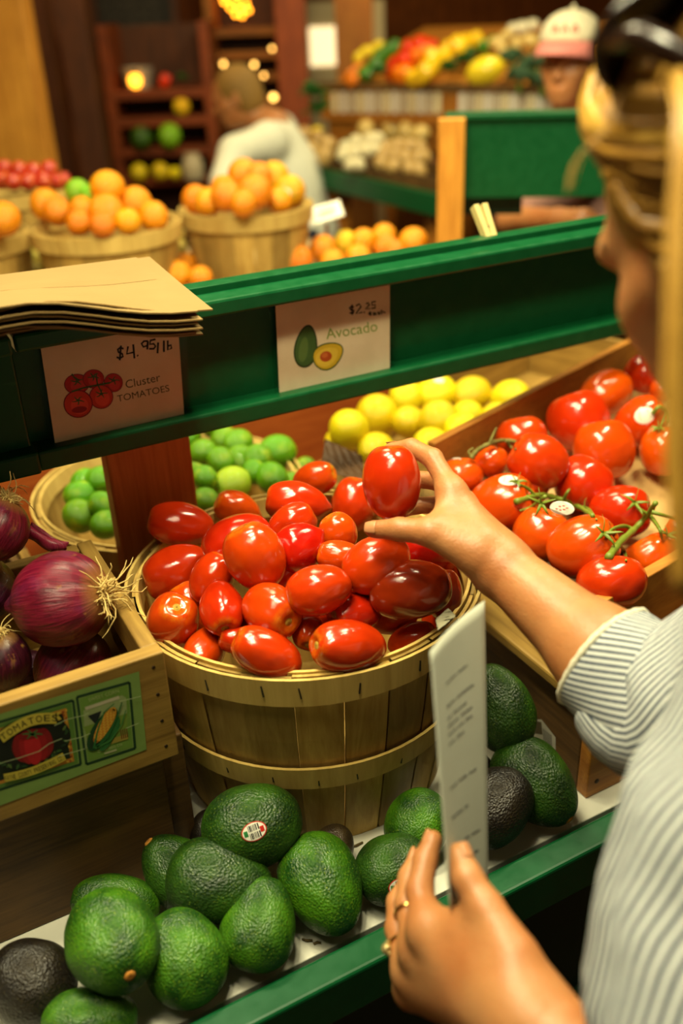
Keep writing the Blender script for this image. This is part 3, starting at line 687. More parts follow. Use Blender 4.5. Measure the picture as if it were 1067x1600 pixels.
# ================================================================= limes and lemons
lp = Pile()
LIME_ROWS = {
 'back row right of the post': [(297, 682, 36), (335, 662, 46), (352, 688, 44), (372, 692, 46), (434, 706, 58)],
 'middle row right of the post': [(316, 707, 44), (345, 720, 46), (378, 720, 50), (402, 716, 46), (476, 732, 36)],
 'front row right of the post': [(302, 742, 42), (320, 747, 40), (362, 758, 60), (398, 738, 40), (425, 747, 52), (455, 758, 44)],
 'lowest spot right of the post': [(322, 782, 42)],
 'back row left of the post': [(132, 755, 46), (158, 750, 46)],
 'front row left of the post': [(124, 773, 48), (160, 790, 44), (124, 806, 54), (166, 820, 48)]}
for row, L in LIME_ROWS.items():
    L2 = sorted(L)
    for i, (px, py, s) in enumerate(L2):
        z = 0.952 + (0.02 if 'right' in row else 0.0)
        yel = (px, py) == (362, 758)
        lab = ('yellowish lime, %s in the %s' if yel else 'green lime, %s in the %s') % (nth(i, len(L2)) if len(L2) > 1 else 'alone', row)
        place(lp, recol(LIMES[0], LIME_Y) if yel else LIMES[i % 3], px, py, s * 1.08, s * 0.98, random.uniform(0, 360), random.uniform(-20, 40), dome_d(px, py, LC, 0.16, 0.952, 0.06, 0.012), 'lime', lab, 'lime', 'limes in the basket', tol=0.005, lmax=1.2, push=-0.06)
mp = Pile()
LEM_ROWS0 = {
 'front row': [(528, 690, 44), (588, 702, 56), (674, 697, 62), (545, 672, 66)],
 'middle row': [(589, 652, 70), (640, 661, 54), (684, 656, 62), (725, 676, 62), (780, 657, 58), (730, 650, 52)],
 'back row': [(634, 622, 56), (682, 615, 62), (738, 616, 60), (797, 623, 62)]}
LEM_ROWS = dict(reversed(list(LEM_ROWS0.items())))
LEMON_OBJ = []
for row, L in LEM_ROWS.items():
    L2 = sorted(L)
    for i, (px, py, s) in enumerate(L2):
        lab = 'yellow lemon in the pale box, %s in the %s' % (nth(i, len(L2)), row)
        o = place(mp, LEMONS[i % 3], px, py, s * 1.08, s * 0.98, random.choice([20, 90, 150, 200]), random.choice([-30, 10, 60, 75]), depth(Pz(px, py, 0.945)), 'lemon', lab, 'lemon', 'lemons in the box', tol=0.005, lmax=1.3, push=-0.06); LEMON_OBJ.append(o)
sticker(LEMON_OBJ[1], 686, 594, 0.018, 0.012, 0)

# ================================================================= avocados on the white shelf
ap = Pile(); AVO_OBJ = []
AV_MESH = {'g': AVOS, 'm': [recol(a, AVO_MID) for a in AVOS], 'k': [recol(a, AVO_BLACK) for a in AVOS], 'b': [recol(a, AVO_BROWN) for a in AVOS]}
AL = [  # px, py, major, minor, stem angle, tilt, colour, mesh, nub, label
 (176, 1470, 158, 150, -58, 48, 'g', 3, 1, 'large green avocado with its tan stem nub facing forward, front left'),
 (140, 1594, 180, 98, 5, 5, 'g', 0, 0, 'green avocado cut by the bottom edge, lying lowest at front left'),
 (50, 1538, 140, 132, 150, 20, 'k', 0, 0, 'blackish avocado at the bottom left corner'),
 (297, 1516, 150, 134, 120, 15, 'g', 0, 0, 'green avocado against the green rail beside the one with the nub'),
 (420, 1470, 142, 120, 80, 5, 'g', 1, 0, 'small pear shaped green avocado against the rail with its narrow end up'),
 (503, 1381, 158, 128, -62, 12, 'g', 2, 0, 'green avocado with a dull brown patch low on its right end'),
 (622, 1370, 120, 112, 30, 15, 'm', 0, 0, 'dark green avocado with a barcode sticker, beside the hand with the paper'),
 (342, 1376, 165, 128, -8, 5, 'm', 1, 0, 'deep green pear shaped avocado lying in the middle of the group'),
 (404, 1266, 154, 130, 15, 10, 'm', 3, 0, 'biggest green avocado with a barcode sticker, lying on top before the basket'),
 (182, 1418, 158, 92, 170, 0, 'g', 0, 0, 'green avocado half hidden behind the one with the tan nub'),
 (266, 1338, 128, 104, 138, 10, 'm', 1, 1, 'green avocado with its nub pointing up left, against the brown crate'),
 (512, 1294, 82, 72, 60, 10, 'b', 0, 0, 'brown avocado half hidden beneath the biggest one at the basket'),
 (326, 1298, 62, 62, 90, 0, 'k', 0, 0, 'black avocado in the shadow between the crate corner and the basket'),
 (632, 1270, 110, 102, 60, 20, 'g', 3, 0, 'green avocado at the foot of the basket left of the paper'),
 (800, 1291, 138, 118, 40, 0, 'k', 0, 0, 'ripe black avocado against the rail right of the paper'),
 (843, 1231, 150, 120, -48, 10, 'm', 2, 1, 'green avocado with an orange nub beside the right crate'),
 (776, 1106, 140, 110, 110, 5, 'm', 0, 0, 'dark green avocado standing highest between the basket and right crate'),
 (745, 1215, 74, 66, 90, 0, 'k', 0, 0, 'black avocado hidden behind the paper'),
]
def rest_d(px, py, mj, mn, an, ti, zbase):
    z = zbase + 0.04
    for _ in range(15):
        d = depth(Pz(px, py, z)); W_ = mn * d / F_PX; L_ = max(mj * d / F_PX, W_)
        axz = (camdir(math.cos(math.radians(an)) * math.cos(math.radians(ti)), -math.sin(math.radians(an)) * math.cos(math.radians(ti)), -math.sin(math.radians(ti)))).z
        z = zbase + math.sqrt((W_ / 2) ** 2 * (1 - axz * axz) + (L_ / 2) ** 2 * axz * axz)
    return d
def keep_clear(o, W_, L_):
    c = o.location; ax = o.rotation_quaternion @ Vector((0, 0, 1)); h = max(0, (L_ - W_) / 2); r = W_ / 2
    for _ in range(6):
        for u in (-1, 0, 1):
            p = c + ax * (h * u)
            rb = BB + (BR - BB) * (p.z - T) / BH + 0.008; dv = Vector((p.x - BC.x, p.y - BC.y, 0))
            if p.z < T + BH and dv.length < rb + r: c += dv.normalized() * min(0.004, rb + r - dv.length)
            if p.x < 0.157 and p.y + r > 0.688 and p.z < 0.94: c.y -= min(0.004, p.y + r - 0.688)
            if p.x + r > 0.570 and p.y + r * 0.6 > 0.553: c.x -= min(0.004, p.x + r - 0.570)
            if p.z < T + 0.055 and p.y - r < 0.517 and p.y > 0.517: c.y += min(0.004, 0.517 - p.y + r)
            e = math.sqrt(r * r)
            if p.z - e < T + 0.001: c.z += min(0.004, T + 0.001 - p.z + e)
for px, py, mj, mn, an, ti, colr, me, nub, lab in reversed(AL):
    d = rest_d(px, py, mj, mn, an, ti, T + (0.045 if 'on top' in lab else 0.05 if 'standing highest' in lab else 0.0))
    o = place(ap, AV_MESH[colr][me], px, py, mj, mn, an, ti, d, 'avocado', lab, 'avocado', 'avocados on the shelf', tol=0.006, lmax=1.5, lmin=0.95, push=-0.05)
    keep_clear(o, o.scale[0], o.scale[2])
    if nub: cap_part(o, NUB_ME, 'stem_nub', 1.1, 0.0)
    AVO_OBJ.append(o)
AVO_OBJ.reverse()
sticker(AVO_OBJ[8], 397, 1299, 0.0235, 0.017, 20, 'barcode'); sticker(AVO_OBJ[6], 626, 1385, 0.0235, 0.017, 5, 'barcode')

# ================================================================= red onions
op = Pile(); ON_OBJ = []
NL = [
 (84, 938, 168, 158, 8, 28, 0, 'big red onion with a root tuft on its right end, on top in the crate', True),
 (108, 1050, 155, 118, 60, 20, 0, 'red onion low against the front board of the crate', False),
 (-16, 832, 120, 112, 62, 10, 0, 'red onion at the left edge with straw roots on top', True),
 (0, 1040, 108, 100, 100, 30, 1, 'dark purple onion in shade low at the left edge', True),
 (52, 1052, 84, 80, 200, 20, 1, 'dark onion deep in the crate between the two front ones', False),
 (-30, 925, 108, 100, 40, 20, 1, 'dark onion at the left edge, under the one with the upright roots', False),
]
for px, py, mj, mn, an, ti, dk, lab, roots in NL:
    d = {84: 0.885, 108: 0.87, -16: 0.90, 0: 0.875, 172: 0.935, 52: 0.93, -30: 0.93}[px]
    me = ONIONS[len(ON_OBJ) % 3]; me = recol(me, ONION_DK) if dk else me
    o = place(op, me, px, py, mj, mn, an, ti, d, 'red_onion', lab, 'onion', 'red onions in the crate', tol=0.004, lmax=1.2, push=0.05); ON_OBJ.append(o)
    if roots:
        b = MB(); rnd = random.Random(px); S = o.scale[0]; zt = topz(me)
        for k in range(230 if not dk else 90):
            a = rnd.uniform(0, 6.28); rr = rnd.uniform(0, 0.085) ; L = rnd.uniform(0.08, 0.17) if rnd.random() < 0.92 else rnd.uniform(0.25, 0.5)
            p = Vector((rr * math.cos(a), rr * math.sin(a), zt - 0.002)); dv = Vector((math.cos(a) * 0.75, math.sin(a) * 0.75, 0.8)); pts = [p.copy()]
            for i in range(6):
                dv += Vector((rnd.uniform(-.55, .55), rnd.uniform(-.55, .55), rnd.uniform(-.55, .3))); dv.normalize(); p = p + dv * L / 6; pts.append(p.copy())
            b.tube(pts, [0.009, 0.0085, 0.008, 0.0075, 0.007, 0.006, 0.003], 5)
        ro = b.build('roots', ROOT, o, smooth=True)
for px, py, L in ((556, 1322, .016), (480, 1470, .010), (496, 1476, .007)):
    o = MB().tube([(-L / 2, 0, .0012), (0, .001, .0016), (L / 2, 0, .0012)], [.0012, .0013, .0008], 6).build('dry_twig', plain('dry_twig_brown', C(96, 80, 40), 0.8), smooth=True)
    p = Pz(px, py, T); o.location = (p.x, p.y, T + 0.0004); o.rotation_euler = (0, 0, px); tag(o, {556: 'bent dry twig on the white shelf at the foot of the basket', 480: 'short dry twig on the white shelf by the green rail', 496: 'tiny dark crumb on the white shelf near the green rail'}[px], 'twig')
# curled loose skin lying on the onion
b = MB(); pts = [(60, 838, .93), (72, 846, .925), (85, 851, .92), (98, 852, .92)]
def sheet(fn, nu, nv, th=None):
    b = MB(); vs = [fn(i / nu, j / nv) for i in range(nu + 1) for j in range(nv + 1)]
    b.add(vs, [(i * (nv + 1) + j, (i + 1) * (nv + 1) + j, (i + 1) * (nv + 1) + j + 1, i * (nv + 1) + j + 1) for i in range(nu) for j in range(nv)]); return b
def sheet_obj(name, b, mat, label, cat, th=0.0004, **kw):
    c = sum((Vector(v) for v in b.v), Vector()) / len(b.v)
    o = thing_mesh(name, b, mat, label, cat, origin=c, smooth=True, **kw)
    m = o.modifiers.new('thickness', 'SOLIDIFY'); m.thickness = th; m.offset = 0; return o
def skin_fn(u, v):
    c = Pd(42 + 60 * u, 822 + 30 * u + 6 * math.sin(3 * u), 0.935); a = -0.6 + 4.2 * v; r = 0.0105 - 0.004 * u + 0.0015 * math.sin(9 * u + 5 * v)
    y, z = camdir(0, 1, 0), camdir(0, 0, 1); return c + y * (r * math.sin(a)) - z * (r * math.cos(a)) + camdir(1, 0, 0) * (0.003 * math.sin(7 * v))
SKINM = onion_skin_mat('loose_onion_skin', C(86, 8, 34), C(140, 30, 60), C(176, 84, 90))
sheet_obj('onion_skin', sheet(skin_fn, 14, 14), SKINM, 'curled loose strip of red onion skin on the far edge of the onion crate', 'onion skin')
# ================================================================= flat printed things
INK = {}
def ink(rgb, rough=0.6):
    k = tuple(rgb)
    if k not in INK:
        t = NT('ink_%d_%d_%d' % k); n = t.noise(t.coord(), 60, 3)
        c = C(*rgb); t.p(Base_Color=t.mix(n, tuple(x * 0.82 for x in c[:3]) + (1,), tuple(min(1, x * 1.12) for x in c[:3]) + (1,)), Roughness=rough); t.b.inputs['Specular IOR Level'].default_value = 0.3
        INK[k] = t.m
    return INK[k]
_gl = {}
def glyphs(txt):
    if txt in _gl: return _gl[txt]
    cu = bpy.data.curves.new('t', 'FONT'); cu.body = txt; cu.resolution_u = 4; o = bpy.data.objects.new('t', cu); COL.objects.link(o)
    bpy.context.view_layer.update(); me = bpy.data.meshes.new_from_object(o.evaluated_get(bpy.context.evaluated_depsgraph_get()))
    vs = [(v.co.x, v.co.y) for v in me.vertices]; fs = [tuple(p.vertices) for p in me.polygons]
    bpy.data.objects.remove(o); bpy.data.curves.remove(cu); bpy.data.meshes.remove(me); _gl[txt] = (vs, fs); return vs, fs
class Decal:
    """coloured flat shapes on the plane (o, n), outlined by photo coordinates"""
    def __init__(s, o, n, step=0.00012): s.o = Vector(o); s.n = Vector(n).normalized(); s.b = MB(); s.cols = []; s.step = step
    def P(s, p, l): return Ppl(p[0], p[1], s.o, s.n) + s.n * (s.step * l)
    def mi(s, c):
        if c not in s.cols: s.cols.append(c)
        return s.cols.index(c)
    def poly(s, pts, c, l=1): s.b.add([s.P(p, l) for p in pts], [tuple(range(len(pts)))], s.mi(c))
    def ell(s, x, y, a, b_, ang, c, l=1, n=26, sq=0.0):
        ca, sa = math.cos(math.radians(ang)), math.sin(math.radians(ang)); pts = []
        for i in range(n):
            t = 2 * math.pi * i / n; u, v = a * math.cos(t), b_ * math.sin(t) * (1 - sq * math.cos(t)); pts.append((x + u * ca + v * sa, y - u * sa + v * ca))
        s.poly(pts, c, l)
    def line(s, pts, w, c, l=2, taper=False):
        k = len(pts)
        L = []; R = []
        for i in range(k):
            dx = pts[min(i + 1, k - 1)][0] - pts[max(i - 1, 0)][0]; dy = pts[min(i + 1, k - 1)][1] - pts[max(i - 1, 0)][1]; q = math.hypot(dx, dy) or 1
            ww = w * (0.5 if not taper else 0.5 * (1 - i / k * 0.8)); L.append((pts[i][0] - dy / q * ww, pts[i][1] + dx / q * ww)); R.append((pts[i][0] + dy / q * ww, pts[i][1] - dx / q * ww))
        b0 = s.b.add([s.P(p, l) for p in L + R], [(i, i + 1, k + i + 1, k + i) for i in range(k - 1)], s.mi(c))
    def text(s, txt, p0, p1, h, c, l=2, lean=0.0, up=None):
        vs, fs = glyphs(txt); x0 = min(v[0] for v in vs); x1 = max(v[0] for v in vs)
        dx, dy = (p1[0] - p0[0]) / (x1 - x0), (p1[1] - p0[1]) / (x1 - x0); q = math.hypot(dx, dy)
        ux, uy = up if up else (dy / q, -dx / q)
        vs2 = [(p0[0] + (x - x0 + lean * y) * dx + ux * y * h / 0.72, p0[1] + (x - x0 + lean * y) * dy + uy * y * h / 0.72) for x, y in vs]
        s.b.add([s.P(p, l) for p in vs2], fs, s.mi(c))
    def arc(s, txt, pts, h, c, l=3):
        """letters one by one along a polyline"""
        seg = [math.dist(pts[i], pts[i + 1]) for i in range(len(pts) - 1)]; tot = sum(seg); n = len(txt)
        def at(u):
            u = max(0.0, min(tot, u))
            for i, q in enumerate(seg):
                if u <= q or i == len(seg) - 1: f = u / q; return (pts[i][0] + (pts[i + 1][0] - pts[i][0]) * f, pts[i][1] + (pts[i + 1][1] - pts[i][1]) * f)
                u -= q
        for i, ch in enumerate(txt):
            if ch == ' ': continue
            a, b_ = at(tot * (i + 0.1) / n), at(tot * (i + 0.9) / n)
            if ch in 'I.': m_ = at(tot * (i + .5) / n); f = 0.22; a = (m_[0] + (a[0] - m_[0]) * f * 2, m_[1] + (a[1] - m_[1]) * f * 2); b_ = (m_[0] + (b_[0] - m_[0]) * f * 2, m_[1] + (b_[1] - m_[1]) * f * 2)
            s.text(ch, a, b_, h, c, l)
    def build(s, name, parent):
        inv = parent.matrix_basis.inverted(); s.b.v = [tuple(inv @ Vector(v)) for v in s.b.v]
        return s.b.build(name, [ink(c) for c in s.cols], parent)
CARD = NT('sign_card'); n1 = CARD.noise(CARD.coord(), 14, 5); CARD.p(Base_Color=CARD.ramp(n1, [(0.3, C(208, 190, 152)), (0.7, C(230, 214, 180))]), Roughness=0.55); CARD = CARD.m
def clear_plastic(name):
    t = NT(name); t.p(Base_Color=(0.9, 0.92, 0.88, 1), Roughness=0.12, Transmission_Weight=1.0, Alpha=0.32); t.b.inputs['IOR'].default_value = 1.2; return t.m
PLASTIC = clear_plastic('laminate_plastic')
def sign(name, label, card, sleeve, yb, yt):
    """card and sleeve: photo corners tl, tr, br, bl; the card leans from yb (bottom) back to yt (top)"""
    pb = Py(*card[3], yb); pt = Py(*card[0], yt); side = Py(*card[2], yb)
    n = (side - pb).cross(pt - pb).normalized()
    if n.y > 0: n = -n
    root = empty(name, (pb + side) / 2, label, 'sign'); inv = Vector(root.location)
    C3 = [Ppl(*p, pb, n) for p in card]; S3 = [Ppl(*p, pb, n) for p in sleeve]
    m = MB(); m.slab([p - inv for p in C3], n, 0.0006); m.build('card', CARD, root)
    m = MB(); m.slab([p - inv + n * 0.0005 for p in S3], n, 0.0017); m.build('plastic_sleeve', PLASTIC, root)
    return root, Decal(pb + n * 0.0001, n, 0.00004)
# --- cluster tomatoes sign
sg, D = sign('price_sign', 'cream price sign reading Cluster Tomatoes with drawn red tomatoes, below the paper bags',
    [(60, 520), (278, 506), (288, 652), (86, 693)], [(46, 516), (290, 500), (300, 655), (80, 700)], 0.9425, 0.9555)
RED, RED2, ORG = (176, 30, 24), (202, 52, 30), (214, 88, 34)
GRN = (52, 84, 34); BLK = (20, 20, 18)
for x, y, a, b_, c in [(120, 600, 20, 16, RED), (146, 592, 17, 15, RED), (177, 598, 15, 15, RED), (122, 631, 23, 22, RED2), (158, 620, 19, 19, RED2)]:
    lz = {120: 0, 146: 1, 177: 2, 122: 4, 158: 3}[x] * 1.2; D.ell(x, y, a, b_, 5, (120, 20, 22), 2 + lz); D.ell(x, y, a * .92, b_ * .92, 5, c, 2.4 + lz); D.ell(x + a * .1, y + b_ * .15, a * .6, b_ * .6, 5, tuple(min(255, q + 22) for q in c), 2.8 + lz)
    for k in range(5):
        t = k * 1.26 + x; D.line([(x, y - b_ * .25), (x + 5 * math.cos(t), y - b_ * .25 + 4 * math.sin(t)), (x + 10 * math.cos(t + .2), y - b_ * .25 + 7 * math.sin(t + .2))], 2.6, GRN, 3.0 + lz + 0.03 * k, True)
D.ell(124, 640, 12, 5, 8, (150, 16, 20), 8.0)
D.line([(112, 612), (130, 606), (150, 602), (172, 598)], 2.6, GRN, 9.0); D.line([(112, 584), (116, 590), (124, 594)], 2.2, GRN, 9.2); D.line([(150, 584), (152, 600), (160, 616)], 2.0, GRN, 9.4)
D.text('Cluster', (197, 607), (251, 595), 13, (66, 66, 44), 3, 0.08); D.text('Tᴏᴍᴀᴛᴏᴇs'.translate(str.maketrans('ᴏᴍᴀᴛᴇs', 'OMATES')), (184, 628), (265, 611), 10.5, (66, 66, 44), 3, 0.05)
def strokes(D, L, w, c=BLK, l=4):
    for s_ in L: D.line(s_, w, c, l)
strokes(D, [[(193, 545), (188, 543), (184, 546), (185, 550), (191, 553), (192, 557), (187, 560), (182, 558)], [(189, 540), (187, 563)],
  [(200, 541), (198, 553), (210, 550)], [(208, 538), (210, 560)], [(214, 555), (216, 556)],
  [(231, 533), (225, 533), (221, 537), (224, 542), (230, 540), (231, 533), (230, 546)], [(243, 530), (235, 532), (234, 538), (240, 537), (243, 541), (240, 545), (233, 545)],
  [(247, 535), (246, 552)], [(256, 532), (256, 550)], [(262, 532), (262, 547), (268, 544), (267, 539), (262, 541)]], 2.9)
D.build('lettering', sg)
# --- avocado sign
sg2, D = sign('price_sign', 'cream price sign reading Avocado with a drawn avocado and half, right of the other sign',
    [(430, 467), (609, 440), (609, 581), (437, 620)], [(420, 462), (616, 435), (615, 584), (431, 624)], 0.9425, 0.9555)
D.ell(478, 541, 34, 18, 82, (44, 60, 24), 2, sq=0.18); D.ell(478, 541, 31, 15.5, 82, (62, 92, 40), 3, sq=0.18); D.ell(474, 546, 20, 7, 82, (86, 112, 52), 4, sq=0.1)
D.ell(513, 555, 26, 20, 33, (60, 84, 30), 4, sq=0.25); D.ell(513, 555, 24, 18, 33, (206, 172, 36), 5, sq=0.25); D.ell(511, 557, 19, 13.5, 33, (222, 190, 60), 6, sq=0.2); D.ell(509, 557, 9.5, 8, 20, (176, 76, 24), 7); D.ell(507, 555, 5, 4, 20, (198, 104, 44), 8)
D.text('Avocado', (510, 530), (590, 517), 17, (122, 148, 56), 3, 0.06)
strokes(D, [[(553, 480), (549, 479), (546, 481), (548, 484), (553, 485), (552, 489), (546, 489)], [(550, 476), (550, 492)], [(556, 478), (561, 475), (564, 479), (556, 490), (566, 488)], [(568, 488), (570, 488)],
  [(572, 475), (575, 473), (577, 476), (571, 483), (578, 482)], [(587, 471), (581, 472), (581, 477), (586, 476), (586, 481), (580, 482)],
  [(577, 491), (580, 489), (578, 487), (576, 490), (580, 493)], [(587, 489), (583, 489), (583, 492), (587, 491), (588, 492)], [(594, 488), (590, 488), (591, 491), (594, 490)], [(596, 484), (596, 491), (599, 487), (602, 489)]], 2.4)
D.build('lettering', sg2)

# ================================================================= label on the onion crate
fn = Vector((0, -1, 0)); base = Vector((0, OY - 0.0004, 0))
D = Decal(base, fn, 0.00012)
LG, DG, YEL = (120, 150, 76), (28, 58, 34), (196, 178, 66)
TLp, BLp, TRp, BRp = (-230, 1186), (-212, 1340), (217, 1049), (229, 1171)
D.poly([TLp, TRp, BRp, BLp], LG, 1)
def lerp2(a, b_, f): return (a[0] + (b_[0] - a[0]) * f, a[1] + (b_[1] - a[1]) * f)
def frame(q, w, c, l):
    for i in range(4):
        D.line([q[i], q[(i + 1) % 4]], w, c, l)
# corn panel
q = [(120, 1089), (202, 1066), (211, 1169), (135, 1194)]; frame(q, 4, DG, 2); D.poly([(124, 1092), (199, 1070), (207, 1166), (138, 1189)], (104, 140, 58), 2)
D.text('SWEET CORN', (139, 1096), (186, 1081), 5.5, (160, 176, 110), 4)
D.poly([(130, 1110), (190, 1086), (197, 1090), (200, 1154), (140, 1172), (133, 1168)], (142, 158, 104), 3); D.poly([(131, 1135), (198, 1114), (200, 1154), (140, 1172)], (112, 140, 54), 4); D.poly([(136, 1164), (199, 1146), (200, 1154), (140, 1172)], (156, 142, 60), 5)
D.poly([(137, 1118), (158, 1110), (150, 1132)], (28, 34, 34), 5); D.line([(133, 1107), (186, 1089)], 5, (186, 180, 150), 4)
D.ell(160, 1139, 39, 15, 58, (26, 66, 34), 6, sq=0.1); D.ell(171, 1146, 30, 9, 62, (44, 104, 50), 7); D.ell(158, 1138, 35, 8, 60, (30, 52, 30), 7)
D.ell(163, 1132, 32, 9.5, 60, (196, 140, 40), 8, sq=-0.15)
for i in range(17):
    for j in range(-3, 4):
        f = (i - 8) / 8.6; w = 8.6 * math.sqrt(max(0, 1 - f * f)) * (1 - 0.12 * f); u = f * 30; v = j / 3.4 * w
        ca, sa = math.cos(math.radians(60)), math.sin(math.radians(60)); D.ell(163 + u * ca + v * sa, 1132 - u * sa + v * ca, 1.7, 1.15, 60, (220, 172, 62) if (i + j) % 3 else (206, 128, 44), 9, 8)
D.line([(146, 1168), (152, 1140), (162, 1112), (178, 1098)], 3, (46, 112, 54), 10, True); D.line([(150, 1166), (168, 1150), (182, 1120), (190, 1096)], 4, (38, 96, 46), 10, True); D.line([(148, 1168), (172, 1156), (190, 1130), (196, 1108)], 3, (60, 120, 56), 10, True)
for k in range(4): D.line([(188 + 3 * k, 1140 - k), (190 + 3 * k, 1154 - k)], 1.4, (110, 44, 28), 6)
D.text('CARD SEED CO', (153, 1176), (191, 1164), 3.6, (170, 184, 120), 4); D.line([(163, 1177), (182, 1171)], 3, (168, 170, 130), 4)
# tomato panel
q = [(-130, 1166), (114, 1094), (126, 1194), (-116, 1270)]; frame(q, 4, DG, 2); D.poly([(-126, 1170), (111, 1098), (122, 1192), (-113, 1266)], (86, 124, 52), 2)
D.poly([(-118, 1174), (103, 1106), (116, 1189), (-108, 1258)], (188, 128, 44), 3); D.poly([(-110, 1176), (98, 1114), (110, 1184), (-102, 1252)], (24, 34, 20), 4)
rnd = random.Random(4)
for k in range(60):
    f = rnd.random(); a, b_ = ((-114, 1175), (104, 1109)) if k % 2 else ((-106, 1255), (114, 1187)); p = lerp2(a, b_, f); D.ell(p[0], p[1], 2.2, 1.4, rnd.uniform(0, 180), rnd.choice([(150, 60, 24), (212, 170, 60), (120, 52, 22)]), 4.6 + 0.012 * k, 8)
for k in range(16):
    p = lerp2((100, 1112), (113, 1186), k / 15); D.ell(p[0] + rnd.uniform(-2, 2), p[1], 2.2, 1.4, rnd.uniform(0, 180), rnd.choice([(150, 60, 24), (212, 170, 60)]), 5, 8)
D.ell(46, 1160, 66, 40, 17, (18, 22, 16), 6)
for k in range(46):
    a = rnd.uniform(0, 6.28); u, v = 60 * math.cos(a), 34 * math.sin(a); ca, sa = math.cos(.3), math.sin(.3); D.ell(46 + u * ca + v * sa, 1160 - u * sa + v * ca, 5, 1.8, rnd.uniform(0, 180), rnd.choice([(36, 66, 34), (58, 92, 44), (28, 50, 30), (88, 110, 48)]), 6.4 + 0.02 * k, 8)
D.ell(51, 1165, 33, 27, 12, (112, 14, 20), 7.5)
for x, y, a, b_, c in [(32, 1168, 12, 22, (128, 16, 22)), (70, 1158, 12, 22, (128, 16, 22)), (42, 1168, 12, 25, (150, 20, 26)), (62, 1163, 12, 24, (146, 18, 26)), (51, 1167, 13, 27, (176, 26, 34))]: D.ell(x, y, a, b_, 10, c, 8 + 0.4 * {32: 0, 70: 1, 42: 2, 62: 3, 51: 4}[x])
D.ell(50, 1146, 22, 7, 15, (120, 14, 20), 10.2)
for k in range(6): t = k * 1.05; D.line([(50, 1146), (50 + 9 * math.cos(t), 1145 + 4 * math.sin(t)), (50 + 16 * math.cos(t), 1146 + 8 * math.sin(t))], 3.4, (58, 100, 48), 11, True)
def ribbon(pts, w, c, l): D.line(pts, w, c, l)
cur = [(0 + 88 * i / 12, 1152 - 31 * i / 12 - 11 * math.sin(math.pi * i / 12)) for i in range(13)]
ribbon(cur, 17, YEL, 12); D.arc('TOMATOES', [(x + 3, y + 4.5) for x, y in cur], 10.5, (38, 40, 22), 13)
D.poly([(86, 1112), (95, 1110), (90, 1116), (96, 1122), (86, 1126)], YEL, 12)
cur = [(6 + 94 * i / 12, 1214 - 34 * i / 12 + 5 * math.sin(math.pi * i / 12)) for i in range(13)]
ribbon(cur, 12.5, YEL, 12); D.arc('WAYNE COUNTY PRESERVING CO.', [(x + 1, y + 4) for x, y in cur], 7.6, (40, 40, 22), 13)
for pts in ([(-20, 1196), (30, 1182), (60, 1172), (76, 1160), (96, 1152)], [(84, 1132), (104, 1122), (130, 1116), (138, 1112)], [(100, 1156), (126, 1150), (140, 1144)], [(90, 1180), (132, 1168)], [(186, 1094), (204, 1090), (219, 1086)], [(196, 1136), (216, 1128)]): D.line(pts, 1.0, (176, 190, 140), 15)
D.build('label', onion)
lab_root = [o for o in COL.objects if o.parent == onion and o.name.startswith('label')][0]; lab_root['label'] = 'green printed vintage label with tomatoes and sweet corn'

# worn barcode sticker on the right crate
D = Decal(Vector((RX - 0.0003, 0, 0)), Vector((-1, 0, 0)), 0.00012)
D.poly([(832, 1124), (846, 1124), (868, 1152), (868, 1176), (856, 1176), (830, 1146)], (200, 196, 178), 1); D.poly([(833, 1126), (846, 1128), (848, 1148), (836, 1146)], (96, 84, 60), 2)
for k in range(6): D.line([(849 + 2.4 * k, 1138 + 2 * k), (850 + 2.4 * k, 1158 + 2 * k)], 1.1, (50, 50, 48), 2)
D.build('barcode_sticker', rc)

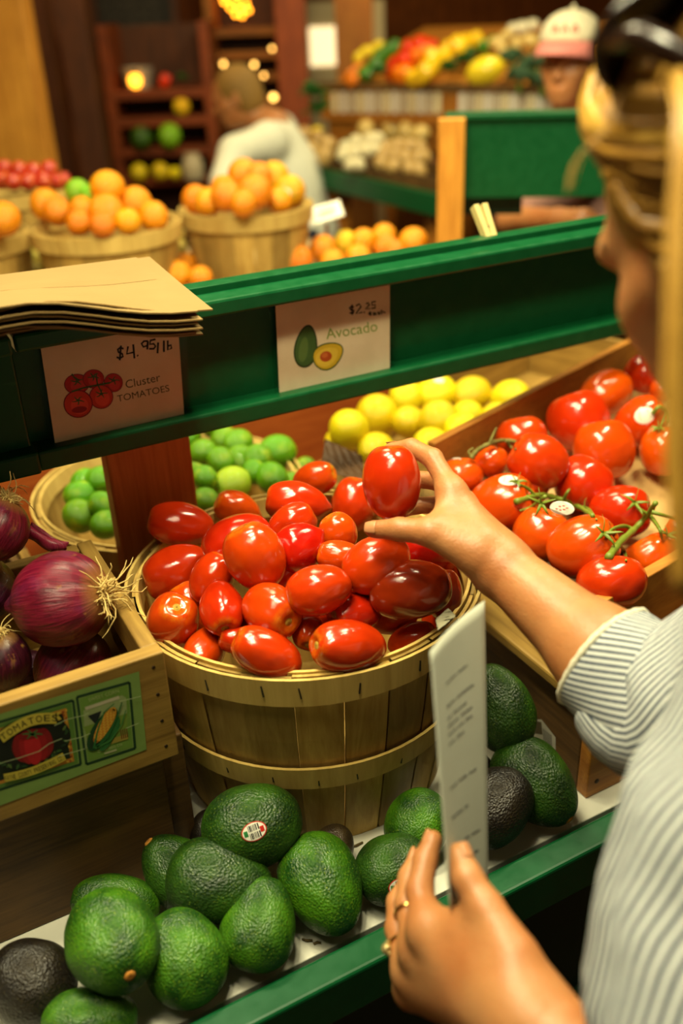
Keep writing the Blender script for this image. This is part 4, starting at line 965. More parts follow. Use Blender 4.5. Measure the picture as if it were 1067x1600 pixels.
# ================================================================= paper bags on the header board
KRAFT = NT('kraft_paper'); n1 = KRAFT.noise(KRAFT.coord(), 9, 4); n2 = KRAFT.noise(KRAFT.coord('Object', (40, 400, 40)), 4, 2)
KRAFT.p(Base_Color=KRAFT.mix(n1, C(126, 100, 52), C(141, 115, 66)), Roughness=0.7); KRAFT.bump(n2, 0.15, 0.0005); KRAFT = KRAFT.m
BN_ = 7; zb = 1.2875
for k in range(BN_):
    zt = zb + 0.0038 * k; top = k == BN_ - 1
    jx = [0.004, -0.004, 0.002, 0.0, 0.003, 0.018, 0.0][k]; jy = [0.004, 0.0, -0.003, 0.002, -0.002, 0.010, 0.0][k]; dz = Vector((jx, jy, 0))
    R_ = [(-0.30 + jx, 0.800 + jy), (0.277 + jx, 0.795 + jy), (0.297 + jx, 1.036 + jy), (-0.30 + jx, 1.100 + jy)]
    fl, fr, br, bl = [Vector((x, y, 0)) for x, y in ([R_[0], R_[1], R_[-2], R_[-1]])]
    NX, NY = 24, 12; b = MB()
    for lay in (0, 1):
        vs = []
        for i in range(NX + 1):
            for j in range(NY + 1):
                u, v = i / NX, j / NY; p = (fl * (1 - u) + fr * u) * (1 - v) + (bl * (1 - u) + br * u) * v
                x_ = p.x - jx; bump_ = 0.030 * math.exp(-((x_ - 0.13) / 0.085) ** 2) + 0.020 * math.exp(-((x_ + 0.02) / 0.10) ** 2)
                wob = bump_ * (1 - v) ** 1.3 + 0.0006 * (1 + math.sin(3 * v + 4 * u))
                if top: wob += 0.0016 * max(0, 1 - abs(v - 0.52) / 0.12)
                vs.append((p.x, p.y, zt + wob + 0.0013 * lay))
        f = [(i * (NY + 1) + j, (i + 1) * (NY + 1) + j, (i + 1) * (NY + 1) + j + 1, i * (NY + 1) + j + 1) for i in range(NX) for j in range(NY)]
        b.add(vs, f if lay else [q[::-1] for q in f])
    n0 = (NX + 1) * (NY + 1)
    ed = [i * (NY + 1) for i in range(NX + 1)] + [NX * (NY + 1) + j for j in range(1, NY + 1)] + [i * (NY + 1) + NY for i in range(NX - 1, -1, -1)] + [j for j in range(NY - 1, 0, -1)]
    b.f += [(ed[i], ed[(i + 1) % len(ed)], ed[(i + 1) % len(ed)] + n0, ed[i] + n0) for i in range(len(ed))]; b.mi += [0] * len(ed)
    lab = ['flat brown paper bag at the very bottom of the stack on the green board', 'flat brown paper bag second from the bottom of the stack', 'flat brown paper bag third from the bottom of the stack', 'flat brown paper bag in the middle of the stack', 'flat brown paper bag third from the top of the stack', 'flat brown paper bag second from the top, its corner sticking out at right', 'flat brown paper bag on top of the stack with a fold line across'][k]
    o = thing_mesh('paper_bag', b, KRAFT, lab, 'paper bag', 'paper bags stacked on the green board', origin=(0.0, 1.0, zt))
    if top:
        fb = MB(); vs = []
        for i in range(13):
            u = i / 12; x = -0.30 + 0.583 * u
            y = 0.925; bm_ = (0.030 * math.exp(-((x - 0.13) / 0.085) ** 2) + 0.020 * math.exp(-((x + 0.02) / 0.10) ** 2)) * 0.5 ** 1.3
            for d_ in (0, 0.0012): vs.append((x, y - 1.0 + d_, 0.0013 + 0.0014 + bm_))
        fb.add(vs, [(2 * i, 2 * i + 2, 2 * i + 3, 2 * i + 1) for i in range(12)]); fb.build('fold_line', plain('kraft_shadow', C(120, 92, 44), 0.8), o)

# crumpled brown paper: between limes and lemons, and lining the tomato bin
CRUMP = NT('brown_bag_paper'); n1 = CRUMP.noise(CRUMP.coord(), 14, 5); CRUMP.p(Base_Color=CRUMP.mix(n1, C(92, 62, 34), C(124, 90, 54)), Roughness=0.6); CRUMP.bump(CRUMP.noise(CRUMP.coord(), 40, 4), 0.6, 0.004); CRUMP = CRUMP.m
def crump_fn(P00, P10, P01, P11, amp, seed, d):
    rnd = random.Random(seed); ph = [(rnd.uniform(5, 14), rnd.uniform(5, 14), rnd.uniform(0, 6)) for _ in range(5)]
    def f(u, v):
        p = (P00 * (1 - u) + P10 * u) * (1 - v) + (P01 * (1 - u) + P11 * u) * v
        return p + d * (amp * sum(abs(math.sin(a * u + b_ * v + c)) - 0.6 for a, b_, c in ph) / 2.2)
    return f
f = crump_fn(Pd(500, 735, 1.22), Pd(508, 686, 1.26), Pd(570, 752, 1.20), Pd(566, 712, 1.25), 0.0045, 3, Vector((-0.3, -0.8, 0.5)))
sheet_obj('brown_paper', sheet(f, 18, 18), CRUMP, 'crumpled dark brown paper standing between the limes and the lemons', 'paper')
KR2 = NT('bin_liner_paper'); n1 = KR2.noise(KR2.coord(), 12, 5); KR2.p(Base_Color=KR2.mix(n1, C(176, 136, 78), C(206, 168, 104)), Roughness=0.65); KR2 = KR2.m
f = crump_fn(Vector((0.70, 0.70, 0.962)), Vector((1.22, 0.75, 0.962)), Vector((0.70, 0.93, 0.99)), Vector((1.22, 1.08, 1.015)), 0.012, 8, Vector((0, -0.2, 1)))
sheet_obj('brown_paper', sheet(f, 40, 30), KR2, 'crumpled tan paper lining the tomato bin under the tomatoes', 'paper')
f = crump_fn(Pd(684, 985, .84), Pd(712, 962, .85), Pd(680, 968, .86), Pd(700, 950, .87), 0.004, 5, Vector((-0.3, -0.8, 0.5)))
sheet_obj('paper_scrap', sheet(f, 8, 8), plain('grey_scrap_paper', C(150, 146, 120), 0.7), 'small ruffled grey paper scrap at the right rim of the tomato basket', 'paper')

# ================================================================= green vines
VINE = NT('vine_green'); n1 = VINE.noise(VINE.coord(), 90, 3); VINE.p(Base_Color=VINE.mix(n1, C(86, 108, 22), C(128, 140, 40)), Roughness=0.5); VINE.bump(n1, 0.3, 0.001); VINE = VINE.m
VINE_DRY = plain('vine_dry', C(112, 104, 44), 0.7, var=0.3, scale=90)
def on_tom(px, py, off=0.006, dflt=None):
    h = hit(VINE_OBJ, px, py)
    if h: return h[0] - ray(px, py).normalized() * off
    return Pd(px, py, dflt)
def vine(name, label, main, branches, mat, r=0.0030, dflt=1.05):
    b = MB(); P_ = [on_tom(x, y, o_, dflt) for x, y, o_ in main]
    def smooth(L):
        out = []
        for i in range(len(L) - 1):
            p0, p1, p2, p3 = L[max(i - 1, 0)], L[i], L[i + 1], L[min(i + 2, len(L) - 1)]
            for k in range(6):
                t = k / 6; out.append(0.5 * ((2 * p1) + (p2 - p0) * t + (2 * p0 - 5 * p1 + 4 * p2 - p3) * t * t + (3 * p1 - p0 - 3 * p2 + p3) * t ** 3))
        return out + [L[-1]]
    sm = smooth(P_); n = len(sm); b.tube(sm, [r * (1.15 - 0.4 * i / n) * (1 + 0.12 * math.sin(i * 1.9)) for i in range(n)], 8)
    c = sum(P_, Vector()) / len(P_)
    root = thing_mesh(name, b, mat, label, 'vine stem', origin=c, smooth=True)
    for br in branches:
        bb = MB(); Q = smooth([on_tom(x, y, o_, dflt) for x, y, o_ in br]); k = len(Q)
        bb.tube([q - c for q in Q], [r * (0.75 - 0.45 * i / k) for i in range(k)], 6); bb.build('side_stem', mat, root, smooth=True)
    return root, c
def calyx(root, c, px, py, size, seed, mat, dflt=1.05):
    rnd = random.Random(seed); h = hit(VINE_OBJ, px, py); p = h[0] if h else Pd(px, py, dflt); n = h[1] if h else -ray(px, py).normalized()
    t1 = n.orthogonal().normalized(); t2 = n.cross(t1); b = MB(); a0 = rnd.uniform(0, 6)
    for k in range(5):
        a = a0 + k * 1.257 + rnd.uniform(-.2, .2); d = t1 * math.cos(a) + t2 * math.sin(a); L = size * rnd.uniform(0.8, 1.2); q = p + n * 0.0015; pts = []
        for i in range(6):
            f_ = i / 5; pts.append(q + d * L * f_ + n * (0.002 + L * (0.30 * math.sin(2.6 * f_) * rnd.uniform(.6, 1.1)) + (0.35 * L * f_ * f_ if k % 2 else 0)) - c)
        b.tube(pts, [0.0016, 0.0022, 0.0020, 0.0015, 0.0010, 0.0004], 6, flat=0.35)
    b.build('calyx', mat, root, smooth=True)
v1, c1 = vine('tomato_vine', 'thick curved green vine stem arching over the front right vine tomatoes', [(950, 872, .004), (968, 848, .010), (992, 826, .012), (1012, 804, .012), (1024, 786, .008)],
    [[(966, 852, .008), (976, 862, .010), (978, 876, .004)], [(990, 828, .01), (976, 822, .014), (958, 826, .012), (946, 838, .003)], [(1012, 804, .012), (1000, 796, .012), (992, 786, .003)], [(1018, 800, .012), (1040, 806, .012), (1062, 812, .004)], [(1016, 806, .012), (1030, 826, .012), (1034, 842, .004)]], VINE, 0.0038)
calyx(v1, c1, 940, 834, 0.017, 1, VINE); calyx(v1, c1, 990, 786, 0.018, 2, VINE); calyx(v1, c1, 1040, 840, 0.016, 3, VINE)
v2, c2 = vine('tomato_vine', 'green vine stem with a white oval sticker, lying across the middle of the bin', [(806, 784, .006), (832, 776, .012), (852, 774, .012), (880, 782, .012), (904, 792, .008), (926, 806, .006)],
    [[(836, 776, .012), (826, 764, .012), (812, 757, .004)], [(852, 776, .012), (830, 792, .008), (812, 798, .006)], [(880, 782, .012), (886, 770, .012), (890, 764, .004)], [(904, 792, .01), (920, 796, .012), (932, 812, .004)]], VINE, 0.0034)
calyx(v2, c2, 846, 786, 0.016, 4, VINE); calyx(v2, c2, 922, 800, 0.017, 5, VINE); calyx(v2, c2, 806, 756, 0.013, 6, VINE)
bb = MB(); sx = on_tom(878, 794, .014, 1.03); nn = -ray(878, 794).normalized(); xx = camdir(1, .12, 0); yy = nn.cross(xx).normalized()
bb.add([sx - c2 + xx * 0.0135 * math.cos(a) + yy * 0.0075 * math.sin(a) + nn * 0.002 * math.cos(2 * a) for a in [k * math.pi / 14 for k in range(28)]], [tuple(range(28))])
bb.add([sx - c2 + xx * (u + 0.0028 * (i in (1, 2))) + yy * (v + 0.0012 * (i in (2, 3))) + nn * 0.0024 for u, v in [(-.007, -.002), (-.003, -.003), (.001, -.002), (.004, 0.0), (-.004, .001), (.0, .002)] for i in range(4)], [(4 * k, 4 * k + 1, 4 * k + 2, 4 * k + 3) for k in range(6)], 1)
bb.build('sticker', [ST_WHITE, ST_RED], v2)
v3, c3 = vine('tomato_vine', 'thin dry vine stem curling at the left end of the tomato bin', [(736, 716, .004), (746, 704, .012), (764, 694, .014), (786, 688, .012), (806, 690, .004)], [[(738, 714, .006), (732, 706, .01), (740, 700, .006)], [(764, 694, .014), (772, 676, .012), (776, 668, .004)], [(790, 688, .012), (800, 700, .008), (806, 702, .003)]], VINE_DRY, 0.0030, 1.17)
v4, c4 = vine('tomato_vine', 'short green vine stem on the tomato beside the blond hair strand', [(1020, 646, .004), (1030, 636, .012), (1042, 642, .012), (1046, 660, .006)], [[(1042, 642, .012), (1034, 664, .008), (1030, 674, .004)]], VINE, 0.0030, 1.22)
calyx(v4, c4, 1032, 672, 0.016, 8, VINE)
sticker(VINE_OBJ[16], 708, 717, 0.020, 0.006, 5)

# clothespin on the back of the header board
cpn = empty('clothespin', Pd(762, 362, 1.22), 'pale wooden clothespin standing up behind the long green header board', 'clothespin')
q = (camdir(-0.32, -1, 0.1)).to_track_quat('Z', 'Y'); cpn.rotation_mode = 'QUATERNION'; cpn.rotation_quaternion = q
for s_ in (-1, 1): MB().box((0.0052 * s_, 0, 0.006), (0.0085, 0.012, 0.062), Matrix.Rotation(0.05 * s_, 3, 'Y')).build('prong', plain('clothespin_wood', C(196, 176, 110), 0.6), cpn, bevel=0.0015)
MB().tube([(0, -0.006 + 0.0018 * i, 0.004 + 0.002 * (i % 2)) for i in range(7)], 0.0022, 6).build('spring', STEEL, cpn, smooth=True)
# ================================================================= smooth bodies: one continuous surface from blended tapered limbs
def _smin(a, b, k):
    h = np.maximum(k - np.abs(a - b), 0.0) / k
    return np.minimum(a, b) - h * h * k * 0.25
def cap(a, b, ra, rb, k=0.012): return ('c', np.array(a, float), np.array(b, float), ra, rb, k)
def ell(c, r, axes, k=0.02): return ('e', np.array(c, float), np.array(r, float), np.array([list(a) for a in axes], float), k)
def _bb(p):
    if p[0] == 'c': m = max(p[3], p[4]) + p[5]; return np.minimum(p[1], p[2]) - m, np.maximum(p[1], p[2]) + m
    m = p[2].max() + p[4]; return p[1] - m, p[1] + m
def _ev(p, X):
    if p[0] == 'c':
        ab = p[2] - p[1]; t = np.clip(((X - p[1]) @ ab) / max(ab @ ab, 1e-9), 0, 1)
        return np.linalg.norm(X - p[1] - t[:, None] * ab, axis=1) - (p[3] + (p[4] - p[3]) * t)
    q = (X - p[1]) @ p[3].T; k0 = np.linalg.norm(q / p[2], axis=1); k1 = np.linalg.norm(q / (p[2] ** 2), axis=1)
    return k0 * (k0 - 1) / np.maximum(k1, 1e-6)
def body_mesh(name, core, branches, sub, h, mats):
    """core: list of shapes blended together; branches: lists (fingers) blended to the core but not to each other; sub: carved shapes"""
    allp = list(core) + [p for b in branches for p in b]
    bb = [_bb(p) for p in allp]; lo = np.min([b[0] for b in bb], 0) - 2 * h; hi = np.max([b[1] for b in bb], 0) + 2 * h
    N = 14; nb = np.ceil((hi - lo) / (h * N)).astype(int)
    def evalf(X, sel):
        d = None
        for i, p in enumerate(core):
            if i in sel: e = _ev(p, X); d = e if d is None else _smin(d, e, p[-1])
        base = d; out = d; i0 = len(core)
        for b in branches:
            db = None
            for j, p in enumerate(b):
                if i0 + j in sel: e = _ev(p, X); db = e if db is None else _smin(db, e, p[-1])
            i0 += len(b)
            if db is None: continue
            u = db if base is None else _smin(base, db, 0.010)
            out = u if out is None else np.minimum(out, u)
        if out is None: return np.full(len(X), 1.0)
        for p in sub: out = -_smin(-out, _ev(p, X), p[-1])
        return out
    BL = np.array([b[0] for b in bb]); BHi = np.array([b[1] for b in bb])
    keys = []; pos = []; E = []
    D = (nb * N + 3).astype(np.int64); g = np.arange(-1, N + 1)
    GX, GY, GZ = np.meshgrid(g, g, g, indexing='ij'); M = N + 2
    cidx = lambda i, j, k: (i * D[1] + j) * D[2] + k
    for bi in range(nb[0]):
        for bj in range(nb[1]):
            for bk in range(nb[2]):
                o = lo + np.array([bi, bj, bk]) * N * h; a, c = o - 2 * h, o + (N + 2) * h
                sel = np.where(np.all((BL < c) & (BHi > a), axis=1))[0]
                if len(sel) == 0: continue
                sel = set(sel.tolist()); ctr = evalf((o + N * h / 2)[None], sel)[0]
                if abs(ctr) > N * h * 0.95 + 0.03: continue
                X = np.stack([o[0] + GX * h, o[1] + GY * h, o[2] + GZ * h], -1).reshape(-1, 3)
                S = evalf(X, sel).reshape(M, M, M); I = S < 0
                if not I.any() or I.all(): continue
                acc = np.zeros((M - 1,) * 3 + (3,)); cnt = np.zeros((M - 1,) * 3)
                corners = [(x, y, z) for x in (0, 1) for y in (0, 1) for z in (0, 1)]
                sl = lambda c_: S[c_[0]:M - 1 + c_[0], c_[1]:M - 1 + c_[1], c_[2]:M - 1 + c_[2]]
                for c0 in corners:
                    for ax in range(3):
                        if c0[ax]: continue
                        c1 = list(c0); c1[ax] = 1; s0, s1 = sl(c0), sl(tuple(c1)); m = (s0 < 0) != (s1 < 0)
                        if not m.any(): continue
                        t = np.where(m, s0 / np.where(m, s0 - s1, 1), 0)
                        for q in range(3): acc[..., q] += np.where(m, (t if q == ax else c0[q]), 0)
                        cnt += m
                ii, jj, kk = np.where(cnt[1:, 1:, 1:] > 0); ii += 1; jj += 1; kk += 1      # cells owned by this block
                p = acc[ii, jj, kk] / cnt[ii, jj, kk][:, None] + np.stack([ii, jj, kk], 1) - 1
                keys.append(cidx(bi * N + ii - 1 + 1, bj * N + jj - 1 + 1, bk * N + kk - 1 + 1)); pos.append(o + p * h)
                for ax in range(3):
                    sls = [slice(1, N + 1)] * 3; s2 = list(sls); s2[ax] = slice(2, N + 2)
                    if True:
                        A = I[1:N + 1, 1:N + 1, 1:N + 1]; nxt = np.roll(I, -1, axis=ax)[1:N + 1, 1:N + 1, 1:N + 1]
                        m = A != nxt; lim = [N] * 3
                        # the edge to the neighbour past the block still lies inside the padded samples
                        i, j, k = np.where(m)
                        ok = np.array([i, j, k][ax]) < N - 0
                        i, j, k = i[ok], j[ok], k[ok]; inside = A[i, j, k]
                        gi = np.stack([bi * N + i + 1, bj * N + j + 1, bk * N + k + 1], 1); E.append((ax, gi, inside))
    # the padded layer on the far side: roll wraps, so recompute those edges from global keys only when both ends known
    keys = np.concatenate(keys); pos = np.concatenate(pos); od = np.argsort(keys); keys = keys[od]; pos = pos[od]
    faces = []
    for ax, gi, inside in E:
        b, c = (ax + 1) % 3, (ax + 2) % 3; q = []
        for db, dc in ((0, 0), (-1, 0), (-1, -1), (0, -1)):
            g2 = gi.copy(); g2[:, b] += db; g2[:, c] += dc; kq = cidx(g2[:, 0], g2[:, 1], g2[:, 2]); ix = np.searchsorted(keys, kq); ix = np.minimum(ix, len(keys) - 1); q.append(np.where(keys[ix] == kq, ix, -1))
        q = np.stack(q, 1); good = (q >= 0).all(1); q, ins = q[good], inside[good]; q[~ins] = q[~ins][:, ::-1]; faces.append(q)
    faces = np.concatenate(faces)
    me = bpy.data.meshes.new(name); me.vertices.add(len(pos)); me.vertices.foreach_set('co', pos.ravel()); me.loops.add(len(faces) * 4); me.loops.foreach_set('vertex_index', faces.ravel().astype(np.int32))
    me.polygons.add(len(faces)); me.polygons.foreach_set('loop_start', np.arange(0, len(faces) * 4, 4, dtype=np.int32)); me.polygons.foreach_set('loop_total', np.full(len(faces), 4, dtype=np.int32))
    me.update(); me.validate(); me.polygons.foreach_set('use_smooth', [True] * len(me.polygons)); me.materials.append(mats); me.update(); return me
def obj_of(me, name, parent=None, origin=None):
    if origin is not None: me.transform(Matrix.Translation(-Vector(origin)))
    o = bpy.data.objects.new(name, me); COL.objects.link(o)
    if parent: o.parent = parent
    elif origin is not None: o.location = origin
    return o
def skin(name, base, red, rough=0.45):
    t = NT(name); co = t.coord(); n = t.noise(co, 22, 4); f = t.noise(co, 420, 3); m = t.noise(co, 900, 2)
    col = t.mix(t.rng(n, 0.35, 0.7), base, red); col = t.mix(t.rng(m, 0.66, 0.74, 0, 0.25), col, tuple(x * 0.55 for x in red[:3]) + (1,))
    t.p(Base_Color=col, Roughness=rough, Subsurface_Weight=0.2, Subsurface_Scale=0.006); t.b.inputs['Subsurface Radius'].default_value = (1, 0.35, 0.15); t.bump(t.math('ADD', f, t.math('MULTIPLY', t.noise(co, 130, 3, 0.5, 1.0), 1.0)), 0.28, 0.0012); return t.m
SKIN = skin('skin', C(180, 124, 76), C(168, 104, 58))
NAILM = plain('fingernail', C(190, 130, 88), 0.28, var=0.05)
V3 = lambda v: np.array(v, float)
def frame_from(f, roll_up=(0, 0, 1)):
    f = Vector(f).normalized(); r = f.cross(Vector(roll_up)).normalized(); u = r.cross(f).normalized(); return f, r, u
def head_shapes(H, f, r, u, s=1.0):
    """H skull centre; f forward, r the person's right, u up"""
    P_ = lambda a, b, c: V3(Vector(H) + (f * a + r * b + u * c) * s); ax = (r, f, u)
    core = [ell(P_(-0.008, 0, 0.018), (0.074 * s, 0.096 * s, 0.090 * s), ax, 0.02), ell(P_(0.030, 0, -0.050), (0.058 * s, 0.062 * s, 0.066 * s), ax, 0.03),
            ell(P_(0.058, 0, -0.088), (0.030 * s, 0.028 * s, 0.024 * s), ax, 0.03), ell(P_(0.066, 0, -0.045), (0.040 * s, 0.028 * s, 0.040 * s), ax, 0.02),
            cap(P_(0.080, -0.032, 0.018), P_(0.080, 0.032, 0.018), 0.011 * s, 0.011 * s, 0.015), cap(P_(0.062, 0.042, -0.024), P_(0.030, 0.062, -0.020), 0.016 * s, 0.012 * s, 0.02), cap(P_(0.062, -0.042, -0.024), P_(0.030, -0.062, -0.020), 0.016 * s, 0.012 * s, 0.02),
            cap(P_(0.087, 0, 0.010), P_(0.110, 0, -0.030), 0.008 * s, 0.0105 * s, 0.010), cap(P_(0.096, 0.011, -0.034), P_(0.096, -0.011, -0.034), 0.0085 * s, 0.0085 * s, 0.008), cap(P_(0.092, -0.017, -0.062), P_(0.092, 0.017, -0.062), 0.0065 * s, 0.0065 * s, 0.005), cap(P_(0.090, -0.014, -0.073), P_(0.090, 0.014, -0.073), 0.0075 * s, 0.0075 * s, 0.006)]
    for sg_ in (-1, 1):
        core += [ell(P_(-0.012, sg_ * 0.078, -0.012), (0.007 * s, 0.018 * s, 0.030 * s), ax, 0.006), cap(P_(-0.022, sg_ * 0.082, 0.010), P_(-0.010, sg_ * 0.080, -0.036), 0.0055 * s, 0.0045 * s, 0.004)]
    sub = [ell(P_(0.096, sg_ * 0.032, 0.001), (0.017 * s, 0.014 * s, 0.010 * s), ax, 0.008) for sg_ in (-1, 1)]
    return core, sub, P_
def eyes(root, H, f, r, u, inv, s=1.0):
    for sg_ in (-1, 1):
        c = Vector(H) + (f * 0.0685 + r * sg_ * 0.032 + u * 0.001) * s - inv; b = MB(); b.ball(c, 0.0118 * s, 16, 10); b.ball(c + f * 0.0062 * s - u * 0.002, 0.0066 * s, 12, 8, 1); b.build('eye', [plain('eye_white', C(210, 200, 186), 0.2), plain('iris_brown', C(50, 34, 22), 0.15)], root, smooth=True)
        a = [Vector(H) + (f * (0.0875 - 0.013 * t * t) + r * sg_ * (0.014 + 0.034 * t) + u * (0.019 + 0.006 * math.sin(3 * t))) * s - inv for t in (0, .33, .66, 1)]
        MB().tube(a, [0.002 * s, 0.003 * s, 0.0026 * s, 0.001 * s], 8).build('eyebrow', plain('eyebrow_hair', C(92, 66, 34), 0.8), root, smooth=True)
def finger(pts, radii, k=0.0035): return [cap(pts[i], pts[i + 1], radii[i], radii[i + 1], k) for i in range(len(pts) - 1)]
def nail(root, inv, tip, prev, back, rad, name='fingernail'):
    d = (Vector(tip) - Vector(prev)).normalized(); n = Vector(back); n = (n - d * n.dot(d)).normalized(); w = n.cross(d); c = Vector(tip) + d * 0.001
    b = MB(); vs = []; NU, NV = 6, 6
    for i in range(NU + 1):
        for j in range(NV + 1):
            a = math.radians(-42 + 84 * i / NU); t = -0.0065 + 0.0110 * j / NV; rr = rad * (1.035 - (0.06 * max(0, t) / 0.005 if t > 0 else 0)); ww = 1 - (0.25 * (j / NV) ** 3)
            vs.append(c - inv + d * t + n * (rr * math.cos(a * ww)) + w * (rr * math.sin(a * ww)))
    b.add(vs, [(i * (NV + 1) + j, (i + 1) * (NV + 1) + j, (i + 1) * (NV + 1) + j + 1, i * (NV + 1) + j + 1) for i in range(NU) for j in range(NV)])
    o = b.build(name, NAILM, root, smooth=True); m = o.modifiers.new('t', 'SOLIDIFY'); m.thickness = 0.0005; return o

# ================================================================= the shopper
pd = lambda x, y, d: V3(Pd(x, y, d))
HS = Vector(pd(1206, 326, 0.50))
fw, rt, up = frame_from((-0.08, 0.83, -0.56))
core, sub, PH = head_shapes(HS, fw, rt, up, 0.98)
neck0, neck1 = PH(-0.035, 0, -0.075), V3(Vector(HS) + Vector((0.04, -0.10, -0.19)))
sL, sR = pd(1285, 1110, .53), V3((0.605, 0.245, 1.240)); chest, waist, hips = V3((0.495, 0.160, 1.10)), V3((0.54, 0.07, 0.93)), V3((0.575, 0.02, 0.76))
neck1 = V3((0.475, 0.205, 1.300))
wl, el_ = pd(822, 1590, 0.600), pd(1235, 1940, .48); wr, er = pd(782, 884, 0.828), pd(1040, 1112, .725)
AX = ((1, 0, 0), (0, 1, 0), (0, 0, 1))
core += [cap(neck0, neck1, 0.050, 0.056, 0.03), cap(sL, neck1, 0.046, 0.055, 0.04), cap(sR, neck1, 0.046, 0.055, 0.04), ell(chest, (0.155, 0.10, 0.15), AX, 0.06), ell(waist, (0.14, 0.10, 0.14), AX, 0.06), ell(hips, (0.165, 0.12, 0.13), AX, 0.06),
         cap(sL, el_, 0.050, 0.037, 0.02), cap(sR, er, 0.050, 0.037, 0.02)]
# forearms
fm = V3(Vector(er).lerp(Vector(wr), 0.35)); core += [cap(er, fm, 0.036, 0.037, 0.02), cap(fm, wr, 0.037, 0.0245, 0.02)]
fm2 = V3(Vector(el_).lerp(Vector(wl), 0.35)); core += [cap(el_, fm2, 0.036, 0.038, 0.02), cap(fm2, wl, 0.038, 0.026, 0.02)]
legs = []
for sx in (-1, 1):
    hp, kn, an_ = hips + V3((sx * 0.085, 0, -0.05)), V3((0.575 + sx * 0.10, 0.05, 0.30)), V3((0.575 + sx * 0.10, -0.02, -0.12))
    core += [cap(hp, kn, 0.085, 0.055, 0.04), cap(kn, an_, 0.055, 0.038, 0.03), cap(an_, an_ + V3((0.0, 0.15, -0.035)), 0.036, 0.026, 0.02)]; legs.append((hp, kn, an_))
# right hand round the tomato
RH = {'index': [(706, 768, .858), (676, 716, .880), (643, 699, .900), (611, 702, .912)], 'middle': [(722, 786, .882), (686, 752, .930), (640, 748, .950), (588, 776, .932)],
      'ring': [(732, 806, .900), (694, 788, .945), (650, 790, .955), (606, 806, .938)], 'little': [(740, 826, .906), (708, 816, .945), (672, 820, .952), (640, 828, .940)]}
br = []
for nm, L in RH.items():
    q = 0.92 if nm == 'little' else 1.0
    br.append(finger([pd(*p) for p in L], [0.0105 * q, 0.0094 * q, 0.0084 * q, 0.0068 * q]))
thumbR = [(742, 868, .822), (672, 832, .826), (624, 827, .838), (584, 827, .850)]
tR = [pd(*p) for p in thumbR]; br.append(finger(tR, [0.0160, 0.0122, 0.0100, 0.0082], 0.005))
for nm, L in RH.items(): core.append(cap(wr, pd(*L[0]), 0.0205, 0.0125, 0.014))
core += [cap(pd(716, 812, .846), pd(752, 856, .830), 0.0135, 0.018, 0.014), cap(pd(690, 806, .842), pd(704, 776, .856), 0.008, 0.0105, 0.012), cap(pd(684, 822, .832), pd(740, 850, .828), 0.0105, 0.017, 0.014)]
# left hand with the paper
LH = {'index': [(668, 1452, .662), (655, 1392, .686), (664, 1345, .700), (676, 1312, .706)], 'middle': [(652, 1482, .676), (637, 1414, .708), (640, 1372, .728), (652, 1340, .738)],
      'ring': [(642, 1516, .690), (622, 1452, .722), (622, 1410, .744), (634, 1382, .756)], 'little': [(644, 1548, .700), (628, 1500, .728), (626, 1466, .744), (634, 1440, .754)]}
for nm, L in LH.items():
    q = 0.9 if nm == 'little' else 1.0
    br.append(finger([pd(*p) for p in L], [0.0115 * q, 0.0100 * q, 0.0090 * q, 0.0072 * q]))
tL = [pd(*p) for p in [(800, 1490, .614), (758, 1420, .634), (730, 1372, .646), (717, 1336, .656)]]; br.append(finger(tL, [0.0165, 0.0125, 0.0104, 0.0086], 0.005))
for nm, L in LH.items(): core.append(cap(wl, pd(*L[0]), 0.023, 0.0135, 0.016))
core += [cap(pd(735, 1450, .640), pd(800, 1530, .610), 0.014, 0.021, 0.016), cap(pd(716, 1448, .652), pd(680, 1452, .662), 0.0105, 0.0115, 0.014)]
shop = obj_of(body_mesh('person', core, br, sub, 0.0026, SKIN), 'person', origin=(0.575, 0.02, FZ))
tag(shop, 'blond person in a striped shirt holding up a plum tomato and a paper', 'person')
SO = Vector((0.575, 0.02, FZ))
eyes(shop, HS, fw, rt, up, SO, 0.98)
nail(shop, SO, tR[3], tR[2], camdir(-0.1, -0.25, -1), 0.0084)
nail(shop, SO, tL[3], tL[2], camdir(0.75, -0.1, -0.7), 0.0088)
for H_, b_ in ((RH, camdir(0.3, -1.0, 0.4)), (LH, camdir(-1.0, -0.2, -0.2))):
    for nm, L in H_.items(): nail(shop, SO, pd(*L[3]), pd(*L[2]), b_, 0.0068 * (0.92 if nm == 'little' else 1))
# rings are worn on, not part of, the hand: things of their own
def ring(c, d, r, mat, label, stone=None):
    d = Vector(d).normalized(); a = d.orthogonal().normalized(); b2 = d.cross(a); b = MB(); n = 32
    c = Vector(c); vs = []
    for i in range(n):
        t = 2 * math.pi * i / n; o_ = a * math.cos(t) + b2 * math.sin(t)
        for j in range(8):
            q = 2 * math.pi * j / 8; vs.append(o_ * (r + 0.0010 * math.cos(q)) + d * (0.0016 * math.sin(q)))
    b.add(vs, [(i * 8 + j, ((i + 1) % n) * 8 + j, ((i + 1) % n) * 8 + (j + 1) % 8, i * 8 + (j + 1) % 8) for i in range(n) for j in range(8)])
    o = b.build('ring', mat, smooth=True); o.location = c; tag(o, label, 'ring')
    if stone is not None:
        sb = MB(); s_ = Vector(stone).normalized() * (r + 0.002)
        sb.ball(s_, 0.0042, 14, 8); 
        for k in range(6):
            t = k * 1.047; e = d * math.cos(t) + s_.normalized().cross(d) * math.sin(t); sb.ball(s_ + e * 0.0046 - s_.normalized() * 0.001, 0.0016, 8, 5)
        sb.build('stone', plain('ring_stone', C(196, 176, 120), 0.12, metal=0.6), o, smooth=True)
    return o
GOLDM = plain('ring_gold', C(236, 190, 110), 0.22, metal=1.0, var=0.05)
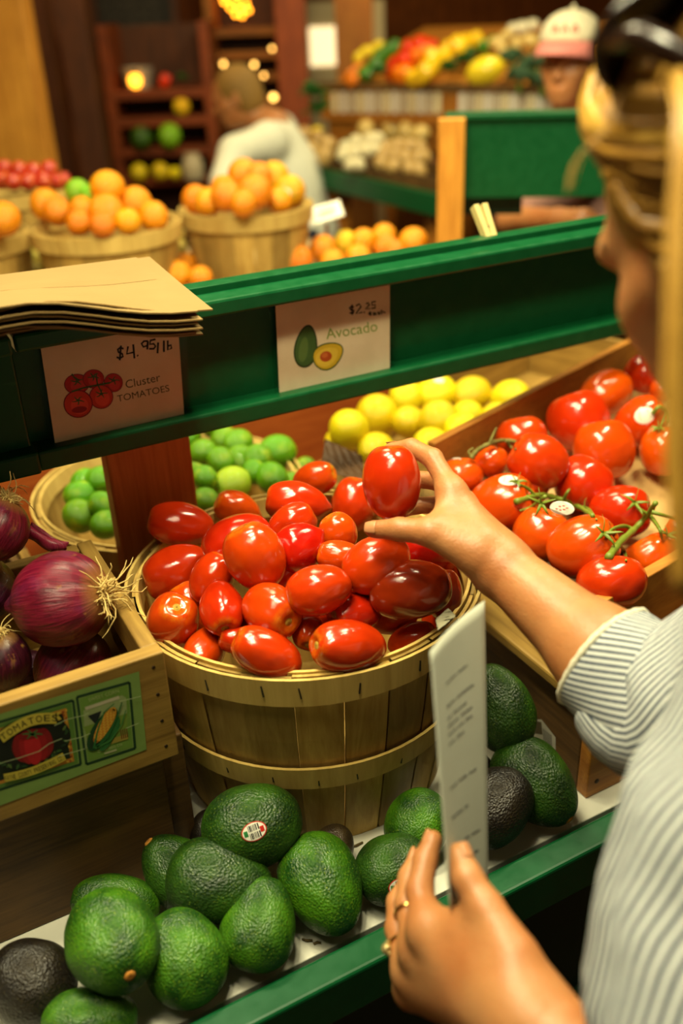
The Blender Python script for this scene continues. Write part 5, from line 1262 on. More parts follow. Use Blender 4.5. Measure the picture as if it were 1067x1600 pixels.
m0, m1 = Vector(pd(*LH['middle'][0])), Vector(pd(*LH['middle'][1])); ring(m0.lerp(m1, 0.80), m1 - m0, 0.0112, GOLDM, 'thin pale gold ring on the middle finger of the hand with the paper')
m0, m1 = Vector(pd(*LH['ring'][0])), Vector(pd(*LH['ring'][1])); ring(m0.lerp(m1, 0.62), m1 - m0, 0.0112, GOLDM, 'chunky ring with a shiny stone on the ring finger, lower than the thin band', camdir(-1, 0.1, -0.35))

# ---- shirt
def stripe_mat(name, axis_uv=True, period=1.0, w=0.52, soft=0.07, c0=C(204, 208, 206), c1=C(44, 54, 78)):
    t = NT(name); uvn = t.n('ShaderNodeAttribute', attribute_name='stripe').outputs['Fac']; co = t.coord()
    x = t.math('FRACT', t.math('MULTIPLY', uvn, 1.0 / period)); d = t.math('ABSOLUTE', t.math('SUBTRACT', x, 0.5))
    m = t.rng(d, w / 2 - soft, w / 2 + soft, 1.0, 0.0); thr = t.noise(co, 500, 2)
    col = t.mix(t.math('MULTIPLY', m, t.rng(thr, 0.2, 0.7, 0.78, 1.0)), c0, c1)
    t.p(Base_Color=col, Roughness=0.85, Subsurface_Weight=0.05, Subsurface_Scale=0.004); t.b.inputs['Specular IOR Level'].default_value = 0.15; t.bump(t.noise(co, 900, 2), 0.2, 0.0006); return t.m
STRIPE = stripe_mat('striped_shirt_cloth', period=0.0064)
def loft(name, P_, R_, mat, parent, inv, n=56, up=(0, 0, 1), fold=0.003, seed=0, flat=None, twist=0.0, sub_=6, thick=0.0012, stripe_from='angle', hem=None, swide=1.0):
    """cloth tube round a limb; 'stripe' runs round the tube in metres"""
    rnd = random.Random(seed); ph = [rnd.uniform(0, 6) for _ in range(8)]
    Q = []; RR = []
    for i in range(len(P_) - 1):
        p0, p1, p2, p3 = [Vector(P_[j]) for j in (max(i - 1, 0), i, i + 1, min(i + 2, len(P_) - 1))]
        for k in range(sub_):
            t = k / sub_; Q.append(0.5 * ((2 * p1) + (p2 - p0) * t + (2 * p0 - 5 * p1 + 4 * p2 - p3) * t * t + (3 * p1 - p0 - 3 * p2 + p3) * t ** 3)); RR.append(R_[i] + (R_[i + 1] - R_[i]) * t)
    Q.append(Vector(P_[-1])); RR.append(R_[-1]); k = len(Q); b = MB(); U = Vector(up); vs = []; st = []; s_len = 0
    for i in range(k):
        t = (Q[min(i + 1, k - 1)] - Q[max(i - 1, 0)]).normalized(); U = (U - t * U.dot(t)).normalized(); B = t.cross(U)
        if i: s_len += (Q[i] - Q[i - 1]).length
        for j in range(n + 1):
            a = 2 * math.pi * j / n
            w_ = fold * (math.sin(3 * a + ph[0] + 14 * s_len) * 0.5 + math.sin(70 * s_len + 2 * math.sin(a + ph[1]) + ph[2]) * 0.55 + math.sin(120 * s_len + 3 * a + ph[3]) * 0.3 + math.sin(5 * a + 40 * s_len + ph[4]) * 0.3)
            r_ = RR[i] + w_ + (hem(i / (k - 1), a) if hem else 0); vs.append(Q[i] - inv + U * math.cos(a) * r_ + B * math.sin(a) * r_)
            st.append((a * max(R_) + twist * s_len) * swide)
    b.add(vs, [(i * (n + 1) + j, (i + 1) * (n + 1) + j, (i + 1) * (n + 1) + j + 1, i * (n + 1) + j + 1) for i in range(k - 1) for j in range(n)])
    o = b.build(name, mat, parent, smooth=True); at = o.data.attributes.new('stripe', 'FLOAT', 'POINT'); at.data.foreach_set('value', st)
    m = o.modifiers.new('thickness', 'SOLIDIFY'); m.thickness = thick; m.offset = 0; return o
# torso of the shirt follows the body
tcore = [ell(chest, (0.185, 0.128, 0.175), AX, 0.06), ell(waist, (0.172, 0.125, 0.17), AX, 0.08), ell(hips, (0.192, 0.142, 0.13), AX, 0.08), cap(sL + V3((0.03, 0, -0.01)), neck1 + V3((0.0, -0.01, -0.035)), 0.070, 0.072, 0.05), cap(sR + V3((-0.03, 0, -0.01)), neck1 + V3((0.0, -0.01, -0.035)), 0.070, 0.072, 0.05)]
tm = body_mesh('shirt', tcore, [], [], 0.006, STRIPE); so = obj_of(tm, 'shirt', shop, SO); so['label'] = 'white shirt with narrow navy stripes'
cof = np.zeros(len(tm.vertices) * 3); tm.vertices.foreach_get('co', cof); cof = cof.reshape(-1, 3); rel = cof + np.array(SO) - chest
at = tm.attributes.new('stripe', 'FLOAT', 'POINT'); at.data.foreach_set('value', (rel[:, 0] * 0.6 + rel[:, 1] * 0.2 + 0.004 * np.sin(rel[:, 2] * 30)).astype(np.float32))
mid = pd(1205, 1470, .52)
sleeveL = loft('sleeve', [sL + V3((0.055, 0.01, 0.022)), sL + V3((0.012, 0.0, 0.0)), V3(Vector(sL).lerp(Vector(mid), 0.5)), mid, V3(Vector(mid).lerp(Vector(el_), 0.55)), el_, V3(Vector(el_).lerp(Vector(wl), 0.2))], [0.070, 0.080, 0.088, 0.096, 0.094, 0.078, 0.060], STRIPE, so, SO, up=(0, 1, 0.3), fold=0.0040, seed=2, twist=-0.45, swide=0.74)
sleeveR = loft('sleeve', [sR + V3((-0.055, 0.0, 0.022)), sR, V3(Vector(sR).lerp(Vector(er), 0.4)), V3(Vector(sR).lerp(Vector(er), 0.8)), er + V3((-0.002, 0.004, -0.004)), V3(Vector(er).lerp(Vector(wr), 0.20)) + V3((0, 0, -0.006))], [0.066, 0.072, 0.066, 0.060, 0.058, 0.047], STRIPE, so, SO, up=(0, 1, 0.3), fold=0.004, seed=5, twist=0.5)
ca, cb = Vector(er).lerp(Vector(wr), 0.02), Vector(er).lerp(Vector(wr), 0.345)
cuffR = loft('cuff', [ca, ca.lerp(cb, 0.5), cb], [0.0525, 0.0500, 0.0465], STRIPE, so, SO, up=camdir(0.2, -1, 0), fold=0.0012, seed=7, twist=0.7, thick=0.004, sub_=10, hem=lambda f, a: 0.0012 * math.sin(4 * a) * f); cuffR['label'] = 'rolled up cuff with a pale stitched edge'
dirc = (cb - ca).normalized(); bU = Vector(camdir(0.2, -1, 0)); bU = (bU - dirc * bU.dot(dirc)).normalized(); bV = dirc.cross(bU); m = MB()
m.tube([cb - SO + (bU * math.cos(t) + bV * math.sin(t)) * (0.0475 + 0.0012 * math.sin(4 * t)) for t in [2 * math.pi * i / 48 for i in range(49)]], [0.0026 + 0.0006 * (i % 2) for i in range(49)], 8, cap=False)
m.build('hem', plain('cuff_hem_cloth', C(216, 210, 186), 0.9, var=0.25, scale=400), cuffR, smooth=True)
TROU = plain('dark_trousers', C(40, 44, 60), 0.9)
for hp, kn, an_ in legs: loft('trouser_leg', [hp + V3((0, 0, 0.06)), hp, V3(Vector(hp).lerp(Vector(kn), .5)), kn, an_ + V3((0, 0, 0.03))], [0.105, 0.108, 0.09, 0.074, 0.06], TROU, shop, SO, seed=3)
for hp, kn, an_ in legs:
    b = MB(); b.ball(Vector(an_) + Vector((0, 0.06, -0.035)) - SO, (0.048, 0.135, 0.045), 18, 10); b.v = [(x, y, max(z, 0.001)) for x, y, z in b.v]; b.build('shoe', plain('shoe_leather', C(60, 44, 34), 0.5), shop, smooth=True)

# ---- hair: scalp cap, swept locks and a hanging strand
HAIR = NT('blond_hair'); tco = HAIR.n('ShaderNodeAttribute', attribute_name='tint').outputs['Fac']
hn = HAIR.noise(HAIR.coord('Object', (60, 60, 60)), 3, 4)
HAIR.p(Base_Color=HAIR.mix(hn, HAIR.ramp(tco, [(0.0, C(84, 56, 20)), (0.5, C(168, 120, 40)), (1.0, C(214, 172, 76))]), C(150, 108, 40)), Roughness=0.42, Anisotropic=0.5); HAIR = HAIR.m
P3 = lambda a, b, c: Vector(PH(a, b, c))
hcore = [ell(PH(-0.022, 0, 0.026), (0.084, 0.098, 0.092), (rt, fw, up), 0.02), ell(PH(-0.045, 0, -0.03), (0.070, 0.070, 0.07), (rt, fw, up), 0.03)]
hsub = [ell(PH(0.118, 0, -0.035), (0.105, 0.062, 0.120), (rt, fw, up), 0.01)]
hm = body_mesh('hair', hcore, [], hsub, 0.004, HAIR); hair = obj_of(hm, 'hair', shop, SO); hair['label'] = 'blond hair swept back from the face'
at = hm.attributes.new('tint', 'FLOAT', 'POINT'); at.data.foreach_set('value', np.full(len(hm.vertices), 0.25, np.float32))
rnd = random.Random(11)
def lock(pts, r0, r1, n=14, jit=0.003, tint=(0.3, 0.9), name='lock', flat=0.45):
    b = MB()
    for k in range(n):
        j = Vector((rnd.gauss(0, 1), rnd.gauss(0, 1), rnd.gauss(0, 1))) * jit; b._t = rnd.uniform(*tint); L = []
        for i in range(len(pts) - 1):
            p0, p1, p2, p3 = [pts[q] for q in (max(i - 1, 0), i, i + 1, min(i + 2, len(pts) - 1))]
            for s_ in range(5):
                t = s_ / 5; L.append(0.5 * ((2 * p1) + (p2 - p0) * t + (2 * p0 - 5 * p1 + 4 * p2 - p3) * t * t + (3 * p1 - p0 - 3 * p2 + p3) * t ** 3))
        L.append(pts[-1]); m_ = len(L); b.tube([p + j * (0.4 + 0.6 * math.sin(math.pi * i / m_)) - SO for i, p in enumerate(L)], [(r0 + (r1 - r0) * i / m_) * rnd.uniform(.8, 1.1) for i in range(m_)], 6, flat=flat)
    return b.build(name, HAIR, hair, smooth=True)
# the bright roll of hair that sweeps from the crown forward and back along the temple
bpy.context.view_layer.update(); _hb = BVHTree.FromPolygons([Vector(v.co) + SO for v in hm.vertices], [tuple(p.vertices) for p in hm.polygons]); _bb_ = world_bvh(shop)
def drape(x, y, off, dflt):
    r = ray(x, y).normalized(); best = None
    for t in (_hb, _bb_):
        q = t.ray_cast(CAM, r)
        if q[0] is not None and (best is None or q[3] < best[3]): best = q
    return best[0] - r * off if best else Vector(pd(x, y, dflt))
roll_px = [(1030, 30, .500), (978, 66, .515), (938, 120, .525), (926, 176, .520), (958, 212, .497), (1036, 224, .470), (1116, 216, .450), (1206, 192, .450)]
roll = [Vector(pd(*q)) for q in roll_px]; ctr = Vector(pd(1010, 140, .470))
for k in range(9):
    f_ = 0.085 * k; q = [p.lerp(ctr, f_ if i < 5 else f_ * 0.8) - ray(1000, 150).normalized() * (0.004 * math.sin(k * 1.3)) for i, p in enumerate(roll)]
    q = [drape(roll_px[i][0] + (1010 - roll_px[i][0]) * f_, roll_px[i][1] + (140 - roll_px[i][1]) * f_, 0.006, roll_px[i][2]) for i in range(len(roll_px))]
    lock(q, 0.0052, 0.0046, 9, 0.0028, (0.5, 1.0) if k < 2 else ((0.25, 0.8) if k < 5 else (0.1, 0.55)))
# ash coloured hair below it, over the temple and ear
for k in range(13):
    q = [(934 + 9 * k, 226 + 12 * k, .512 - .004 * k), (962 + 9 * k, 250 + 15 * k, .492 - .003 * k), (1014 + 6 * k, 270 + 16 * k, .466), (1084 + 4 * k, 272 + 15 * k, .448), (1170, 240 + 12 * k, .440), (1260, 230 + 8 * k, .455)]
    lock([drape(p[0], p[1], 0.004, p[2]) for p in q], 0.0050, 0.0044, 11, 0.0030, (0.0, 0.38))
# over the crown to the back
for k in range(9):
    lock([P3(0.055 - 0.012 * k, 0.055 - 0.010 * k, 0.090 + 0.003 * k), P3(0.02 - 0.012 * k, 0.01 - 0.012 * k, 0.114), P3(-0.04 - 0.006 * k, -0.012 * k, 0.104), P3(-0.09, -0.008 * k, 0.05), P3(-0.122, -0.004 * k, -0.01)], 0.006, 0.0045, 10, 0.0035, (0.3, 0.85))
# gathered tail at the back of the head
for k in range(7): lock([P3(-0.108, 0.012 * (k - 3), 0.01), P3(-0.145, 0.010 * (k - 3), -0.03), P3(-0.150, 0.008 * (k - 3), -0.10), P3(-0.130, 0.006 * (k - 3), -0.17)], 0.007, 0.003, 10, 0.004, (0.3, 0.8))
# loose strand hanging beside the face, nearest to the lens
q0 = Vector(pd(1085, 20, .40)); strand = [q0, Vector(pd(1070, 160, .385)), Vector(pd(1062, 360, .375)), Vector(pd(1058, 560, .372)), Vector(pd(1060, 760, .372)), Vector(pd(1066, 920, .374))]
lock([P3(-0.02, -0.07, 0.075)] + strand[1:], 0.0022, 0.0014, 12, 0.0022, (0.5, 0.95), flat=0.8)
lock([P3(0.02, -0.055, 0.080), Vector(pd(985, 90, .46)), Vector(pd(948, 190, .455)), Vector(pd(898, 250, .46)), Vector(pd(886, 300, .46))], 0.00035, 0.0002, 5, 0.004, (0.3, 0.7), flat=1.0)

# ---- dark glasses pushed up on the hair
gl = empty('sunglasses', P3(-0.04, -0.02, 0.118), 'dark sunglasses pushed up on the blond hair', 'sunglasses'); GM = plain('dark_tortoise_plastic', C(30, 18, 12), 0.18, var=0.5, scale=90); LM = plain('dark_lens', C(16, 12, 12), 0.06)
go = Vector(gl.location)
LA = drape(1022, 62, 0.010, .47)
for sg_ in (-1, 1):
    c = LA - go + rt * (0.066 * (sg_ + 1) / 2); b = MB(); e1 = rt; e2 = (up * 0.55 - fw * 0.83).normalized(); nn = e1.cross(e2).normalized()
    ringp = [c + e1 * 0.031 * math.cos(t) + e2 * 0.025 * math.sin(t) + nn * 0.006 * math.cos(t) ** 2 * -1 for t in [2 * math.pi * i / 28 for i in range(29)]]
    b.tube(ringp, 0.0034, 8, cap=False); fr = b.build('rim', GM, gl, smooth=True)
    lb_ = MB(); lb_.add([c] + ringp[:-1], [(0, 1 + i, 1 + (i + 1) % 28) for i in range(28)]); lb_.build('lens', LM, gl, smooth=True)
    MB().tube([c + rt * (0.030 * sg_), c + rt * (0.036 * sg_) - fw * 0.02 - up * 0.01, P3(-0.07, sg_ * 0.092, 0.035) - go, P3(-0.085, sg_ * 0.085, 0.0) - go], [0.006, 0.007, 0.006, 0.004], 8).build('temple', GM, gl, smooth=True)
MB().tube([LA + rt * 0.027 - go, LA + rt * 0.033 + up * 0.003 - go, LA + rt * 0.039 - go], 0.003, 8).build('bridge', GM, gl, smooth=True)

# ================================================================= the shopping list
pl = [Pd(672, 1018, .640), Pd(757, 938, .735), Pd(763, 1385, .735), Pd(703, 1424, .640)]
def list_fn(u, v):
    p = (pl[0] * (1 - u) + pl[1] * u) * (1 - v) + (pl[3] * (1 - u) + pl[2] * u) * v
    n = (pl[1] - pl[0]).cross(pl[3] - pl[0]).normalized(); return p + n * (0.004 * math.sin(math.pi * u) * (1 - 0.3 * v))
PAPER = plain('white_paper', C(182, 184, 168), 0.75, var=0.04, scale=20)
lst = sheet_obj('shopping_list', sheet(list_fn, 14, 20), PAPER, 'white printed paper sheet held upright in the near hand', 'paper', th=0.0003)
pn = (pl[1] - pl[0]).cross(pl[3] - pl[0]).normalized()
if pn.dot(ray(715, 1200)) > 0: pn = -pn
b = MB(); rnd = random.Random(9); o0 = lst.location
def word(u0, u1, v, hgt=0.011):
    n = max(2, int((u1 - u0) * 30))
    for i in range(n):
        a, c = u0 + (u1 - u0) * i / n, u0 + (u1 - u0) * (i + 0.72) / n; k = hgt * rnd.uniform(0.6, 1.0)
        vs = [list_fn(x, y) + pn * 0.0004 - o0 for x, y in ((a, v), (c, v), (c, v - k), (a, v - k))]; b.add(vs, [(0, 1, 2, 3)])
for v, L in [(0.185, [(0.28, 0.5), (0.53, 0.7)]), (0.27, [(0.26, 0.45), (0.48, 0.8)]), (0.315, [(0.26, 0.36), (0.40, 0.66)]), (0.345, [(0.26, 0.5), (0.54, 0.76)]), (0.375, [(0.26, 0.44), (0.47, 0.6), (0.63, 0.76)]), (0.41, [(0.26, 0.4), (0.44, 0.6)]), (0.57, [(0.24, 0.4), (0.44, 0.62), (0.66, 0.8)]), (0.68, [(0.22, 0.5), (0.54, 0.62)]), (0.79, [(0.5, 0.62), (0.66, 0.84)]), (0.86, [(0.52, 0.66), (0.7, 0.8)])]:
    for a, c in L: word(a, c, v)
b.build('printed_text', plain('printed_text_grey', C(96, 96, 96), 0.8), lst)
# ================================================================= citrus table behind the stand
TZ = 1.03
ct = empty('citrus_table', (0.6, 2.1, FZ), 'low wooden display table holding baskets of oranges behind the stand', 'table')
def CT(mb, nm, mat, par, root, **kw):
    mb.v = [tuple(Vector(v) - root.location) for v in mb.v]; return mb.build(nm, mat, par, **kw)
_tt = MB(); _tt.slab([(-0.75, 1.44, TZ), (1.40, 1.44, TZ), (1.19, 1.70, TZ), (1.16, 1.86, TZ), (1.08, 2.02, TZ), (1.08, 2.28, TZ), (0.74, 2.30, TZ), (0.74, 2.95, TZ), (-0.75, 2.95, TZ)], (0, 0, 1), 0.03)
CT(_tt, 'table_top', plain('grey_table_top', C(150, 128, 90), 0.6, var=0.2, scale=20), ct, ct, bevel=0.002)
CT(MB().box((0.32, 1.452, 0.78), (2.14, 0.02, 0.46)), 'apron', RED_WOOD_X, ct, ct, bevel=0.002)
for x in (-0.65, 0.6):
    for y in (1.55, 2.8): CT(MB().box((x, y, (FZ + TZ - 0.03) / 2), (0.08, 0.08, TZ - 0.03 - FZ)), 'leg', DARK_WOOD, ct, ct, bevel=0.003)
def fit_basket(px, py, wpx, r, label, h=0.2, **kw):
    """rim centre at a photo point, size from its width there"""
    d = 2 * r * F_PX / wpx; c = Pd(px, py, d); return c
def far_basket(px, py, wpx, zbase, h, label, seed, name='wooden_basket'):
    d = 1.9
    for _ in range(20): d = depth(Pz(px, py, zbase + h))
    r = wpx * d / F_PX / 2; c = Pd(px, py, d); return basket(r * 0.97, r * 0.82, h, (c.x, c.y, zbase + 0.0008), label, 'baskets of fruit on the citrus table', False, name, 20, seed, False), Vector((c.x, c.y, zbase + h)), r
bk1, c1_, r1_ = far_basket(165, 350, 232, TZ, 0.14, 'middle basket of oranges, with green fruit among them, left of centre', 11)
bk2, c2_, r2_ = far_basket(384, 322, 206, TZ, 0.14, 'basket of oranges nearest the person in white, right of the others', 12)
bk3, c3_, r3_ = far_basket(-50, 366, 190, TZ, 0.14, 'basket of oranges cut off by the left edge of the picture', 13)
bk4, c4_, r4_ = far_basket(40, 296, 150, TZ, 0.14, 'basket of red apples at the far left behind the oranges', 14)
cp = Pile()
def far_fruit(rows, meshes, d0, name, fmt, cat, group, pile=None, tilt=30, push=-0.12, mats=None):
    out = []
    for row, L in rows:
        L2 = sorted(L)
        for i, it in enumerate(L2):
            px, py, s = it[:3]; me = meshes[i % len(meshes)]; lab = fmt % (nth(i, len(L2)) if len(L2) > 1 else 'alone', row)
            if len(it) > 3:
                me, lab = it[3], it[4]
            o = place(pile or cp, me, px, py, s, s, random.uniform(0, 360), random.uniform(-30, 60), d0(px, py) if callable(d0) else d0, name, lab, cat, group, tol=0.008, push=push, lmax=1.1); out.append(o)
    return out
ORG_Y = recol(ORANGES[1], ORANGE_Y); GRN_F = recol(ORANGES[0], GREENFR)
dm = lambda c, r: (lambda px, py: dome_d(px, py, Vector((c.x, c.y, 0)), r * 0.9, c.z, 0.10, 0.02))
o2 = far_fruit([('back row of the middle basket', [(168, 293, 54), (72, 320, 50), (122, 300, 40, GRN_F, 'green citrus fruit among the oranges, at the back of the middle basket'), (140, 304, 30, GRN_F, 'small green citrus fruit beside the highest orange of the middle basket')]),
  ('middle row of the middle basket', [(212, 317, 50), (166, 332, 56), (90, 330, 46), (128, 326, 38)]),
  ('front row of the middle basket', [(240, 338, 46), (124, 348, 40), (200, 346, 40), (160, 352, 40)])], ORANGES, dm(c1_, r1_), 'orange', 'orange, %s in the %s', 'orange', 'oranges in the middle basket')
o3 = far_fruit([('back row of the right basket', [(380, 272, 48), (428, 276, 48, ORG_Y, 'yellowish orange at the top of the right basket'), (350, 294, 40), (405, 274, 40)]),
  ('middle row of the right basket', [(306, 312, 46), (354, 306, 50), (398, 300, 54), (452, 299, 50, ORG_Y, 'yellow green orange with a pale sticker at the right rim of the right basket')]),
  ('front row of the right basket', [(326, 316, 44), (380, 318, 42), (436, 314, 40)])], ORANGES, dm(c2_, r2_), 'orange', 'orange, %s in the %s', 'orange', 'oranges in the right basket')
sticker([o for o in o3 if 'sticker' in o['label']][0], 446, 302, 0.024, 0.020, 0)
sticker(o2[3], 92, 330, 0.014, 0.014, 0)
far_fruit([('front of the left edge basket', [(6, 342, 52), (-30, 336, 54), (-10, 350, 48)])], ORANGES, dm(c3_, r3_), 'orange', 'orange, %s in the %s', 'orange', 'oranges in the left edge basket')
loose_d = lambda px, py: depth(Pz(px, py, TZ + 0.034))
far_fruit([('front row of loose oranges', [(466, 405, 46), (520, 410, 40), (560, 402, 40), (646, 378, 46), (604, 388, 40)]),
  ('back row of loose oranges', [(504, 388, 42), (540, 378, 36, ORG_Y, 'yellowish loose orange behind the front ones on the table'), (568, 376, 38), (600, 370, 40), (616, 392, 34)])], ORANGES, loose_d, 'orange', 'loose orange, %s of the %s', 'orange', 'loose oranges on the table', tilt=0)
far_fruit([('loose oranges behind the paper bags', [(238, 424, 40), (276, 430, 46), (313, 434, 38), (290, 412, 34)])], ORANGES, loose_d, 'orange', 'orange, %s of the %s', 'orange', 'loose oranges behind the bags')
APPLE = NT('red_apple_skin'); co = APPLE.coord(); n = APPLE.noise(co, 4, 4); APPLE.p(Base_Color=APPLE.mix(APPLE.rng(n, .45, .7), C(170, 22, 18), C(212, 120, 60)), Roughness=0.25); APPLE = APPLE.m
APP = surf('apple', tom_fn(1, 5, .14, .92), [APPLE], 24, 18)
far_fruit([('back row of red apples', [(8, 264, 26), (30, 266, 26), (52, 268, 26), (76, 264, 26)]), ('front row of red apples', [(2, 282, 28), (20, 284, 28), (44, 284, 28), (68, 282, 28), (88, 284, 26), (100, 280, 22)])], [APP], dm(c4_, r4_), 'apple', 'red apple, %s in the %s', 'apple', 'red apples in the far left basket')
# small pears between the baskets
PEAR = recol(AVOS[2], citrus_skin('pear_skin', C(150, 130, 40), C(176, 150, 60), None))
far_fruit([('pears between the baskets', [(60, 398, 30), (72, 416, 30), (52, 424, 28), (64, 380, 24), (282, 384, 22), (280, 366, 20)])], [PEAR], lambda px, py: depth(Pz(px, py, TZ + 0.03)), 'pear', 'small dull yellow pear, %s of the %s', 'pear', 'pears between the baskets')
# white price card and box edge beside the right basket
card = empty('price_card', Pd(508, 332, 2.15), 'tilted white price card standing right of the right orange basket', 'sign'); n = ray(508, 332).normalized()
m = MB(); m.slab([Pd(482, 326, 2.14) - card.location, Pd(530, 312, 2.2) - card.location, Pd(538, 336, 2.16) - card.location, Pd(484, 352, 2.1) - card.location], -n, 0.002); m.build('card', plain('white_card', C(230, 226, 210), 0.6, var=0.04), card)
m = MB()
for k in range(3): m.slab([Pd(496 + 2 * k, 326 + 6 * k, 2.128) - card.location, Pd(522 + k, 319 + 6 * k, 2.158) - card.location, Pd(522 + k, 321 + 6 * k, 2.156) - card.location, Pd(496 + 2 * k, 328 + 6 * k, 2.126) - card.location], -n, 0.0005)
m.build('printed_lines', plain('pink_print', C(206, 150, 130), 0.7), card)
m = MB(); m.slab([Pd(507, 350, 2.16) - card.location, Pd(513, 350, 2.16) - card.location, Pz(513, 392, TZ) - card.location, Pz(507, 392, TZ) - card.location], -n, 0.004); m.build('stake', GOLD_WOOD, card)
tray = thing_mesh('cardboard_tray', MB().box((0, 0, 0.012), (0.30, 0.12, 0.024)), plain('pale_cardboard', C(206, 188, 140), 0.8), 'pale cardboard edge on the table in front of the right orange basket', 'cardboard', bevel=0.002); tray.location = Vector(Pz(405, 422, TZ + 0.0005)) + Vector((0.02, 0.03, 0))
# white dish behind the lemons
tr = MB(); tr.lathe([(0.001, 0), (0.06, 0.0), (0.10, 0.03), (0.103, 0.03), (0.064, -0.004), (0.001, -0.004)], 40)
# ================================================================= second green header with its post (man's counter)
g0, g1 = Pd(704, 178, 2.0), None; zt = g0.z; g1 = Pz(1000, 171, zt); zbL = Pd(718, 322, depth(g0)).z; h_ = zt - zbL
gdir = (Vector((g1.x, g1.y, 0)) - Vector((g0.x, g0.y, 0))).normalized(); gn = Vector((gdir.y, -gdir.x, 0))
if gn.dot(ray(800, 250)) > 0: gn = -gn
gb = empty('green_header_stand', (g0.x, g0.y, FZ), 'far green header board carried by a pale wooden post, before the person in the cap', 'produce stand')
def GB(a, b_, z0, z1, o0, o1, nm, mat, **kw):
    A = Vector((g0.x, g0.y, 0)) + gdir * a; B = Vector((g0.x, g0.y, 0)) + gdir * b_
    m = MB(); vs = [p + gn * o + Vector((0, 0, z)) - gb.location for z in (z0, z1) for p, o in ((A, o0), (B, o0), (B, o1), (A, o1))]
    m.add(vs, [(3, 2, 1, 0), (4, 5, 6, 7), (0, 1, 5, 4), (1, 2, 6, 5), (2, 3, 7, 6), (3, 0, 4, 7)]); return m.build(nm, mat, gb, **kw)
GB(0.0, 1.3, zbL, zt - 0.012, 0.0, -0.03, 'header_panel', GREEN, bevel=0.002)
GB(-0.012, 1.3, zt - 0.012, zt, 0.012, -0.05, 'cap_rail', GREEN, bevel=0.002)
GB(0.0, 0.16, zbL - 0.045, zbL + 0.02, -0.05, -0.075, 'lower_rail', GREEN_DK, bevel=0.002)
pw = 42 * 1.97 / F_PX
GB(-0.024, -0.024 + pw, FZ, zt - 0.006, 0.045, 0.0125, 'post', bpy.data.materials['bright_golden_pine'] if 'bright_golden_pine' in bpy.data.materials else wood('bright_golden_pine', C(226, 160, 62), C(178, 112, 32), 'z', 0.5), bevel=0.002)
GB(1.2, 1.26, FZ, zbL, 0.0, -0.05, 'post', GOLD_WOOD, bevel=0.002)
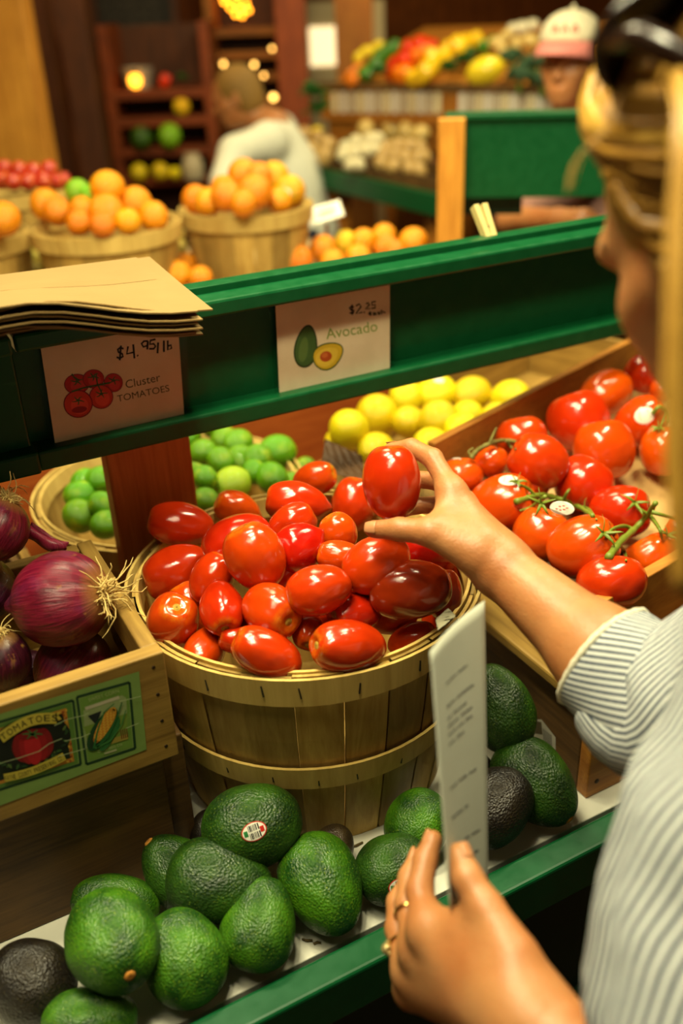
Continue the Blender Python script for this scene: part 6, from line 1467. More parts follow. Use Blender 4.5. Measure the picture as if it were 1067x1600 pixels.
# ================================================================= people further away
def simple_person(label, H, f, bodyz, shirt_col, hair_col, arms, sc_=1.0, hat=False, lean=0.0, long_sleeves=False, nz=0.195, nx=0.045):
    f_, r_, u_ = frame_from(f); core, sub, PP = head_shapes(H, f_, r_, u_, sc_)
    fh = Vector((f_.x, f_.y, 0)).normalized(); rh = Vector((fh.y, -fh.x, 0))
    nk = Vector(PP(-0.03, 0, -0.08)); nb = Vector(H) + Vector((0, 0, -nz)) - fh * (nx + lean * 0.25); sho = [nb + rh * s_ * 0.165 + Vector((0, 0, -0.035)) for s_ in (-1, 1)]
    ch = nb + Vector((0, 0, -0.18)) - fh * lean * 0.2; hp = Vector((nb.x, nb.y, 0)) - fh * lean * 0.9 + Vector((0, 0, bodyz)); ax = (rh, fh, Vector((0, 0, 1)))
    wa = ch.lerp(hp, 0.5); core += [cap(nk, nb, 0.052, 0.058, 0.03), ell(ch, (0.16, 0.105, 0.17), ax, 0.06), ell(wa, (0.15, 0.105, 0.17), ax, 0.06), ell(hp, (0.165, 0.12, 0.13), ax, 0.06)]
    tc = [ell(ch, (0.19, 0.13, 0.19), ax, 0.06), ell(wa, (0.182, 0.132, 0.20), ax, 0.08), ell(hp, (0.186, 0.142, 0.12), ax, 0.06)]
    br = []
    for s_, (el, wr_, tip) in zip((0, 1), arms):
        S_ = sho[s_]; core += [cap(S_, nb, 0.05, 0.055, 0.04), cap(S_, el, 0.050, 0.038, 0.02), cap(el, wr_, 0.038, 0.027, 0.02)]
        tc += [cap(S_, nb + Vector((0, 0, -0.05)), 0.072, 0.08, 0.05), cap(S_, Vector(S_).lerp(Vector(el), 0.95), 0.070, 0.06, 0.03)]
        if long_sleeves: tc += [cap(el, Vector(el).lerp(Vector(wr_), 0.9), 0.060, 0.046, 0.03)]
        d = (Vector(tip) - Vector(wr_)).normalized(); w_ = d.cross(Vector((0, 0, 1))).normalized(); pm = Vector(wr_) + d * 0.085; core.append(cap(wr_, pm, 0.026, 0.030, 0.015))
        for q in range(4): a = pm + w_ * (0.021 * (q - 1.5)); b2 = a + d * (0.045 + 0.006 * (1 if q in (1, 2) else 0)); br.append([cap(a, b2, 0.010, 0.009, 0.004), cap(b2, b2 + d * 0.03 + Vector((0, 0, -0.012)), 0.009, 0.007, 0.004)])
        th = Vector(wr_) + d * 0.04; br.append([cap(th, th + d * 0.035 + w_ * (0.045 if s_ else -0.045), 0.012, 0.009, 0.006)])
    for s_ in (-1, 1):
        h1 = hp + rh * s_ * 0.085 + Vector((0, 0, -0.05)); kn = Vector((h1.x, h1.y, (bodyz + FZ) / 2 + 0.02)) + fh * 0.06; an = Vector((h1.x, h1.y, FZ + 0.08)) + fh * 0.0
        core += [cap(h1, kn, 0.085, 0.056, 0.04), cap(kn, an, 0.056, 0.038, 0.03), cap(an, an + fh * 0.15 + Vector((0, 0, -0.045)), 0.036, 0.027, 0.02)]
    o0 = Vector((hp.x, hp.y, FZ)); root = obj_of(body_mesh('person', core, br, sub, 0.006, SKIN), 'person', origin=o0); tag(root, label, 'person')
    eyes(root, H, f_, r_, u_, o0, sc_)
    sh = obj_of(body_mesh('shirt', tc, [], [], 0.009, shirt_col), 'shirt', root, o0)
    tr_ = []
    for s_ in (-1, 1):
        h1 = hp + rh * s_ * 0.085; kn = Vector((h1.x, h1.y, (bodyz + FZ) / 2)) + fh * 0.06; an = Vector((h1.x, h1.y, FZ + 0.10)); tr_ += [cap(h1, kn, 0.105, 0.078, 0.04), cap(kn, an, 0.078, 0.062, 0.03)]
    obj_of(body_mesh('trousers', tr_, [], [], 0.012, TROU), 'trousers', root, o0)
    hc = [ell(PP(-0.022, 0, 0.028), (0.083 * sc_, 0.096 * sc_, 0.090 * sc_), (r_, f_, u_), 0.02), ell(PP(-0.045, 0, -0.03), (0.072, 0.066, 0.07), (r_, f_, u_), 0.03)]
    hs_ = [ell(PP(0.115, 0, -0.04), (0.115, 0.075, 0.118), (r_, f_, u_), 0.01)]
    if not hat: obj_of(body_mesh('hair', hc, [], hs_, 0.006, hair_col), 'hair', root, o0)
    else: obj_of(body_mesh('hair', [ell(PP(-0.04, 0, -0.01), (0.078, 0.068, 0.060), (r_, f_, u_), 0.02)], [], hs_, 0.006, hair_col), 'hair', root, o0)
    return root, PP, (f_, r_, u_), o0
# man in the cap
MH = Pd(889, 98, 2.85)
mf = (-0.88, -0.56, 0.0)
wrL = Pd(845, 345, 2.16)
man, MP, (f_, r_, u_), o0 = simple_person('smiling person in a pale cap with a pink brim behind the far green board', MH, mf, 0.72, plain('faded_pink_shirt', C(150, 110, 96), 0.9), plain('grey_hair', C(120, 108, 90), 0.8),
    [(Pd(800, 346, 2.42), Pd(872, 344, 2.24), Pd(920, 346, 2.16)), (Pd(1010, 430, 2.7), Pd(1000, 440, 2.45), Pd(985, 450, 2.35))], 1.02, hat=True)
cpo = empty('cap', Vector(MP(0.0, 0, 0.05)), 'pale baseball cap with a pink brim on the smiling person', 'cap'); co_ = Vector(cpo.location)
CAPM = plain('cap_cloth', C(214, 206, 176), 0.85, var=0.06); PINK = plain('cap_pink_brim', C(214, 130, 122), 0.85, var=0.08)
b = MB(); nu, nv = 36, 12; vs = []
for i in range(nv + 1):
    t = math.pi / 2 * i / nv
    for j in range(nu):
        p = 2 * math.pi * j / nu; rr = math.cos(t) if i < nv else 0.001; vs.append(Vector(MP(-0.008 + 0.108 * rr * math.cos(p), 0.090 * rr * math.sin(p), 0.050 + 0.088 * math.sin(t) ** 0.9 + 0.012 * rr * math.cos(p))) - co_)
b.add(vs, [(i * nu + j, i * nu + (j + 1) % nu, (i + 1) * nu + (j + 1) % nu, (i + 1) * nu + j) for i in range(nv) for j in range(nu)]); cr = b.build('crown', CAPM, cpo, smooth=True); cr.modifiers.new('t', 'SOLIDIFY').thickness = 0.002
def brim(u, v):
    a = math.radians(-72 + 144 * u); return Vector(MP(-0.008 + (0.106 + 0.075 * v * math.cos(a) ** 0.6) * math.cos(a) + 0.0, (0.088 + 0.012 * v) * math.sin(a), 0.054 + 0.008 * math.cos(a) - 0.030 * v * v - 0.018 * v * math.sin(a) ** 2)) - co_
br_ = sheet(brim, 24, 8).build('brim', PINK, cpo, smooth=True); br_.modifiers.new('t', 'SOLIDIFY').thickness = 0.003
b = MB(); 
for k in range(3):
    b.tube([Vector(MP(-0.008 + 0.109 * math.cos(a_), 0.092 * math.sin(a_), z_)) - co_ for a_, z_ in [(-0.5 + 0.3 * k, 0.085), (-0.42 + 0.3 * k, 0.105), (-0.34 + 0.3 * k, 0.085)]], 0.004, 6)
b.build('embroidery', plain('red_thread', C(190, 70, 60), 0.9), cpo)
MB().ball(Vector(MP(-0.008, 0, 0.146)) - co_, 0.007, 10, 6).build('button', CAPM, cpo, smooth=True)
# woman in white
WH = Pd(368, 150, 3.75)
wf = camdir(-1.0, 0.10, 0.15); whim = plain('white_blouse', C(222, 224, 206), 0.85, var=0.05)
simple_person('person in a white blouse seen from the side, bending over behind the oranges', WH, (wf.x, wf.y, -0.35), 0.72, whim, plain('short_fair_hair', C(130, 98, 42), 0.7, var=0.3, scale=200),
    [(Pd(366, 240, 3.58), Pd(344, 290, 3.5), Pd(332, 306, 3.48)), (Pd(372, 235, 3.92), Pd(346, 285, 3.88), Pd(332, 300, 3.85))], 0.95, lean=0.12, long_sleeves=True, nz=0.120, nx=0.115)

# ================================================================= far vegetable display
vz0 = 0.965
L0, R0 = Pz(448, 252, vz0), Pz(690, 306, vz0); vd = (R0 - L0).normalized(); vn = Vector((vd.y, -vd.x, 0))
if vn.dot(ray(560, 280)) > 0: vn = -vn                  # towards the lens
vs_ = empty('vegetable_stand', (L0.x, L0.y, FZ), 'far stepped vegetable stand with a green shelf edge and a row of price tags', 'produce stand')
def VB(a, b_, z0, z1, o0, o1, nm, mat, par=vs_, z0b=None, z1b=None, **kw):
    """a..b along the stand, o along the depth (0 = front edge, negative = back)"""
    A, B = L0 + vd * a, L0 + vd * b_; A.z = B.z = 0; m = MB()
    z0b = z0 if z0b is None else z0b; z1b = z1 if z1b is None else z1b
    vs = [p + vn * o + Vector((0, 0, z)) - vs_.location for zz in ((z0, z0b), (z1, z1b)) for p, o, z in ((A, o0, zz[0]), (B, o0, zz[0]), (B, o1, zz[1]), (A, o1, zz[1]))]
    m.add(vs, [(3, 2, 1, 0), (4, 5, 6, 7), (0, 1, 5, 4), (1, 2, 6, 5), (2, 3, 7, 6), (3, 0, 4, 7)]); return m.build(nm, mat, par, **kw)
LEN = (R0 - L0).length
VB(-0.02, LEN + 0.08, vz0 - 0.075, vz0, 0.0, -0.03, 'shelf_edge', GREEN, bevel=0.003)
VB(-0.02, LEN + 0.08, vz0 - 0.06, vz0 - 0.03, -0.03, -0.62, 'lower_shelf', DARK_WOOD_X)
for a in (0.25, 0.95): VB(a, a + 0.07, FZ, vz0 - 0.06, -0.05, -0.12, 'leg', GOLD_WOOD)
# upper tier
U0, U1 = Pz(513, 137, 1.20), Pz(735, 141, 1.20)
ud = (U1 - U0); ud.z = 0; ud.normalize(); un = Vector((ud.y, -ud.x, 0))
if un.dot(ray(600, 150)) > 0: un = -un
UL = (U1 - U0).length
def UB(a, b_, z0, z1, o0, o1, nm, mat, par=vs_, z0b=None, z1b=None, **kw):
    A, B = U0 + ud * a, U0 + ud * b_; A.z = B.z = 0; m = MB(); z0b = z0 if z0b is None else z0b; z1b = z1 if z1b is None else z1b
    vs = [p + un * o + Vector((0, 0, z)) - vs_.location for zz in ((z0, z0b), (z1, z1b)) for p, o, z in ((A, o0, zz[0]), (B, o0, zz[0]), (B, o1, zz[1]), (A, o1, zz[1]))]
    m.add(vs, [(3, 2, 1, 0), (4, 5, 6, 7), (0, 1, 5, 4), (1, 2, 6, 5), (2, 3, 7, 6), (3, 0, 4, 7)]); return m.build(nm, mat, par, **kw)
UB(-0.05, UL + 1.2, 1.055, 1.20, 0.0, -0.03, 'tier_front', GOLD_WOOD_X)
UB(-0.05, UL + 1.2, 1.165, 1.19, -0.03, -0.95, 'tier_deck', GOLD_WOOD_X, None or vs_, 1.40, 1.425)
UB(-0.05, UL + 1.2, 1.190, 1.225, 0.012, -0.012, 'tier_lip', OLD_WOOD)
UB(-0.03, UL + 1.2, vz0 - 0.03, 1.055, -0.03, -0.05, 'back_board', GOLD_WOOD_X)
for a in (0.02, UL * 0.62, UL + 0.9): UB(a, a + 0.06, FZ, 1.16, -0.45, -0.52, 'leg', GOLD_WOOD)
# price tags along the tier front
TAGC = [plain('tag_cream', C(222, 214, 178), 0.7, var=0.08), plain('tag_white', C(222, 222, 212), 0.7, var=0.08), plain('tag_grey', C(196, 190, 172), 0.7, var=0.08)]
pxs = [523 + 13.4 * i for i in range(13)] + [722 + 13.4 * i for i in range(11)]
for i, px in enumerate(pxs):
    tgt = Ppl(px, 160, U0 + un * 0.008, un); m = MB(); w_ = 0.0155; m.slab([Vector(ud) * -w_ + Vector((0, 0, -.045)), Vector(ud) * w_ + Vector((0, 0, -.045)), Vector(ud) * w_ + Vector((0, 0, .045)), Vector(ud) * -w_ + Vector((0, 0, .045))], un, 0.0015)
    o = m.build('price_tag', TAGC[(i * 7) % 3]); o.location = tgt + un * 0.001
    tag(o, 'pale price tag, %s %s on the far tier' % ((nth(i, 13), 'before the gap') if i < 13 else (nth(i - 13, 11), 'after the gap')), 'price tag', 'price tags on the far tier')
    b = MB(); b.box(Vector(un) * 0.0012 + Vector((0, 0, .018)), (0.018, 0.018, 0.006)); 
# vegetables on the tier: where the picture shows them
deck = lambda px, py, lift: Ppl(px, py, U0 + Vector((0, 0, 0.02 + lift)), (Vector(ud).cross(Vector(un) * -0.95 + Vector((0, 0, 0.235)))).normalized())
def pepper_fn(k):
    def f(t, p):
        a = math.pi * t; c, s_ = math.cos(a), math.sin(a); r = 0.5 * abs(s_) ** 0.7 * (1 + 0.10 * math.cos(4 * p + k)) * (1 + 0.18 * c); z = 0.55 * c - (0.10 * math.exp(-(r / .16) ** 2) if c > 0 else -0.05 * math.exp(-(r / .12) ** 2)); return r, z
    return f
def gloss(name, a, b_): 
    t = NT(name); t.p(Base_Color=t.mix(t.noise(t.coord(), 3, 3), a, b_), Roughness=0.25); return t.m
PEP = {c: surf('bell_pepper', pepper_fn(i), [gloss(c + '_pepper_skin', *q)], 24, 16) for i, (c, q) in enumerate({'red': (C(206, 40, 12), C(226, 64, 16)), 'orange': (C(236, 110, 10), C(244, 140, 20)), 'yellow': (C(236, 186, 16), C(246, 206, 40)), 'green': (C(40, 100, 14), C(70, 130, 24))}.items())}
SQ = surf('yellow_squash', cit_fn(1, 1.7, .08), [gloss('squash_skin', C(236, 206, 20), C(248, 224, 60))], 24, 18)
WSQ = surf('pale_squash', cit_fn(2, 1.3, .05), [gloss('pale_squash_skin', C(196, 164, 84), C(214, 190, 120))], 24, 18)
ONW = surf('white_onion', onion_fn(1), [gloss('white_onion_skin', C(214, 206, 170), C(228, 222, 196))], 20, 14)
CARR = surf('carrot', cit_fn(0, 2.2, .1), [gloss('carrot_skin', C(226, 116, 20), C(238, 140, 40))], 16, 14)
fpile = Pile()
PM = {'bell_pepper': PEP}
def veg(name, me, px, py, mj, mn, ang, lab, cat, lift=0.03):
    p = deck(px, py, lift); return place(fpile, me, px, py, mj, mn, ang, 10, depth(p), name, lab, cat, 'vegetables on the far tier', tol=0.012, push=-0.15, lmax=2.4)
veg('yellow_squash', SQ, 757, 111, 64, 42, 18, 'big bright yellow squash lying at the front of the far tier', 'squash', 0.05)
for i, (px, py, s, c) in enumerate([(618, 108, 38, 'red'), (632, 100, 34, 'red'), (640, 80, 32, 'red'), (660, 70, 30, 'red'), (672, 74, 28, 'red')]): veg('bell_pepper', PEP[c], px, py, s, s * .9, 60 + 40 * i, 'red pepper, %s of the far red heap' % nth(i, 5), 'pepper')
for i, (px, py, s) in enumerate([(628, 116, 34), (650, 92, 34), (664, 86, 30)]): veg('bell_pepper', PEP['orange'], px, py, s, s * .9, 30 * i, 'orange pepper, %s of the far heap' % nth(i, 3), 'pepper')
for i, (px, py, s) in enumerate([(648, 122, 30), (662, 116, 34), (674, 108, 30), (678, 94, 34), (692, 88, 30), (700, 78, 30), (716, 72, 32), (730, 66, 28), (742, 64, 28)]): veg('bell_pepper', PEP['yellow'], px, py, s, s * .9, 50 * i, 'yellow pepper, %s of the far yellow heap' % nth(i, 9), 'pepper')
for i, (px, py, s) in enumerate([(570, 116, 26), (584, 104, 28), (594, 92, 28), (606, 82, 26), (620, 74, 26), (758, 72, 24), (768, 66, 22)]): veg('bell_pepper', PEP['green'], px, py, s, s * .8, 40 * i, 'green pepper, %s of the far green ones' % nth(i, 7), 'pepper')
for i, (px, py, s) in enumerate([(546, 118, 34), (556, 110, 30), (552, 126, 26)]): veg('carrot', CARR, px, py, s, 14, 50, 'orange carrot, %s of the far bunch' % nth(i, 3), 'carrot', 0.015)
for i, (px, py, s) in enumerate([(574, 80, 24), (590, 72, 22), (560, 90, 22)]): veg('yellow_squash', SQ, px, py, s, s * .7, 30 * i, 'small yellow squash, %s behind the carrots' % nth(i, 3), 'squash')
for i, (px, py, s) in enumerate([(776, 68, 30), (790, 58, 28), (806, 72, 30), (786, 82, 30), (830, 66, 34)]): veg('pale_squash', WSQ, px, py, s, s * .7, 40 * i, 'pale tan squash, %s behind the big yellow one' % nth(i, 5), 'squash')
for i, (px, py, s) in enumerate([(802, 48, 22), (816, 46, 24), (832, 42, 22)]): veg('white_onion', ONW, px, py, s, s, 90, 'white onion, %s at the top of the far tier' % nth(i, 3), 'onion')
LEAFM = NT('leafy_green'); n = LEAFM.noise(LEAFM.coord(), 30, 4); LEAFM.p(Base_Color=LEAFM.mix(n, C(16, 60, 14), C(50, 110, 28)), Roughness=0.5); LEAFM = LEAFM.m
BROCM = NT('broccoli_green'); n = BROCM.noise(BROCM.coord(), 60, 4); BROCM.p(Base_Color=BROCM.mix(n, C(16, 50, 24), C(44, 84, 44)), Roughness=0.7); BROCM.bump(n, 1.0, 0.01); BROCM = BROCM.m
def broccoli(px, py, s, lab):
    c = deck(px, py, 0.05); r = s * depth(c) / F_PX / 2; rnd = random.Random(px); b = MB()
    for k in range(26):
        a, t = rnd.uniform(0, 6.28), rnd.uniform(0.0, 1.35); v = Vector((math.cos(a) * math.sin(t), math.sin(a) * math.sin(t), math.cos(t) * 0.8)) * r * 0.75; b.ball(v, r * rnd.uniform(.24, .36), 10, 7)
    o = thing_mesh('broccoli', b, BROCM, lab, 'broccoli', 'broccoli heads on the far tier', smooth=True); o.location = c
    MB().tube([(0, 0, -r * 0.9), (0, 0, -r * 0.2), (0, 0, r * .3)], [r * .22, r * .2, r * .4], 10).build('stalk', plain('broccoli_stalk', C(110, 140, 60), 0.6), o, smooth=True); return o
for i, (px, py, s) in enumerate([(800, 96, 44), (812, 124, 46), (832, 108, 50), (848, 130, 46)]): broccoli(px, py, s, 'dark green broccoli head, %s of those left of the cap' % nth(i, 4))
def leafy(px, py, s, lab, at=None, group='leafy greens on the far stand'):
    c = at or deck(px, py, 0.02); r = s * depth(c) / F_PX / 2; rnd = random.Random(px * 3 + py); b = MB()
    for k in range(16):
        a = rnd.uniform(0, 6.28); e = rnd.uniform(0.3, 1.3); d = Vector((math.cos(a) * math.cos(e), math.sin(a) * math.cos(e), math.sin(e))); w = d.cross(Vector((0, 0, 1))).normalized(); L = r * rnd.uniform(.8, 1.3); vs = []
        for i in range(6):
            f_ = i / 5; p = d * L * f_ + Vector((0, 0, -0.35 * L * f_ * f_)); ww = L * 0.32 * math.sin(math.pi * (0.1 + 0.85 * f_)); vs += [p - w * ww + Vector((0, 0, .1 * ww)), p - Vector((0, 0, .15 * ww)), p + w * ww + Vector((0, 0, .1 * ww))]
        b.add(vs, [(3 * i + j, 3 * i + j + 1, 3 * i + j + 4, 3 * i + j + 3) for i in range(5) for j in (0, 1)])
    o = thing_mesh('leafy_greens', b, LEAFM, lab, 'greens', group, smooth=True); o.location = c; o.modifiers.new('t', 'SOLIDIFY').thickness = 0.0015; return o
for i, (px, py, s) in enumerate([(592, 116, 46), (700, 112, 50), (722, 98, 46), (738, 88, 40)]): leafy(px, py, s, 'bunch of leafy greens, %s on the far tier' % nth(i, 4))
lowd = lambda px, py, o_: Ppl(px, py, L0 + Vector((0, 0, o_)), Vector((0, 0, 1)))
for i, (px, py, s) in enumerate([(468, 196, 56), (490, 150, 60), (498, 176, 60), (548, 226, 40)]): leafy(px, py, s, 'bunch of greens, %s at the left end of the far stand' % nth(i, 4), at=(lowd(px, py, 0.03) if py > 190 else Pd(px, py, 3.9)))
# lower shelf: garlic, potatoes, squash in shallow boxes
def shallow(a, b_, o0, o1, h, label):
    A = L0 + vd * a; B = L0 + vd * b_; c = (A + B) / 2 + vn * ((o0 + o1) / 2); e = empty('produce_box', (c.x, c.y, vz0 - 0.029), label, 'box', 'shallow boxes on the far shelf'); w_ = (b_ - a); dp = abs(o1 - o0)
    e.rotation_mode = 'XYZ'; e.rotation_euler = (0, 0, math.atan2(vd.y, vd.x))
    for c_, s_, nm in [((0, -dp / 2, h / 2), (w_, .01, h), 'front_board'), ((0, dp / 2, h / 2), (w_, .01, h), 'back_board'), ((-w_ / 2, 0, h / 2), (.01, dp, h), 'side_board'), ((w_ / 2, 0, h / 2), (.01, dp, h), 'side_board'), ((0, 0, .005), (w_, dp, .01), 'bottom_board')]: MB().box(c_, s_).build(nm, OLD_WOOD, e)
    return e
shallow(0.36, 0.62, -0.06, -0.26, 0.07, 'small box of pale garlic on the far green shelf'); shallow(0.64, 1.15, -0.05, -0.26, 0.07, 'long box of tan ginger on the far green shelf'); shallow(0.05, 0.34, -0.08, -0.30, 0.07, 'box of tan roots at the left end of the far green shelf')
GAR = recol(ONW, gloss('garlic_skin', C(222, 210, 160), C(236, 228, 190))); GIN = surf('ginger', cit_fn(1, 1.4, .02), [gloss('ginger_skin', C(176, 140, 76), C(206, 174, 110))], 16, 12)
lowp = Pile()
for nm, me, fmt, cat, rows in [('garlic_bulb', GAR, 'pale garlic bulb, %s in the %s', 'garlic', [('upper row on the far shelf', [(542, 230, 22), (558, 225, 24), (576, 220, 24), (592, 218, 22)]), ('lower row on the far shelf', [(538, 244, 22), (554, 242, 24), (572, 238, 24), (588, 236, 22), (546, 258, 20), (562, 258, 20)])]),
  ('ginger_root', GIN, 'tan ginger root, %s in the %s', 'ginger', [('upper row of the far shelf', [(604, 232, 24), (620, 230, 26), (638, 230, 26), (656, 234, 26)]), ('middle row of the far shelf', [(600, 244, 24), (616, 246, 24), (634, 248, 26), (652, 250, 24), (664, 246, 22)]), ('lower row of the far shelf', [(596, 256, 22), (614, 260, 22), (640, 264, 22), (656, 266, 22)])]),
  ('winter_squash', WSQ, 'brown gold squash, %s of the %s', 'squash', [('back row on the far shelf', [(572, 205, 30), (592, 198, 34), (614, 204, 34), (636, 208, 30), (656, 210, 28)])]),
  ('tan_root', GIN, 'tan root vegetable, %s in the %s', 'root vegetable', [('left end box', [(460, 210, 26), (478, 214, 28), (496, 220, 28), (512, 226, 26), (470, 232, 26), (488, 236, 26), (508, 244, 26), (456, 224, 22)])])]:
    for row, L in rows:
        for i, (px, py, s) in enumerate(sorted(L)): place(lowp, me, px, py, s * 1.2, s, random.uniform(0, 180), 10, depth(lowd(px, py, 0.05)), nm, fmt % (nth(i, len(L)), row), cat, 'produce on the far green shelf', tol=0.02, push=-0.1, lmax=1.5)
place(lowp, SQ, 494, 206, 22, 16, 30, 0, depth(lowd(494, 206, 0.08)), 'yellow_squash', 'single small yellow squash among the roots at the left of the far shelf', 'squash', push=-0.1)

# ================================================================= shelves, posts and lights along the back
def upright(name, label, px0, px1, d, ztop, mat, zb=FZ, th=0.12, cat='post'):
    a, b_ = Pd(px0, 120, d), Pd(px1, 120, d); c = (a + b_) / 2; w_ = (Vector((b_.x, b_.y, 0)) - Vector((a.x, a.y, 0))).length
    root = empty(name, (c.x, c.y, zb), label, cat, rot=Quaternion((0, 0, 1), math.atan2(b_.y - a.y, b_.x - a.x)))
    MB().box((0, 0, (ztop - zb) / 2), (w_, th, ztop - zb)).build('shaft', mat, root, bevel=0.006); MB().box((0, 0, 0.06), (w_ + 0.02, th + 0.02, 0.12)).build('plinth', DARK_WOOD, root, bevel=0.004); return root
upright('wooden_post', 'broad golden wooden post at the left edge behind the apples', -70, 62, 3.4, 2.9, wood('bright_golden_pine', C(226, 160, 62), C(178, 112, 32), 'z', 0.5))
upright('wooden_post', 'dark brown post right of the golden one', 108, 150, 4.3, 2.9, DARK_WOOD)
upright('wooden_post', 'slim brown post between the golden and the dark one', 62, 92, 4.6, 2.9, DARK_WOOD)
upright('wooden_post', 'reddish brown post behind the person in white, beside the bright shelf', 436, 482, 4.9, 1.78, wood('red_brown_post', C(150, 70, 24), C(108, 44, 12), 'z'), th=0.18)
upright('wooden_post', 'golden post rising behind the far vegetable tier', 526, 584, 5.3, 2.9, wood('amber_post', C(184, 116, 36), C(140, 78, 20), 'z'))
# open shelf rack
A, B = Pd(178, 180, 5.0), Pd(330, 180, 5.0); rk = empty('shelf_rack', ((A.x + B.x) / 2, (A.y + B.y) / 2, FZ), 'dark open wooden shelf rack with a few fruits standing at the back', 'shelf', rot=Quaternion((0, 0, 1), math.atan2(B.y - A.y, B.x - A.x)))
RWd = (Vector((B.x, B.y, 0)) - Vector((A.x, A.y, 0))).length
zs = [Pd(250, y, 5.0).z for y in (290, 240, 190, 145)]
RACK = wood('rack_wood', C(136, 62, 20), C(84, 36, 10), 'x', 0.5)
for s_ in (-1, 1): MB().box((s_ * RWd / 2, 0.14, 0.85), (0.05, 0.34, 1.70)).build('side_panel', RACK, rk, bevel=0.003)
for z in zs: MB().box((0, 0.14, z - FZ), (RWd - 0.05, 0.34, 0.045)).build('shelf', RACK, rk, bevel=0.003)
MB().box((0, 0.315, 0.85), (RWd - 0.05, 0.012, 1.68)).build('back_board', DARK_WOOD, rk)
MB().box((0, 0.14, 0.12), (RWd - 0.05, 0.34, 0.24)).build('kick_board', RACK, rk)
shp = Pile()
def on_rack(me, px, py, s, zi, nm, lab, cat):
    z = zs[zi] + 0.0225; d = 4.98
    r = s * d / F_PX / 2; c = Pd(px, py, d); c.z = z + r; o = bpy.data.objects.new(nm, me); COL.objects.link(o); o.location = c; o.scale = (2 * r,) * 3; o.rotation_euler = (0.4, 0.3, px); return tag(o, lab, cat)
on_rack(LEMONS[0], 217, 268, 27, 0, 'lemon', 'lemon at the left of the lowest rack shelf', 'lemon'); on_rack(LEMONS[1], 250, 266, 27, 0, 'lemon', 'lemon in the middle of the lowest rack shelf', 'lemon'); on_rack(LEMONS[2], 273, 267, 20, 0, 'lemon', 'smaller lemon right of the other two on the lowest rack shelf', 'lemon')
on_rack(recol(ORANGES[0], GREENFR), 265, 213, 36, 1, 'melon', 'yellow green melon on the second lowest rack shelf', 'melon'); on_rack(AVOS[3], 220, 214, 34, 1, 'squash', 'dark green squash at the left of the second lowest rack shelf', 'squash')
on_rack(ORG_Y, 284, 170, 27, 2, 'grapefruit', 'yellow orange grapefruit on the rack shelf second from top', 'grapefruit')
on_rack(PEP['red'], 258, 126, 20, 3, 'bell_pepper', 'red pepper on top of the rack', 'pepper'); leafy(284, 118, 26, 'bunch of greens on top of the rack', at=Pd(284, 124, 4.98), group='greens on the rack')
jar = MB(); jar.lathe([(0.001, 0), (0.05, 0), (0.055, 0.01), (0.055, 0.09), (0.04, 0.11), (0.04, 0.13), (0.001, 0.13)], 24); j = jar.build('glass_jar', plain('cloudy_glass', C(190, 180, 150), 0.15, var=0.1), smooth=True, angle=40); p = Pd(302, 268, 4.98); j.location = (p.x, p.y, zs[0] + 0.0235); tag(j, 'cloudy glass jar at the right of the lowest rack shelf', 'jar')
pot = MB(); pot.lathe([(0.001, 0), (0.06, 0), (0.085, 0.10), (0.078, 0.10), (0.055, 0.01), (0.001, 0.01)], 24); j = pot.build('white_pot', plain('white_ceramic', C(150, 146, 132), 0.3), smooth=True, angle=40); p = Pd(214, 112, 4.98); j.location = (p.x, p.y, zs[3] + 0.0235); tag(j, 'greyish white pot at the left on top of the rack', 'pot')
def emit(name, rgb, s):
    t = NT(name); t.p(Base_Color=C(*rgb), Roughness=0.4); t.b.inputs['Emission Color'].default_value = C(*rgb); t.b.inputs['Emission Strength'].default_value = s; return t.m
def glow_ball(name, px, py, d, r, label, mat, group=None, cat='lamp', cord=0.0):
    o = MB().ball((0, 0, 0), (r, r, r * 1.1), 14, 10).build(name, mat, smooth=True); o.location = Pd(px, py, d); tag(o, label, cat, group)
    MB().lathe([(0.0005, r * 1.5), (r * .45, r * 1.45), (r * .5, r * .85), (0.0005, r * .8)], 12).build('socket', STEEL, o, smooth=True)
    if cord: MB().tube([(0, 0, r * 1.4), (0, 0, r * 1.4 + cord)], 0.004, 6).build('cord', BLACKISH, o)
    return o
AMB = emit('amber_bulb_glow', (255, 150, 30), 9.0); PALEB = emit('warm_bulb_glow', (255, 190, 90), 6.0)
glow_ball('glowing_fruit', 211, 126, 4.9, 0.032, 'orange fruit with added glow on top of the rack', emit('orange_fruit_glow', (255, 160, 40), 5.0))  # orange fruit with a glow put into its material; no lamp stands here
rnd = random.Random(21)
for i, (px, py) in enumerate([(350, 2), (360, 12), (368, 4), (376, 14), (384, 6), (368, 22), (378, 24), (388, 16), (354, -6), (372, -8)]):
    glow_ball('fairy_light', px, py, 5.6 + rnd.uniform(-.1, .1), 0.013, 'tiny amber bulb in the cluster hanging at the top of the picture', AMB, 'amber bulbs hanging at the top', 'light bulb', 0.05)
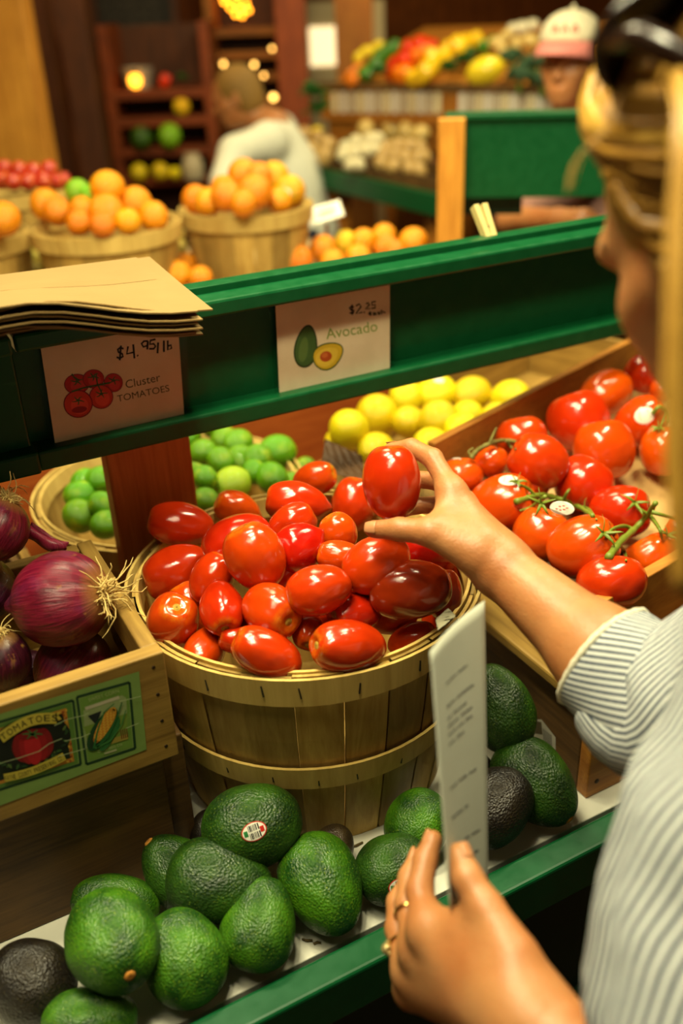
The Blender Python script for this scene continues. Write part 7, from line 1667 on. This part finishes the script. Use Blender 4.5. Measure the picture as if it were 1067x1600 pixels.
# tall back shelf with brown goods, right of the rack
A, B = Pd(335, 120, 5.7), Pd(470, 120, 5.7); bs = empty('back_shelf', ((A.x + B.x) / 2, (A.y + B.y) / 2, FZ), 'tall brown shelf hung with warm bulbs behind the person in white', 'shelf', rot=Quaternion((0, 0, 1), math.atan2(B.y - A.y, B.x - A.x))); bw = (Vector((B.x, B.y, 0)) - Vector((A.x, A.y, 0))).length
BSW = wood('amber_shelf_wood', C(170, 104, 34), C(116, 66, 18), 'x')
for s_ in (-1, 1): MB().box((s_ * bw / 2, 0.15, 1.05), (0.05, 0.34, 2.1)).build('side_panel', BSW, bs)
for y in (300, 240, 200, 160, 120, 85, 48): MB().box((0, 0.15, Pd(400, y, 5.7).z - FZ), (bw - 0.05, 0.34, 0.04)).build('shelf', BSW, bs)
MB().box((0, 0.32, 1.05), (bw - 0.05, 0.012, 2.1)).build('back_board', DARK_WOOD, bs)
for px, py, r in [(349, 100, .012), (397, 101, .012), (427, 152, .017), (424, 182, .012), (336, 130, .012), (356, 190, .012), (425, 76, .010), (412, 118, .010)]:
    o = MB().ball((0, 0, 0), (r, r, r), 12, 8).build('bulb', PALEB, bs, smooth=True); o.location = bs.matrix_basis.inverted() @ Pd(px, py, 5.55)
# bright lit cabinet right of the reddish post
A, B = Pd(484, 80, 6.0), Pd(540, 80, 6.0); zc0, zc1 = Pd(510, 115, 6.0).z, Pd(510, 30, 6.0).z
cb_ = empty('lit_cabinet', ((A.x + B.x) / 2, (A.y + B.y) / 2, FZ), 'bright white lit cabinet at the back, right of the reddish post', 'cabinet', rot=Quaternion((0, 0, 1), math.atan2(B.y - A.y, B.x - A.x))); cw = (Vector((B.x, B.y, 0)) - Vector((A.x, A.y, 0))).length
MB().box((0, 0.2, (zc1 - FZ + 0.1) / 2), (cw + 0.5, 0.3, zc1 - FZ + 0.1)).build('body', plain('cream_cabinet', C(214, 196, 150), 0.6), cb_, bevel=0.01)
MB().box((0, 0.045, (zc0 + zc1) / 2 - FZ), (cw, 0.01, zc1 - zc0 - 0.08)).build('lit_panel', emit('lit_panel_glow', (255, 226, 170), 1.1), cb_)
# chalkboard
A, B = Pd(150, 40, 5.5), Pd(276, 40, 5.5); zc0, zc1 = Pd(210, 80, 5.5).z, Pd(210, -30, 5.5).z
ck = empty('chalkboard', ((A.x + B.x) / 2, (A.y + B.y) / 2, (zc0 + zc1) / 2), 'black chalkboard standing above the rack at the back', 'chalkboard', rot=Quaternion((0, 0, 1), math.atan2(B.y - A.y, B.x - A.x))); cw = (Vector((B.x, B.y, 0)) - Vector((A.x, A.y, 0))).length
MB().box((0, 0, 0), (cw, 0.02, zc1 - zc0)).build('slate', plain('slate_black', C(26, 24, 20), 0.7), ck)
for s_ in (-1, 1): MB().box((s_ * cw / 2, 0, 0), (0.04, 0.035, zc1 - zc0 + 0.04)).build('frame_side', DARK_WOOD, ck); MB().box((0, 0, s_ * (zc1 - zc0) / 2), (cw, 0.035, 0.04)).build('frame_rail', DARK_WOOD, ck)
m = MB(); rnd = random.Random(3)
for r_i in range(5):
    x = -cw * 0.35
    while x < cw * 0.35: w_ = rnd.uniform(.02, .05); m.box((x, -0.0106, (zc1 - zc0) * (0.3 - 0.14 * r_i)), (w_, 0.001, 0.006)); x += w_ + .02
m.build('chalk_marks', plain('chalk', C(96, 92, 80), 0.9), ck)
for s_ in (-1, 1): MB().tube([(s_ * cw * .4, .02, (zc1 - zc0) / 2), (s_ * cw * .4, .02, 3.2 - (zc0 + zc1) / 2)], 0.006, 6).build('cord', BLACKISH, ck)
